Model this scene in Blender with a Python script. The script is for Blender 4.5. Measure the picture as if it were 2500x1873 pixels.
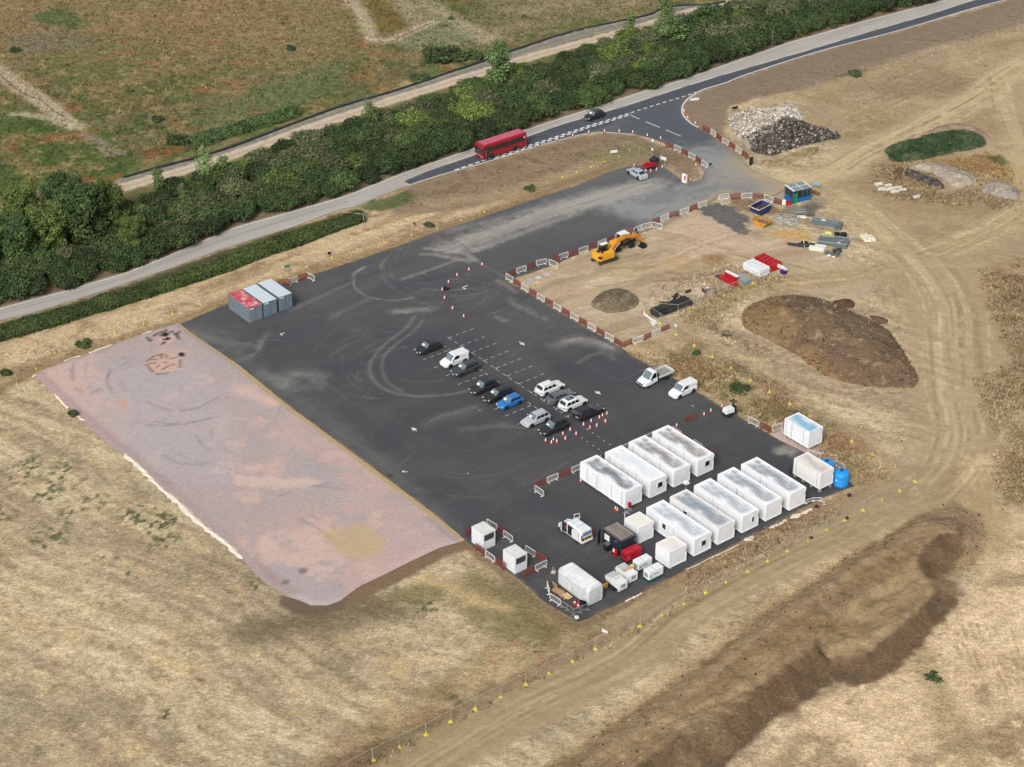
import bpy, bmesh, math, random
import numpy as np
from mathutils import Vector, Matrix, Euler

for o in list(bpy.data.objects): bpy.data.objects.remove(o)
SC = bpy.context.scene
COL = SC.collection
R = math.radians
random.seed(7)

# ---------------------------------------------------------------- camera
F_PX, PITCH, ROLL, CAM_H = 5054.0, R(31.123), 0.007, 159.2
cd = bpy.data.cameras.new("camera"); cam = bpy.data.objects.new("camera", cd); COL.objects.link(cam)
cd.sensor_width = 36; cd.lens = 36*F_PX/2500; cd.clip_end = 6000; cd.clip_start = 5
cam.matrix_world = Matrix.Translation((0, 0, CAM_H)) @ Euler((R(90)-PITCH, 0, 0)).to_matrix().to_4x4() @ Matrix.Rotation(ROLL, 4, 'Z')
SC.camera = cam
# ---------------------------------------------------------------- sky and sun (bright overcast day)
SUN_EL, SUN_AZ = R(40), R(-158)         # azimuth from +Y towards +X; soft light from behind and left of the camera
w = bpy.data.worlds.new("World"); SC.world = w; w.use_nodes = True
nt = w.node_tree; bg = nt.nodes["Background"]
sky = nt.nodes.new("ShaderNodeTexSky"); sky.sky_type = 'NISHITA'; sky.sun_disc = False
sky.sun_elevation = SUN_EL; sky.sun_rotation = SUN_AZ; sky.dust_density = 4; sky.air_density = 1.0
hs = nt.nodes.new("ShaderNodeHueSaturation"); hs.inputs['Saturation'].default_value = 0.22
nt.links.new(sky.outputs[0], hs.inputs['Color']); nt.links.new(hs.outputs[0], bg.inputs[0]); bg.inputs[1].default_value = 0.12
sl = bpy.data.lights.new("sun", 'SUN'); sl.energy = 1.5; sl.angle = R(18); sl.color = (1, .965, .91)
so = bpy.data.objects.new("sun", sl); COL.objects.link(so)
sd = Vector((math.sin(SUN_AZ)*math.cos(SUN_EL), math.cos(SUN_AZ)*math.cos(SUN_EL), math.sin(SUN_EL)))
so.rotation_euler = sd.to_track_quat('Z', 'Y').to_euler(); so.location = (-60, 200, 120)
SC.view_settings.view_transform = 'Standard'; SC.view_settings.look = 'None'
SC.view_settings.exposure = 0.35; SC.view_settings.gamma = 1.0
SC.render.engine = 'CYCLES'
SC.cycles.max_bounces = 5; SC.cycles.diffuse_bounces = 2; SC.cycles.transparent_max_bounces = 8

# ---------------------------------------------------------------- survey: photo measurements -> places on the ground
REG = {1:(0,0,2.63),2:(830,0,2.63),3:(1660,0,2.63),4:(0,620,2.63),5:(830,620,2.63),6:(1660,620,2.63),7:(0,1243,2.63),8:(830,1243,2.63),9:(1660,1243,2.63),
 'A':(1120,1220,5.5225),'B':(1300,1200,5.5225),'C':(1600,1020,4.418),'D':(1390,1020,5.5225),'E':(980,800,4.248),'F':(1500,870,4.254),'H':(520,640,7.373),
 'I':(1400,520,9.204),'J':(1500,340,8.508),'K':(1740,420,6.903),'L':(1880,540,7.9),'M':(1520,610,5.027),'N':(1140,300,12.29),'O':(2120,300,5.821),
 'P':(1720,230,5.53),'Q':(640,500,4.254),'R':(1100,560,5.53),'S':(0,860,7.373),'T':(1460,780,5.53),'U':(1840,1150,5.53),'V':(1600,200,8.285),
 'W':(300,780,11.045),'X':(1440,1320,11.045),'d':(0,0,.8848),'n':(0,0,1.0)}
def g(k, x, y, z=0.0):
    ox, oy, s = REG[k]; px = ox+x/s; py = oy+y/s
    X = px-1250; Y = py-936.5; c, s_ = math.cos(ROLL), math.sin(ROLL)
    a = X*c+Y*s_; b = -X*s_+Y*c
    cp, sp = math.cos(PITCH), math.sin(PITCH)
    ry = cp-(b/F_PX)*sp; rz = -sp-(b/F_PX)*cp; rx = a/F_PX
    t = (z-CAM_H)/rz
    return (rx*t, ry*t)
def gp(k, pts): return [g(k, x, y) for x, y in pts]
YAW = R(-51.4)                      # long axis of the cabins (pointing right and towards the camera)
DL = (math.cos(YAW), math.sin(YAW)); DW = (-DL[1], DL[0])
CYAW = YAW+R(90)                    # direction of the parking bays

# ---------------------------------------------------------------- object helpers
def link(o): COL.objects.link(o); return o
def tag(o, label=None, cat=None, group=None, kind=None):
    if label: o['label'] = label
    if cat: o['category'] = cat
    if group: o['group'] = group
    if kind: o['kind'] = kind
    return o
def empty(name, loc, yaw=0, label=None, cat=None, group=None):
    o = bpy.data.objects.new(name, None); o.empty_display_size = .3
    o.location = (loc[0], loc[1], loc[2] if len(loc) > 2 else 0); o.rotation_euler = (0, 0, yaw)
    link(o); return tag(o, label, cat, group)
def copy_tree(o, parent=None):
    c = o.copy(); COL.objects.link(c)
    if parent: c.parent = parent
    for ch in list(o.children): copy_tree(ch, c)
    return c

class MB:
    def __init__(s): s.v = []; s.f = []
    def add(s, vs, fs):
        n = len(s.v); s.v += [tuple(p) for p in vs]; s.f += [tuple(i+n for i in q) for q in fs]; return s
    def box(s, c, d, rot=None, taper=1.0):
        x, y, z = d[0]/2, d[1]/2, d[2]/2
        vs = [(-x,-y,-z),(x,-y,-z),(x,y,-z),(-x,y,-z),(-x*taper,-y*taper,z),(x*taper,-y*taper,z),(x*taper,y*taper,z),(-x*taper,y*taper,z)]
        if rot is not None:
            m = Euler(rot).to_matrix(); vs = [m@Vector(p) for p in vs]
        vs = [(p[0]+c[0], p[1]+c[1], p[2]+c[2]) for p in vs]
        return s.add(vs, [(0,3,2,1),(4,5,6,7),(0,1,5,4),(1,2,6,5),(2,3,7,6),(3,0,4,7)])
    def cyl(s, a, b, r, n=12, r2=None, caps=True):
        a = Vector(a); b = Vector(b); r2 = r if r2 is None else r2
        d = (b-a).normalized(); u = d.orthogonal().normalized(); w_ = d.cross(u)
        vs = []
        for p, rr in ((a, r), (b, r2)):
            for i in range(n):
                t = 2*math.pi*i/n; vs.append(p+(u*math.cos(t)+w_*math.sin(t))*rr)
        fs = [(i, (i+1) % n, n+(i+1) % n, n+i) for i in range(n)]
        if caps: fs += [tuple(range(n-1, -1, -1)), tuple(range(n, 2*n))]
        return s.add(vs, fs)
    def tube(s, pts, r, n=6):
        for a, b in zip(pts[:-1], pts[1:]): s.cyl(a, b, r, n)
        return s
    def lathe(s, prof, c=(0,0,0), n=20):
        vs = []
        for r_, z in prof:
            for i in range(n):
                t = 2*math.pi*i/n; vs.append((c[0]+r_*math.cos(t), c[1]+r_*math.sin(t), c[2]+z))
        fs = [(k*n+i, k*n+(i+1) % n, (k+1)*n+(i+1) % n, (k+1)*n+i) for k in range(len(prof)-1) for i in range(n)]
        fs += [tuple(range(n-1, -1, -1)), tuple(range((len(prof)-1)*n, len(prof)*n))]
        return s.add(vs, fs)
    def loft(s, rings, cap=True):
        n = len(rings[0]); vs = [p for r_ in rings for p in r_]
        fs = [(k*n+i, k*n+(i+1) % n, (k+1)*n+(i+1) % n, (k+1)*n+i) for k in range(len(rings)-1) for i in range(n)]
        if cap: fs += [tuple(range(n-1, -1, -1)), tuple(range((len(rings)-1)*n, len(rings)*n))]
        return s.add(vs, fs)
    def quad(s, a, b, c, d): return s.add([a, b, c, d], [(0, 1, 2, 3)])
    def prism(s, pts, z0, z1):
        n = len(pts); vs = [(p[0], p[1], z0) for p in pts]+[(p[0], p[1], z1) for p in pts]
        fs = [(i, (i+1) % n, n+(i+1) % n, n+i) for i in range(n)]+[tuple(range(n-1, -1, -1)), tuple(range(n, 2*n))]
        return s.add(vs, fs)
    def build(s, name, mat, parent=None, smooth=False, bevel=0, seg=2):
        me = bpy.data.meshes.new(name); me.from_pydata(s.v, [], s.f); 
        bm = bmesh.new(); bm.from_mesh(me)
        bmesh.ops.recalc_face_normals(bm, faces=bm.faces)
        if bevel:
            es = [e for e in bm.edges if len(e.link_faces) == 2 and e.calc_face_angle(0) > R(35)]
            bmesh.ops.bevel(bm, geom=es, offset=bevel, segments=seg, affect='EDGES', clamp_overlap=True)
        bm.to_mesh(me); bm.free()
        if smooth: me.polygons.foreach_set('use_smooth', [True]*len(me.polygons))
        if mat: me.materials.append(mat)
        o = bpy.data.objects.new(name, me); link(o)
        if parent: o.parent = parent
        return o

# ---------------------------------------------------------------- materials
def lin(c):
    return tuple(((v/255)/12.92 if v/255 <= .04045 else ((v/255+.055)/1.055)**2.4) for v in c)
ALB = 0.86
def node(nt, t, **k):
    n = nt.nodes.new(t)
    for a, b in k.items():
        if hasattr(n, a): setattr(n, a, b)
    return n
MATS = {}
def mat(name, c, rough=.6, metal=0, var=.12, scale=2.0, dirt=None, dirt_amt=0, coat=0, alpha=1, spec=.5):
    """painted / plastic / stone surface: base colour broken up by noise and patchy dirt"""
    if name in MATS: return MATS[name]
    m = bpy.data.materials.new(name); m.use_nodes = True; nt = m.node_tree; b = nt.nodes['Principled BSDF']
    base = [v*ALB for v in lin(c)]
    tc = node(nt, 'ShaderNodeTexCoord'); nz = node(nt, 'ShaderNodeTexNoise'); nz.inputs['Scale'].default_value = scale; nz.inputs['Detail'].default_value = 4
    nt.links.new(tc.outputs['Object'], nz.inputs['Vector'])
    mr = node(nt, 'ShaderNodeMapRange'); mr.inputs[1].default_value = .3; mr.inputs[2].default_value = .7
    mr.inputs[3].default_value = 1-var; mr.inputs[4].default_value = 1+var*.6
    nt.links.new(nz.outputs[0], mr.inputs[0])
    mx = node(nt, 'ShaderNodeVectorMath', operation='SCALE'); mx.inputs[0].default_value = base
    nt.links.new(mr.outputs[0], mx.inputs['Scale'])
    out = mx.outputs[0]
    if dirt:
        n2 = node(nt, 'ShaderNodeTexNoise'); n2.inputs['Scale'].default_value = scale*.6; n2.inputs['Detail'].default_value = 6; n2.inputs['Roughness'].default_value = .65
        nt.links.new(tc.outputs['Object'], n2.inputs['Vector'])
        m2 = node(nt, 'ShaderNodeMapRange'); m2.inputs[1].default_value = .45; m2.inputs[2].default_value = .72; m2.inputs[4].default_value = dirt_amt
        nt.links.new(n2.outputs[0], m2.inputs[0])
        mc = node(nt, 'ShaderNodeMix', data_type='RGBA'); nt.links.new(m2.outputs[0], mc.inputs[0])
        nt.links.new(out, mc.inputs[6]); mc.inputs[7].default_value = (*[v*ALB for v in lin(dirt)], 1)
        out = mc.outputs[2]
    nt.links.new(out, b.inputs['Base Color'])
    b.inputs['Roughness'].default_value = rough; b.inputs['Metallic'].default_value = metal
    b.inputs['Coat Weight'].default_value = coat; b.inputs['Coat Roughness'].default_value = .08
    b.inputs['Specular IOR Level'].default_value = spec
    if alpha < 1: b.inputs['Alpha'].default_value = alpha
    MATS[name] = m; return m
def attr_mat(name, rough=.95, fine=((5.5, .22), (1.6, .14)), bump=.0, objrand=0, spec=.2, stretch=None, speck=None):
    """surface whose colour comes from the mesh's own colour layer, broken up by fine noise"""
    m = bpy.data.materials.new(name); m.use_nodes = True; nt = m.node_tree; b = nt.nodes['Principled BSDF']
    at = node(nt, 'ShaderNodeAttribute', attribute_name='tint'); geo = node(nt, 'ShaderNodeTexCoord')
    src = geo.outputs['Object']
    out = at.outputs['Color']; last = None
    for sc_, am in fine:
        v = src
        if stretch:
            mp = node(nt, 'ShaderNodeMapping'); mp.inputs['Rotation'].default_value = (0, 0, stretch[0]); mp.inputs['Scale'].default_value = (stretch[1], 1, 1)
            nt.links.new(src, mp.inputs[0]); v = mp.outputs[0]
        nz = node(nt, 'ShaderNodeTexNoise'); nz.inputs['Scale'].default_value = sc_; nz.inputs['Detail'].default_value = 3; nz.inputs['Roughness'].default_value = .65
        nt.links.new(v, nz.inputs['Vector'])
        mr = node(nt, 'ShaderNodeMapRange'); mr.inputs[1].default_value = .34; mr.inputs[2].default_value = .66
        mr.inputs[3].default_value = 1-am; mr.inputs[4].default_value = 1+am
        nt.links.new(nz.outputs[0], mr.inputs[0]); last = nz
        am_at = mr.outputs[0]
        if not objrand:
            # roughness of the cover (vertex alpha) scales how strongly it is broken up
            mm = node(nt, 'ShaderNodeMix', data_type='FLOAT'); nt.links.new(at.outputs['Alpha'], mm.inputs[0]); mm.inputs[2].default_value = 1
            nt.links.new(mr.outputs[0], mm.inputs[3]); am_at = mm.outputs[0]
        mx = node(nt, 'ShaderNodeVectorMath', operation='SCALE'); nt.links.new(out, mx.inputs[0]); nt.links.new(am_at, mx.inputs['Scale']); out = mx.outputs[0]
    if objrand:
        oi = node(nt, 'ShaderNodeObjectInfo'); mr = node(nt, 'ShaderNodeMapRange'); mr.inputs[3].default_value = 1-objrand; mr.inputs[4].default_value = 1+objrand
        nt.links.new(oi.outputs['Random'], mr.inputs[0])
        mx = node(nt, 'ShaderNodeVectorMath', operation='SCALE'); nt.links.new(out, mx.inputs[0]); nt.links.new(mr.outputs[0], mx.inputs['Scale']); out = mx.outputs[0]
    nt.links.new(out, b.inputs['Base Color']); b.inputs['Roughness'].default_value = rough; b.inputs['Specular IOR Level'].default_value = spec
    if bump and last:
        bp = node(nt, 'ShaderNodeBump'); bp.inputs['Strength'].default_value = bump; bp.inputs['Distance'].default_value = .25
        nt.links.new(last.outputs[0], bp.inputs['Height']); nt.links.new(bp.outputs[0], b.inputs['Normal'])
    return m
def set_tint(me, rgb, a=None):
    n = len(me.vertices); arr = np.ones((n, 4), np.float32); arr[:, :3] = rgb
    if a is not None: arr[:, 3] = a
    at = me.color_attributes.new('tint', 'FLOAT_COLOR', 'POINT'); at.data.foreach_set('color', arr.ravel())
def lin_np(c):
    c = np.clip(c, 0, 255)/255.0
    return np.where(c <= .04045, c/12.92, ((c+.055)/1.055)**2.4)*ALB

# ---------------------------------------------------------------- numpy noise and masks
_T = np.random.RandomState(3).rand(8, 256, 256)
def vn(x, y, s, seed=0):
    x = np.asarray(x)/s+seed*17.3+500; y = np.asarray(y)/s+seed*9.1+500
    xi = np.floor(x).astype(int); yi = np.floor(y).astype(int); fx = x-xi; fy = y-yi
    fx = fx*fx*(3-2*fx); fy = fy*fy*(3-2*fy); T = _T[seed % 8]
    a = T[xi & 255, yi & 255]; b = T[(xi+1) & 255, yi & 255]; c = T[xi & 255, (yi+1) & 255]; d = T[(xi+1) & 255, (yi+1) & 255]
    return (a*(1-fx)+b*fx)*(1-fy)+(c*(1-fx)+d*fx)*fy
def fbm(x, y, s, o=4, seed=0):
    t = 0; n = 0; a = 1
    for i in range(o):
        t = t+a*vn(x, y, s/2**i, seed+i); n += a; a *= .55
    return t/n
def rot(x, y, a): return x*math.cos(a)+y*math.sin(a), -x*math.sin(a)+y*math.cos(a)
def sst(v, a, b):
    t = np.clip((v-a)/(b-a), 0, 1); return t*t*(3-2*t)
def seg_dist(x, y, pts, closed=False):
    d = np.full(x.shape, 1e9); P = list(pts)
    if closed: P = P+[P[0]]
    for (ax, ay), (bx, by) in zip(P[:-1], P[1:]):
        dx, dy = bx-ax, by-ay; L = dx*dx+dy*dy+1e-9
        t = np.clip(((x-ax)*dx+(y-ay)*dy)/L, 0, 1)
        d = np.minimum(d, (x-ax-t*dx)**2+(y-ay-t*dy)**2)
    return np.sqrt(d)
def inside(x, y, poly):
    r = np.zeros(x.shape, bool); n = len(poly)
    for i in range(n):
        ax, ay = poly[i]; bx, by = poly[(i+1) % n]
        if ay == by: continue
        c = ((ay > y) != (by > y)) & (x < (bx-ax)*(y-ay)/(by-ay)+ax); r ^= c
    return r
def sdist(x, y, poly):
    d = seg_dist(x, y, poly, True); return np.where(inside(x, y, poly), d, -d)
def smooth_line(pts, n=6, closed=False):
    out = []; N = len(pts); rng = range(N) if closed else range(N-1)
    for i in rng:
        p0 = pts[(i-1) % N] if (closed or i > 0) else pts[0]; p1 = pts[i]; p2 = pts[(i+1) % N]; p3 = pts[(i+2) % N] if (closed or i+2 < N) else pts[-1]
        for k in range(n):
            t = k/n
            out.append(tuple(.5*((2*p1[j])+(-p0[j]+p2[j])*t+(2*p0[j]-5*p1[j]+4*p2[j]-p3[j])*t*t+(-p0[j]+3*p1[j]-3*p2[j]+p3[j])*t**3) for j in (0, 1)))
    if not closed: out.append(tuple(pts[-1]))
    return out
class Paint:
    """colour layer in sRGB 0-255 painted in world metres"""
    def __init__(s, x, y, base): s.x = x; s.y = y; s.c = np.zeros(x.shape+(3,)); s.c[:] = base; s.a = np.ones(x.shape)
    def mix(s, m, col, idx=None, a=None):
        m = np.clip(m, 0, 1)
        if idx is None:
            s.c = s.c*(1-m[:, None])+np.array(col)*m[:, None]
            if a is not None: s.a = s.a*(1-m)+a*m
        else:
            s.c[idx] = s.c[idx]*(1-m[:, None])+np.array(col)*m[:, None]
            if a is not None: s.a[idx] = s.a[idx]*(1-m)+a*m
    def _idx(s, pts, pad):
        xs = [p[0] for p in pts]; ys = [p[1] for p in pts]
        return np.nonzero((s.x > min(xs)-pad) & (s.x < max(xs)+pad) & (s.y > min(ys)-pad) & (s.y < max(ys)+pad))[0]
    def poly(s, pts, col, soft=1.0, amt=1.0, rag=0.0, ragm=1.5, a=None, brk=None):
        pad = soft+rag; i = s._idx(pts, pad)
        if len(i) == 0: return
        x = s.x[i]; y = s.y[i]; d = sdist(x, y, pts)
        if rag: d = d+(fbm(x, y, ragm, 4, 2)-.5)*2*rag
        m = sst(d, -soft/2, soft/2)*amt
        if brk: m = m*sst(fbm(x, y, brk[0], 4, 5), brk[1], brk[1]+.15)
        s.mix(m, col, i, a)
    def line(s, pts, w_, col, soft=.5, amt=1.0, rag=0.0, ragm=1.5, a=None, brk=None):
        pad = w_+soft+rag; i = s._idx(pts, pad)
        if len(i) == 0: return
        x = s.x[i]; y = s.y[i]; d = seg_dist(x, y, pts)
        if rag: d = d+(fbm(x, y, ragm, 3, 3)-.5)*2*rag
        m = (1-sst(d, w_/2-soft/2, w_/2+soft/2))*amt
        if brk: m = m*sst(fbm(x, y, brk[0], 4, 6), brk[1], brk[1]+.2)
        s.mix(m, col, i, a)
def grid_mesh(name, xs, ys, zfn, colfn, mat_, keep=None):
    X, Y = np.meshgrid(xs, ys); nx, ny = len(xs), len(ys); x = X.ravel(); y = Y.ravel()
    z = zfn(x, y); V = np.stack([x, y, z], 1)
    i = np.arange((ny-1)*(nx-1)); r_, c_ = i//(nx-1), i % (nx-1); a = r_*nx+c_
    F = np.stack([a, a+1, a+nx+1, a+nx], 1)
    me = bpy.data.meshes.new(name)
    me.vertices.add(len(V)); me.vertices.foreach_set('co', V.ravel().astype(np.float32))
    me.loops.add(F.size); me.loops.foreach_set('vertex_index', F.ravel().astype(np.int32))
    me.polygons.add(len(F)); me.polygons.foreach_set('loop_start', np.arange(0, F.size, 4, dtype=np.int32)); me.polygons.foreach_set('loop_total', np.full(len(F), 4, np.int32))
    me.polygons.foreach_set('use_smooth', np.ones(len(F), bool)); me.update()
    rgb, al = colfn(x, y); set_tint(me, lin_np(rgb), al)
    me.materials.append(mat_); o = bpy.data.objects.new(name, me); return link(o)
def sheet(name, poly, sp, zfn, colfn, mat_, origin=None, parent=None, spy=None):
    """area cut to the outline: grid cells inside, rim vertices pulled onto the outline"""
    spy = spy or sp
    xs = np.arange(min(p[0] for p in poly)-sp, max(p[0] for p in poly)+2*sp, sp); ys = np.arange(min(p[1] for p in poly)-spy, max(p[1] for p in poly)+2*spy, spy)
    nx, ny = len(xs), len(ys); X, Y = np.meshgrid(xs, ys); x = X.ravel().copy(); y = Y.ravel().copy()
    i = np.arange((ny-1)*(nx-1)); a = (i//(nx-1))*nx+i % (nx-1)
    cx = x[a]+sp/2; cy = y[a]+spy/2; k = inside(cx, cy, poly); a = a[k]
    F = np.stack([a, a+1, a+nx+1, a+nx], 1)
    used, inv = np.unique(F.ravel(), return_inverse=True); F = inv.reshape(-1, 4); x = x[used]; y = y[used]
    cnt = np.bincount(F.ravel(), minlength=len(x)); rim = np.nonzero(cnt < 4)[0]
    # pull rim vertices to the nearest outline point
    bx = x[rim].copy(); by = y[rim].copy(); best = np.full(len(rim), 1e9); nxp = bx.copy(); nyp = by.copy(); P = list(poly)+[poly[0]]
    for (ax, ay), (qx, qy) in zip(P[:-1], P[1:]):
        dx, dy = qx-ax, qy-ay; L = dx*dx+dy*dy+1e-9; t = np.clip(((bx-ax)*dx+(by-ay)*dy)/L, 0, 1)
        px_, py_ = ax+t*dx, ay+t*dy; d = (bx-px_)**2+(by-py_)**2; m = d < best
        best[m] = d[m]; nxp[m] = px_[m]; nyp[m] = py_[m]
    x[rim] = nxp; y[rim] = nyp
    d = seg_dist(x, y, poly, True); d[rim] = 0
    z = zfn(x, y, d); rgb, al = colfn(x, y, d)
    ox, oy = origin or (0, 0)
    V = np.stack([x-ox, y-oy, z], 1)
    me = bpy.data.meshes.new(name); me.vertices.add(len(V)); me.vertices.foreach_set('co', V.ravel().astype(np.float32))
    me.loops.add(F.size); me.loops.foreach_set('vertex_index', F.ravel().astype(np.int32))
    me.polygons.add(len(F)); me.polygons.foreach_set('loop_start', np.arange(0, F.size, 4, dtype=np.int32)); me.polygons.foreach_set('loop_total', np.full(len(F), 4, np.int32))
    me.polygons.foreach_set('use_smooth', np.ones(len(F), bool)); me.update(calc_edges=True)
    set_tint(me, lin_np(rgb), al); me.materials.append(mat_)
    o = bpy.data.objects.new(name, me); link(o)
    if origin: o.location = (ox, oy, 0)
    if parent: o.parent = parent
    return o

ORD = ['first','second','third','fourth','fifth','sixth','seventh','eighth','ninth','tenth']+[f'{i}th' for i in range(11, 200)]
for i in range(10, 200):
    if (i+1) % 10 in (1, 2, 3) and (i+1) % 100 not in (11, 12, 13): ORD[i] = f"{i+1}{['st','nd','rd'][(i+1) % 10-1]}"
# ================================================================ THE SETTING
Z9 = lambda z: (lambda pts: [g(9, x, y, z) for x, y in pts])
# raised spoil bank at the lower right
BANK_H, BENCH_H = 1.9, 1.0
TA = Z9(BANK_H)([(-1500,2500),(-700,1950),(0,1460),(180,1400),(430,1210),(850,890),(1000,700),(1200,560),(1480,400),(1560,230),(1680,165),(1770,165),(1760,120),(1600,110),(1400,250),(1100,410),(860,580),(640,730),(450,860),(200,1090),(0,1230),(-700,1730),(-1500,2280)])
BA = Z9(0)([(-1500,2090),(-700,1560),(0,1080),(200,950),(450,720),(640,600),(860,460),(1100,300),(1350,160),(1560,20),(1760,-40),(1930,40),(1980,200),(1890,360),(1700,450),(1600,490),(1450,540),(1200,680),(1000,830),(900,920),(1030,1000),(880,1160),(620,1300),(430,1480),(250,1657),(-200,1950),(-1500,2900)])
TB = Z9(BENCH_H)([(880,900),(1170,960),(1500,680),(1640,520),(1600,470),(1500,390),(1200,560),(1000,700)])
BB = Z9(0)([(850,900),(1000,1010),(1100,1100),(1250,1070),(1400,990),(1560,830),(1700,660),(1800,570),(1780,480),(1600,400),(1200,560),(1000,720)])
def terrace(x, y, top, base, h):
    z = np.zeros(x.shape); xs = [p[0] for p in base]; ys = [p[1] for p in base]
    i = np.nonzero((x > min(xs)) & (x < max(xs)) & (y > min(ys)) & (y < max(ys)))[0]
    if len(i) == 0: return z
    a = sdist(x[i], y[i], top); b = sdist(x[i], y[i], base)
    t = np.where(b <= 0, 0, np.where(a >= 0, 1, b/(np.maximum(b, 1e-6)+np.maximum(-a, 0))))
    z[i] = h*t*t*(3-2*t); return z

PARK = gp('n', [(441,791),(600,722),(760,672),(887,630),(982,597),(1077,563),(1172,532),(1248,506),(1324,479),(1400,456),(1438,440),(1476,424),(1510,412),(1547,405),(1612,403),(1634,416),(1676,449),(1712,438),(1719,420),(1695,389),(1653,368),(1625,352),
  (1590,338),(1552,329),(1514,325),(1476,323),(1438,325),(1400,333),(1313,357),(1191,395),(1081,426),(1001,451),(986,443),(1040,420),(1134,388),(1279,338),(1374,304),(1530,259),(1670,213),(1751,188),(1854,158),(1972,124),(2116,80),(2257,40),(2382,0),(2520,-46),(2570,-34),(2462,0),(2382,19),(2192,76),(2002,125),(1812,186),(1781,200),(1721,217),
  (1703,225),(1684,237),(1672,248),(1666,258),(1664,268),(1666,280),(1677,293),(1690,304),(1705,312),(1733,328),(1757,350),(1793,375),(1817,393),(1830,410),(1856,424),(1884,436),(1902,441),(1930,452),(1921,462),(1906,470),(1890,478),(1873,481),(1808,473),(1757,478),(1735,494),(1706,508),(1684,516),(1616,553),(1514,584),(1441,607),(1356,646),(1238,686),
  (1514,849),(1552,875),(1594,898),(1653,929),(1704,959),(1747,985),(1801,1016),(1829,1032),(1876,1060),(1912,1080),(1972,1107),(2087,1187),(1996,1221),(1917,1264),(1878,1287),(1817,1316),(1736,1359),(1675,1391),(1526,1467),(1412,1520),(1324,1467),(1267,1414),(1229,1391),(1172,1349),(1136,1318),(1054,1250),(840,1089),(703,989),(586,894),(464,810)])
PAD = gp('n', [(437,789),(430,791),(365,810),(280,840),(170,880),(87,910),(85,918),(133,964),(183,1012),(266,1088),(316,1122),(380,1183),(445,1236),(548,1319),(597,1372),(643,1422),(703,1458),(730,1466),(760,1479),(799,1479),(830,1468),(876,1433),(925,1410),(1001,1372),(1073,1338),(1136,1320),(1054,1252),(840,1091),(703,991),(586,896),(464,812)])
RF = [(-160,800),(0,751),(152,711),(304,666),(395,630),(570,555),(840,479),(982,422),(1168,357),(1279,317),(1400,278),(1552,228),(1660,196),(1774,156),(1926,103),(2116,49),(2306,0),(2480,-50)]
RN = [(-160,832),(0,783),(76,766),(250,712),(420,655),(532,612),(700,560),(830,511),(864,506),(1001,451),(1040,422),(1134,388.5),(1279,338.5),(1374,304.5),(1530,259.5),(1670,213.5),(1751,188.5),(1854,158.5),(1972,124.5),(2116,80.5),(2257,40.5),(2382,.5),(2520,-45.5)]
ROAD = gp('n', RF)+gp('n', RN)[::-1]
rf, rn = gp('n', RF), gp('n', RN)
TRACK = gp('n', [(-120,590),(100,522),(278,466),(430,424),(563,384),(700,336),(840,287),(944,252),(1060,216),(1172,181),(1305,139),(1476,93),(1590,62),(1660,38),(1800,5),(1950,-45)])
PIPE = gp('n', [(304,437),(380,415),(468,392),(570,361),(722,304),(830,264),(944,232),(1020,207),(1176,154),(1267,122),(1400,80),(1526,53),(1590,38),(1617,23),(1670,16),(1728,15),(1770,8)])

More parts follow.
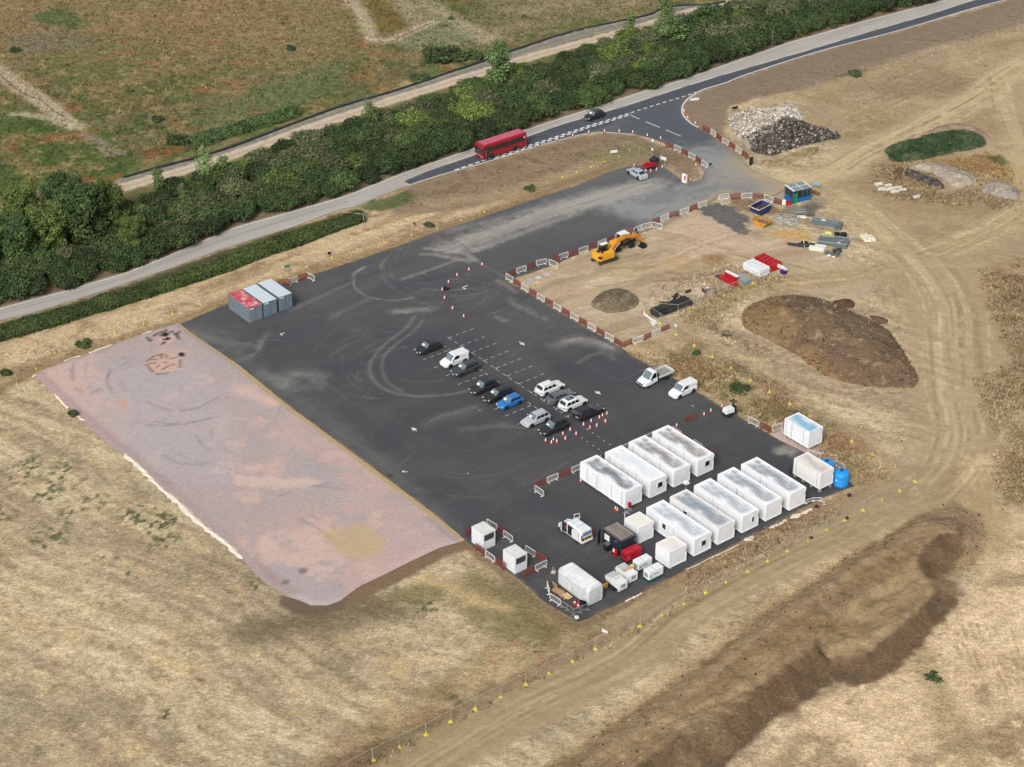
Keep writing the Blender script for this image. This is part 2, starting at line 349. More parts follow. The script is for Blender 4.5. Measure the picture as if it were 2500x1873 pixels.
def ground_rgb(x, y):
    P = Paint(x, y, (186,166,132))
    DA = math.atan2(*(lambda a, b: (b[1]-a[1], b[0]-a[0]))(g('n', 0, 1400), g('n', 700, 1745)))
    u, v = rot(x, y, DA)                            # drill lines of the stubble run down to the right
    v = v+(fbm(x, y, 30, 2, 6)-.5)*6; st = fbm(u/14, v, 3.4, 4, 1); st2 = fbm(u/7, v, .8, 3, 4)
    P.mix(sst(st, .42, .62), (197,177,143)); P.mix(sst(st, .50, .32)*.7, (158,140,114)); P.mix(np.clip(st2-.47, 0, 1)*1.9*(.4+st), (218,198,160)); P.mix(np.clip(.44-st2, 0, 1)*1.9, (140,123,98))
    n1 = fbm(x, y, 14, 4, 2); n2 = fbm(x, y, 3, 4, 5); n3 = fbm(x, y, 7, 4, 3)
    P.mix(sst(n1, .52, .68)*.35, (160,138,110)); P.mix(sst(n2, .66, .80)*.4, (206,178,124)); P.mix(sst(n3, .60, .74)*.3, (132,124,96)); n4 = fbm(x, y, .9, 3, 7); P.mix(np.clip(n4-.58, 0, 1)*2.2, (132,116,90)); P.mix(np.clip(.42-n4, 0, 1)*1.8, (212,194,158))
    near = sst(u, -40, 10)
    # ---- far side of the road: rough weedy field
    far = seg_dist(x, y, PIPE) * 0
    lp = TRACK; lx = [p[0] for p in lp]; ly = [p[1] for p in lp]; ty = np.interp(x, lx, ly)
    F = sst(y-ty, -7, -4)
    i = np.nonzero(F > 0)[0]; xx, yy = x[i], y[i]
    C = np.zeros((len(i), 3)); C[:] = (118,113,76)
    a = fbm(xx, yy, 16, 4, 1); b = fbm(xx, yy, 4.5, 5, 2); c = fbm(xx, yy, 9, 4, 3); d = fbm(xx, yy, 1.6, 3, 6)
    def mx(m, col): m = np.clip(m, 0, 1)[:, None]; C[:] = C*(1-m)+np.array(col)*m
    mx(sst(a, .42, .56), (98,108,58)); mx(sst(b, .52, .64)*.85, (80,98,52)); mx(sst(c, .58, .70)*.6, (140,114,74)); mx(sst(b, .42, .30)*.7, (148,126,88))
    mx(sst(d, .6, .72)*.55, (82,94,56)); mx(sst(d, .38, .28)*.5, (182,158,116)); mx(sst(fbm(xx, yy, 6, 4, 7), .64, .74)*.65, (152,94,58))
    # drier towards the top edge and left
    dist = sst(yy, 352, 410)*sst(-xx, 10, 45); mx(dist*.7*(.4+b), (160,132,98))
    rt = sst(xx, -22, 2)*sst(yy-np.interp(xx, lx, ly), 6, 16); mx(rt*.85, (136,126,92)); mx(rt*sst(c, .45, .6)*.8, (156,140,112)); mx(rt*sst(b, .55, .65)*.5, (112,112,78))
    m = F[i][:, None]; P.c[i] = P.c[i]*(1-m)+C*m
    P.poly(gp(1, [(200,90),(420,60),(560,150),(480,200),(260,170)]), (84,104,62), 3, .7, 1.5)
    P.poly(gp(1, [(60,260),(400,190),(640,260),(560,330),(150,350)]), (126,120,98), 3, .7, 2)
    P.poly(gp(1, [(1750,540),(2209,380),(2209,580),(1900,700),(1300,830),(1250,760)]), (104,118,76), 4, .6, 2)
    P.poly(gp(2, [(360,270),(600,160),(760,180),(900,240),(700,330),(400,330)]), (134,140,108), 2, .7, 1)
    P.poly(gp(2, [(160,0),(360,0),(430,190),(330,220),(240,200),(200,100)]), (122,104,60), 2, .8, 1.2)
    P.poly(gp(2, [(0,560),(420,420),(560,470),(250,600),(0,690)]), (112,106,72), 2, .5, 1)
    # dusty footpaths through the weeds
    W_ = (194,178,152)
    P.line(smooth_line(gp(1, [(-60,430),(60,520),(200,610),(340,710),(430,790),(500,820)])), 4.0, W_, 2.0, .85, .8, 1.4)
    P.line(smooth_line(gp(1, [(0,480),(120,590),(260,650),(350,720),(440,780)])), .35, (88,74,60), .3, .8)
    P.line(smooth_line(gp(1, [(80,740),(200,748),(330,770),(420,775)])), 2.2, W_, 1.5, .8, .5, 1)
    P.line(smooth_line(gp(1, [(560,880),(650,930),(700,990),(760,990)])), 2.6, (150,138,118), 1.5, .8, .7, 1)
    P.line(smooth_line(gp(2, [(330,-60),(400,0),(500,70),(600,150),(720,185),(850,215),(910,250),(800,280),(700,330)])), .4, (84,78,62), .3, .85)
    P.line(smooth_line(gp(2, [(500,-40),(620,60),(740,150),(860,200),(930,260)])), 4.5, W_, 3, .55, .8, 1.4)
    P.line(smooth_line(gp(2, [(60,0),(130,90),(180,190),(215,265)])), 3.0, W_, 2, .8, .5, 1)
    P.line(smooth_line(gp(2, [(200,265),(330,265),(460,205),(600,150)])), 2.6, W_, 2, .75, .5, 1)
    P.line(smooth_line(gp(2, [(200,272),(330,272),(450,215),(600,152)])), .4, (96,88,70), .3, .8)
    P.line(smooth_line(gp(2, [(380,0),(440,60),(480,110),(520,160)])), 5.5, W_, 4, .5, 1, 2)
    # ---- strip by the pipe and the stone track
    off = lambda pts, k: [(p[0]+k*.27, p[1]-k*.96) for p in pts]
    P.line(off(PIPE, 2.0), 3.6, (150,145,134), 1.2, .9, .8, 1.0, a=1); P.line(off(PIPE, 2.0), 1.2, (122,116,106), .8, .6, .8, .5)
    P.line(off(PIPE, 5.0), 2.0, (136,120,86), 1.5, .8, .6, 1.5)
    P.line(TRACK, 3.2, (206,188,166), .8, .95, .35, 1.2, a=.5); P.line(TRACK, .8, (172,152,126), .6, .5, .2, 1)
    # ---- thicket floor and road verges
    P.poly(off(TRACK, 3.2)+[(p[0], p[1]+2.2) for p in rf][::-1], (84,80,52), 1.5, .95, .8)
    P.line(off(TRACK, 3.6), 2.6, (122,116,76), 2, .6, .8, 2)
    P.line([(p[0]-.3, p[1]+1.0) for p in rf], 2.2, (142,122,98), .9, .95, .5, .8); P.line([(p[0]-.3, p[1]+.9) for p in rf], 1.0, (116,96,76), .7, .5, .4, .5)
    # ---- verge between road and car park
    VG = gp('n', [(-160,832),(0,783),(250,712),(532,612),(864,506),(1001,452),(1081,427),(1191,396),(1313,358),(1438,326),(1552,330),(1653,369),(1700,392),(1712,438),(1676,449),(1612,403),(1547,405),(1476,424),(1324,479),(1077,563),(887,630),(600,722),(437,789),(280,840),(82,914),(-160,995)])
    P.poly(VG, (198,172,136), 1.2, .95)
    i = P._idx(VG, 0); xx, yy = x[i], y[i]; ins = sdist(xx, yy, VG) > 0
    uu, vv = rot(xx, yy, math.atan2(rn[9][1]-rn[3][1], rn[9][0]-rn[3][0]))
    s1 = fbm(uu/14, vv, 1.5, 3, 2); s2 = fbm(xx, yy, 2.2, 4, 4)
    P.mix(sst(s1, .52, .62)*ins*.6, (158,134,100), i); P.mix(sst(s2, .56, .68)*ins*.55, (142,120,86), i); P.mix(sst(s1, .40, .3)*ins*.5, (206,184,146), i)
    SV = gp('n', [(940,500),(1001,453),(1081,428),(1191,397),(1313,359),(1400,335),(1476,324),(1552,330),(1653,369),(1700,395),(1705,430),(1676,447),(1640,405),(1547,404),(1476,422),(1380,450),(1280,470),(1190,500),(1080,520),(960,530)])
    P.poly(SV, (140,121,98), 2.5, .95, 1.0, a=.6)
    i = P._idx(SV, 0); ins = sdist(x[i], y[i], SV) > 0; P.mix(sst(fbm(*rot(x[i]/1, y[i], R(20)), 1.8, 4, 3), .52, .64)*ins*.5, (122,102,80), i)
    P.line(gp(2, [(560,1330),(760,1290),(980,1260),(1200,1200),(1400,1140),(1600,1080),(1720,1010)]), 3.5, (166,146,112), 2.5, .8, 1.0, 1.5)
    P.line(gp(2, [(1700,1010),(1850,990),(1900,960)]), 5, (128,124,82), 3, .6, 1, 1.5)
    P.poly(gp(2, [(100,1340),(200,1290),(420,1230),(500,1260),(450,1310),(250,1370)]), (84,98,54), 1.5, .8, .8)
    P.line([(p[0], p[1]-3.2) for p in gp('n', [(-160,832),(0,783),(250,712),(532,612),(864,506)])], 4.2, (70,74,46), 1.6, .9, .6)
    P.line(gp('n', [(-60,990),(80,905),(280,835),(437,785),(600,716),(760,664),(887,624),(1077,557),(1324,473),(1476,418)]), 2.6, (138,116,84), 2, .75, .8, 1.5)
    # ---- right-hand verge: bare brown soil then tan stubble
    RV = gp('n', [(1668,280),(1664,258),(1684,237),(1721,218),(1812,187),(2002,126),(2192,77),(2462,1),(2620,-40),(2620,40),(2500,75),(2300,112),(2150,162),(2050,200),(1960,226),(1860,240),(1780,262),(1770,330),(1800,392),(1733,328),(1690,304)])
    P.poly(RV, (136,118,98), 2.0, .95, 1.0, a=.5)
    P.line(gp(3, [(640,640),(800,600),(950,545),(1110,495),(1420,410),(1718,325),(1995,235),(2209,175)]), 2.2, (172,152,114), 1.8, .85, .9, 1.2)
    P.line(gp(3, [(1000,500),(1110,480),(1190,460)]), 1.2, (112,98,66), 1, .8, .5)
    RB = gp('n', [(2640,60),(2500,80),(2300,118),(2150,168),(2050,205),(1960,235),(1990,330),(2060,360),(1960,440),(2080,520),(2200,560),(2250,700),(2260,860),(2280,980),(2320,1150),(2300,1300),(2640,1300)])
    P.poly(RB, (165,145,114), 6, .92, 3, a=.5)
    i = P._idx(RB, 0); xx, yy = x[i], y[i]; ins = sst(sdist(xx, yy, RB), 0, 4); q = fbm(xx, yy, 12, 5, 2); q2 = fbm(xx, yy, 3, 4, 6)
    P.mix(sst(q, .52, .66)*ins*.6, (150,130,98), i); P.mix(sst(q2, .56, .7)*ins*.4, (184,164,128), i); P.mix(sst(q, .42, .3)*ins*.5, (180,160,122), i)
    P.poly(gp(3, [(1300,540),(1480,500),(1800,500),(1900,560),(1750,620),(1400,640),(1260,620)]), (146,126,100), 5, .8, 2)
    # rough brown weeds on the right edge
    for pts in ([(1900,110),(2209,40),(2300,400),(2300,700),(2100,640),(1980,430),(1930,260)], [(1850,830),(2000,760),(2300,700),(2300,1020),(2000,1010),(1870,930)], [(1980,1290),(2300,1250),(2300,1657),(2080,1600),(1990,1450)]):
        P.poly(gp(6, pts), (156,132,98), 4, .7, 2.5, 2.5, brk=(1.6, .35)); P.poly(gp(6, pts), (128,108,80), 3, .6, 2, 2, brk=(1.2, .5))
    P.poly(gp(3, [(1500,1040),(1800,1010),(2000,980),(2209,1100),(2209,1260),(2100,1160),(1900,1120),(1700,1060)]), (168,136,92), 3, .85, 1.2); P.poly(gp(3, [(1950,1010),(2050,1000),(2120,1050),(2060,1070)]), (92,94,52), 1.5, .8, .8)
    P.poly(gp(3, [(1100,1180),(1350,1100),(1700,1230),(2209,1320),(2209,1440),(1900,1400),(1400,1350),(1150,1230)]), (156,134,102), 4, .8, 2)
    # ---- strip between car park and the long fence
    FS = gp('n', [(1238,686),(1514,849),(1653,929),(1801,1016),(1972,1107),(2087,1187),(1996,1221),(1817,1316),(1675,1391),(1526,1467),(1412,1520),(1324,1467),(1200,1560),(1000,1700),(850,1790),(700,1900),(900,1960),(1320,1650),(1700,1440),(1960,1300),(2215,1190),(2230,1165),(2100,1060),(1900,930),(1700,820),(1560,730),(1440,640)])
    P.poly(FS, (160,140,104), 3, .75, 1.5); i = P._idx(FS, 0); ins = sst(sdist(x[i], y[i], FS), 0, 2); q = fbm(x[i], y[i], 3.2, 5, 1)
    P.mix(sst(q, .52, .64)*ins*.7, (130,114,80), i); P.mix(sst(q, .42, .32)*ins*.6, (190,166,126), i); P.mix(sst(fbm(x[i], y[i], 5, 4, 4), .58, .68)*ins*.6, (158,122,90), i)
    P.poly(gp(6, [(280,850),(360,820),(440,860),(420,890),(320,880)]), (88,96,54), 1.2, .9, .7)
    P.line(gp('n', [(1250,700),(1514,860),(1653,940),(1801,1026),(1860,1062)]), 2.2, (136,112,86), 1.2, .9, .4)
    P.line(gp('n', [(1996,1228),(1917,1272),(1817,1325),(1736,1368),(1675,1400),(1526,1476),(1412,1530),(1324,1480),(1229,1400),(1140,1330)]), 1.6, (128,106,80), 1.4, .8, .5)
    P.line(gp(8, [(0,1657),(380,1533),(697,1377),(1010,1225),(1312,1077),(1597,932),(1872,785),(2143,648),(2400,540)]), 3.6, (116,94,70), 2.5, .8, 1.0, 1.4)
    P.line(gp(9, [(0,430),(300,300),(620,160),(900,60)]), 9, (158,128,98), 5, .55, 2, 2.5)
    P.poly(gp(8, [(600,480),(900,420),(1200,500),(1300,640),(1500,800),(1350,870),(1100,840),(850,700),(700,590),(250,680),(100,600),(350,520)]), (118,108,72), 4, .75, 2.0, 3)
    P.poly(gp(8, [(0,620),(200,560),(560,640),(420,720),(100,760),(-300,820),(-600,900),(-800,800),(-500,700)]), (110,98,74), 4, .7, 1.6, 3)
    P.line(gp(8, [(560,450),(750,530),(900,610),(1050,640)]), 2.0, (196,170,126), 2, .8, .8, 1.5)
    P.line(gp(8, [(-250,600),(0,600),(120,540),(440,380),(640,270),(800,210),(850,220)]), 3.2, (124,104,80), 1.2, .95, .6, .9, a=.5)
    P.poly(gp(8, [(-380,560),(-240,560),(-100,610),(60,580),(30,640),(-120,690),(-300,680),(-400,620)]), (112,96,78), .8, .95, .4, a=.4)
    for k, pts in (('8', [(250,960),(430,940),(480,1010),(390,1090),(300,1040)]), ('8', [(0,840),(110,860),(160,900),(40,900)]), ('8', [(520,960),(620,960),(600,1010)]), ('7', [(1160,570),(1220,560),(1200,600)]), ('7', [(1500,510),(1590,520),(1560,550)]), ('7', [(350,780),(520,790),(500,850),(400,850)]), ('7', [(960,920),(1180,1000),(1300,1010),(1280,1050),(1100,1040)]), ('7', [(130,730),(260,740),(240,800)]), ('7', [(780,1450),(980,1550),(900,1640),(820,1560)])):
        P.poly(gp(int(k), pts), (206,178,124), 2.5, .45, 1.4)
    for k, x0, y0, r0 in ((7,865,50,1.5),(7,465,30,1.3),(7,1030,95,1.7),(7,1040,190,1.6),(7,310,180,1.8),(7,695,340,.9),(7,1100,80,.9),(4,210,1345,1.0),(4,295,1555,1.1),(4,400,1440,2.0),(4,130,1420,1.6),(4,610,1600,1.1),(7,1070,1328,.7),(7,1040,688,.5),(7,850,430,.5),(7,1630,470,.9),(9,1610,1080,1.6),(9,770,1490,.5),(9,1415,1340,.5),(9,1600,1330,.6),(9,1665,1450,.6),(9,1495,1550,.6),(9,1200,1610,.5),(9,2130,1300,1.4),(8,990,1330,2.2),(8,500,1590,2.0),(8,735,1215,.7),(8,1245,915,.7),(8,540,650,1.2),(7,20,40,1.2)):
        cx, cy = g(k, x0, y0); n = 10; r0 *= 1.5; P.poly([(cx+r0*math.cos(t*.628), cy+r0*1.2*math.sin(t*.628)) for t in range(n)], (86,90,60), r0, .9, r0*.5, .7, brk=(.7, .50))
    # ---- yard where the machines stand
    YD = gp('n', [(1240,688),(1356,648),(1441,609),(1514,586),(1616,556),(1690,520),(1760,500),(1800,512),(1880,560),(1980,600),(2080,650),(2140,700),(2100,740),(1900,700),(1700,760),(1640,830),(1595,830),(1516,848)])
    P.poly(YD, (184,164,134), 2.0, .97, .8, a=.45); i = P._idx(YD, 0); ins = sst(sdist(x[i], y[i], YD), 0, 2); uu, vv = rot(x[i], y[i], R(28)); q = fbm(uu/4, vv, 2.5, 5, 3); q2 = fbm(x[i], y[i], 6, 4, 1)
    P.mix(sst(q, .53, .66)*ins*.7, (206,188,160), i); P.mix(sst(q, .42, .3)*ins*.5, (148,128,100), i); P.mix(sst(q2, .56, .7)*ins*.35, (178,150,130), i)
    P.poly(gp(3, [(0,1420),(130,1380),(330,1430),(480,1500),(560,1600),(300,1657),(0,1657)]), (196,170,148), 4, .7, 2); P.poly(gp('M', [(480,130),(660,90),(800,100),(880,190),(760,290),(560,280),(450,220)]), (188,158,118), 2, .8, .8)
    P.poly(gp('M', [(960,90),(1080,60),(1180,50),(1270,90),(1260,150),(1130,210),(1020,190)]), (158,130,92), 1.5, .85, .5)
    P.poly(gp('K', [(880,1080),(1150,1020),(1400,1000),(1560,1020),(1660,1090),(1640,1160),(1500,1190),(1100,1130)]), (198,160,102), 1.5, .9, .6)
    P.poly(gp('K', [(280,440),(480,420),(800,520),(1000,620),(1280,690),(1200,760),(900,720),(600,700),(320,640)]), (132,110,84), 2, .8, .8)
    for pts in ([(480,300),(700,320),(900,290),(1100,240),(1300,170)], [(420,410),(700,390),(1000,340),(1300,260)], [(0,240),(200,250),(400,170)], [(1300,60),(1500,110),(1800,200)]):
        P.line(smooth_line(gp('M', pts)), .9, (140,116,84), .8, .55, .3, .8); P.line(smooth_line(gp('M', [(a_, b_+16) for a_, b_ in pts])), .5, (206,184,150), .5, .6, .2, .8)
    P.poly(gp('n', [(1830,405),(1900,432),(1985,448),(2010,470),(1960,482),(1905,486),(1870,484)]), (170,158,138), 2.5, .9, 1.5, 1.2)
    P.poly(gp('K', [(1180,560),(1345,600),(1480,600),(1700,420),(1920,440),(2000,500),(1850,640),(1600,760),(1430,740),(1250,700)]), (128,120,108), 1.2, .85, .9, 1, a=.6); P.poly(gp('K', [(1500,620),(1700,560),(1800,600),(1700,700),(1560,690)]), (92,86,76), 1, .7, .7, .8)
    P.poly(gp('K', [(-220,590),(0,560),(130,520),(280,590),(430,680),(600,790),(610,850),(540,900),(600,1000),(590,1060),(480,1060),(300,980),(100,880),(-100,760),(-230,720)]), (98,96,94), .8, .93, 1.1, 1.0, a=.7); P.poly(gp('K', [(-150,640),(100,620),(300,760),(500,880),(420,900),(200,820)]), (110,107,103), 1.5, .6, .8, .8)
    # ---- vehicle tracks of pale dust
    T_ = (196,176,138)
    P.line(smooth_line(gp('n', [(1930,440),(2030,425),(2110,380),(2200,335),(2300,285),(2390,235),(2440,195),(2520,150)])), 6.2, T_, 4, .9, 1.0, 1.2, a=.5)
    P.line(smooth_line(gp('n', [(2440,190),(2450,260),(2480,340),(2500,430),(2540,520)])), 4, (190,172,132), 3, .6, 1, 1.5)
    P.line(smooth_line(gp('n', [(2010,470),(2090,510),(2150,560),(2200,600),(2250,640),(2350,600),(2440,560),(2530,500)])), 7, (180,160,122), 4, .85, 1.2, 1.2, a=.6)
    P.line(smooth_line(gp('n', [(1700,790),(1820,712),(1960,690),(2060,680),(2180,660),(2290,640)])), 4.2, (168,146,108), 3, .8, 1, 1.5, a=.6)
    P.line(smooth_line(gp('n', [(2250,640),(2310,740),(2320,850),(2330,960),(2350,1060),(2320,1150),(2250,1220)])), 14, (172,151,118), 7, .9, 2, 1.8, a=.3)
    P.line(smooth_line(gp('n', [(2380,1130),(2400,1250),(2430,1350),(2440,1440)])), 6, (172,150,112), 4, .7, 1.2, 1.2)
    for dx in (-14, 14, 30): P.line(smooth_line(gp('n', [(2250+dx,640),(2310+dx,740),(2322+dx,850),(2334+dx,960),(2350+dx,1060),(2322+dx,1150)])), .9, (196,176,138), 1.2, .35, .2, .8)
    for s in (-10, 8): P.line(smooth_line(gp('n', [(2010,470+s),(2090,510+s),(2150,560+s),(2230,640+s),(2290,720+s)])), .9, (196,176,136), 1.2, .35, .3, .8)
    P.poly(gp(6, [(1850,1320),(1990,1280),(2000,1400),(1900,1480),(1800,1560),(1730,1520)]), (206,182,144), 2.5, .85, 1.5, brk=(1.2, .3))
    # smooth haul road between fence and bank
    P.line(smooth_line(gp('n', [(2270,1180),(2180,1220),(2060,1290),(1920,1350),(1760,1430),(1640,1500),(1540,1590),(1420,1660),(1250,1740),(1100,1830),(950,1920),(800,2010)])), 8.5, (164,144,112), 2.5, .95, .7, 2.5, a=.3)
    for s in (-13, -4, 6, 15): P.line(smooth_line(gp('n', [(2160,1230+s),(2060,1285+s),(1920,1345+s),(1760,1425+s),(1640,1495+s),(1540,1585+s),(1420,1655+s),(1250,1735+s),(1100,1825+s),(950,1915+s)])), .5, (146,126,92) if s in (-4, 15) else (190,168,130), .5, .55, .2, 2)
    rr = random.Random(5)
    def ruts(k, pts, spread, n, am=.5):
        base = smooth_line(gp(k, pts), 6); L_ = len(base)
        for t in range(n):
            o_ = rr.gauss(0, spread*.45); a_ = rr.randrange(0, max(1, L_//2)); b_ = min(L_, a_+rr.randrange(L_//3, L_)); seg = base[a_:b_]
            if len(seg) < 3: continue
            out = []
            for q in range(len(seg)):
                p = seg[max(0, q-1)]; w_ = seg[min(len(seg)-1, q+1)]; d_ = math.dist(p, w_) or 1; wob = o_+rr.gauss(0, .05)+math.sin(q*.15+t)*.4; out.append((seg[q][0]-(w_[1]-p[1])/d_*wob, seg[q][1]+(w_[0]-p[0])/d_*wob))
            P.line(out, rr.uniform(.25, .6), (206,188,152) if t % 2 else (140,121,90), .5, am*rr.uniform(.4, 1.1), .1, .8, brk=(1.6, .34))
    ruts('n', [(1700,800),(1820,716),(1960,692),(2060,684),(2180,662),(2290,640)], 2.2, 12); ruts('n', [(1930,440),(2030,425),(2110,380),(2200,335),(2300,285),(2390,235),(2440,195),(2520,150)], 4, 22); ruts('n', [(2010,470),(2090,510),(2150,560),(2250,650),(2310,740),(2320,850),(2330,960),(2350,1060),(2320,1150),(2250,1220)], 7, 46); ruts('n', [(2250,640),(2350,600),(2440,560),(2530,500)], 5, 18); ruts('n', [(2440,190),(2450,260),(2480,340),(2500,430),(2500,560)], 3, 12)
    ruts('n', [(2270,1180),(2180,1220),(2060,1290),(1920,1350),(1760,1430),(1640,1500),(1540,1590),(1420,1660),(1250,1740),(1100,1830),(950,1920)], 4.5, 44, .33); ruts('n', [(2380,1130),(2400,1250),(2430,1350),(2440,1440),(2420,1560)], 4, 16); ruts('n', [(2060,700),(2150,800),(2230,860),(2330,900),(2500,960)], 8, 16, .35); ruts('n', [(1990,330),(2150,250),(2300,180),(2480,120)], 7, 16, .3); ruts(9, [(1480,900),(1620,1100),(1700,1300),(1800,1500),(1900,1700)], 3, 14); ruts('n', [(1560,560),(1700,600),(1850,640),(2000,680)], 5, 20, .35); ruts('n', [(1330,700),(1450,690),(1600,660),(1750,600),(1900,560)], 5, 20, .35)
    # ---- straw field right of the bank
    SF = gp(9, [(420,1657),(620,1480),(760,1330),(900,1180),(1100,1120),(1280,1090),(1420,1000),(1580,850),(1700,700),(1900,480),(1960,200),(2000,0),(2400,0),(2400,1800),(300,1800)])
    P.poly(SF, (210,183,146), 3, .9, 1.5); i = P._idx(SF, 0); ins = sst(sdist(x[i], y[i], SF), 0, 3); q = fbm(x[i], y[i], 4.5, 5, 2); q3 = fbm(x[i], y[i], 9, 4, 7)
    P.mix(sst(q, .50, .62)*ins*.75, (158,138,108), i); P.mix(sst(q, .42, .3)*ins*.6, (226,202,164), i); P.mix(sst(q3, .56, .66)*ins*.6, (150,132,104), i)
    P.poly(gp(9, [(1900,1400),(2300,1250),(2400,1657),(1950,1657)]), (146,122,92), 5, .7, 2.5, 2, brk=(1.5, .35))
    P.poly(gp(9, [(1900,0),(2100,0),(2130,250),(2080,400),(1980,300),(1900,200)]), (174,152,114), 4, .8, 1.5)
    P.line(smooth_line(gp(9, [(1480,900),(1620,1100),(1700,1300),(1800,1500),(1900,1700)])), 3.2, (166,146,110), 3, .75, 1, 1.2)
    for k in range(9): P.line(gp(9, [(1700+k*52, 720+k*6), (1820+k*50, 980+k*10), (1900+k*50, 1180)]), .35, (150,126,92), .5, .7, .2, .7, brk=(1.2, .42))
    # ---- spoil bank
    P.poly(BA, (154,131,99), 1.5, .9, .8, 1.4, a=.9); P.poly(BB, (140,118,88), 1.2, 1, .8, 1.2, a=.8); DKS = (106,87,65)
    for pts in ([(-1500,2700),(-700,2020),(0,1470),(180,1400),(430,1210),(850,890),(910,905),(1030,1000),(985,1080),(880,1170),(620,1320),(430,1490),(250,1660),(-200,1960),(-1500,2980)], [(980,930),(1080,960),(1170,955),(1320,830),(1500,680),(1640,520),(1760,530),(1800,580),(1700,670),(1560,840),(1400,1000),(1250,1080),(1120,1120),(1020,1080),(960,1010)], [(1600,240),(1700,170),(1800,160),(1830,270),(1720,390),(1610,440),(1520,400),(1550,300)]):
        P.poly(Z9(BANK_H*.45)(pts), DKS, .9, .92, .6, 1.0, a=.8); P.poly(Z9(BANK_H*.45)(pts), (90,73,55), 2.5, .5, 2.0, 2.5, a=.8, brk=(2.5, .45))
    P.line(smooth_line(Z9(1.2)([(880,890),(1000,740),(1200,600),(1380,470),(1500,400)])), 1.6, (112,92,66), 1.4, .85, .6, 1)
    i = P._idx(BA, 0); ins = (sdist(x[i], y[i], BA) > 0); uu, vv = rot(x[i], y[i], R(34)); P.mix(sst(fbm(x[i], y[i], 4, 4, 3), .55, .7)*ins*.5, (136,114,84), i)
    P.poly(TA, (150,127,96), 1.2, .85, .7, 1.0, a=.7); P.poly(TB, (158,136,102), 1.0, .9, .5, .9, a=.6)
    for T in (TA, TB):
        i = P._idx(T, 0); ins = sst(sdist(x[i], y[i], T), 0, .8); uu, vv = rot(x[i], y[i], R(33)); q = fbm(uu/12, vv, 1.6, 4, 3); q2 = fbm(x[i], y[i], 3, 5, 5); q9 = fbm(uu/5, vv, .7, 3, 2); P.mix(np.clip(q9-.5, 0, 1)*2.4*ins, (118,98,72), i); P.mix(np.clip(.45-q9, 0, 1)*2.2*ins, (186,162,126), i)
        P.mix(sst(q, .50, .6)*ins*.55, (136,112,80), i); P.mix(sst(q, .44, .34)*ins*.5, (178,152,116), i); P.mix(sst(q2, .56, .68)*ins*.45, (128,106,76), i)
    P.poly(Z9(BANK_H)([(1560,0),(1750,20),(1850,80),(1800,120),(1640,90)]), (138,112,92), 2, .8, .8)
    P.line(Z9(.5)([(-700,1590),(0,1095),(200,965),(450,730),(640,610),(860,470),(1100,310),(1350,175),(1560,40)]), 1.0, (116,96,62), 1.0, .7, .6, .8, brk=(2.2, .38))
    P.line(Z9(.3)([(-700,1540),(0,1040),(200,910),(450,690),(640,570),(860,430),(1100,270)]), 2.4, (176,150,114), 2, .5, .8, 1.2)
    return P.c, np.clip(P.a, 0, 1)

KEEP = [PARK, PAD, ROAD]
def ground_z(x, y):
    z = fbm(x, y, 2.2, 3, 1)*.22+fbm(x, y, 18, 2, 4)*.25
    f = np.ones(x.shape)
    for p in KEEP:
        xs = [q[0] for q in p]; ys = [q[1] for q in p]; i = np.nonzero((x > min(xs)-6) & (x < max(xs)+6) & (y > min(ys)-6) & (y < max(ys)+6))[0]
        if len(i): f[i] = np.minimum(f[i], sst(-sdist(x[i], y[i], p), .3, 5))
    z = z*f-.035*(1-f)-.01
    b = np.maximum(terrace(x, y, TA, BA, BANK_H), terrace(x, y, TB, BB, BENCH_H)); rough = np.minimum(b, 1)
    return z+b+rough*((fbm(x, y, 1.8, 4, 2)-.5)*.7)
far_ext = lambda a, b: [a*1.0, b*1.0]
gxs = np.concatenate([[-4000,-1500,-600,-250,-150], np.arange(-118, 118.01, .27), [150,250,600,1500,4000]])
gys = np.concatenate([[-1500,-300,60,130], np.arange(168, 436.01, .38), [470,560,900,1800,4500]])
M_GROUND = attr_mat('earth_and_grass', fine=((5.4, .36), (2.1, .20), (.8, .06)), bump=.6, stretch=(R(24), .62))
ground = grid_mesh('ground', gxs, gys, ground_z, ground_rgb, M_GROUND); tag(ground, kind='structure')

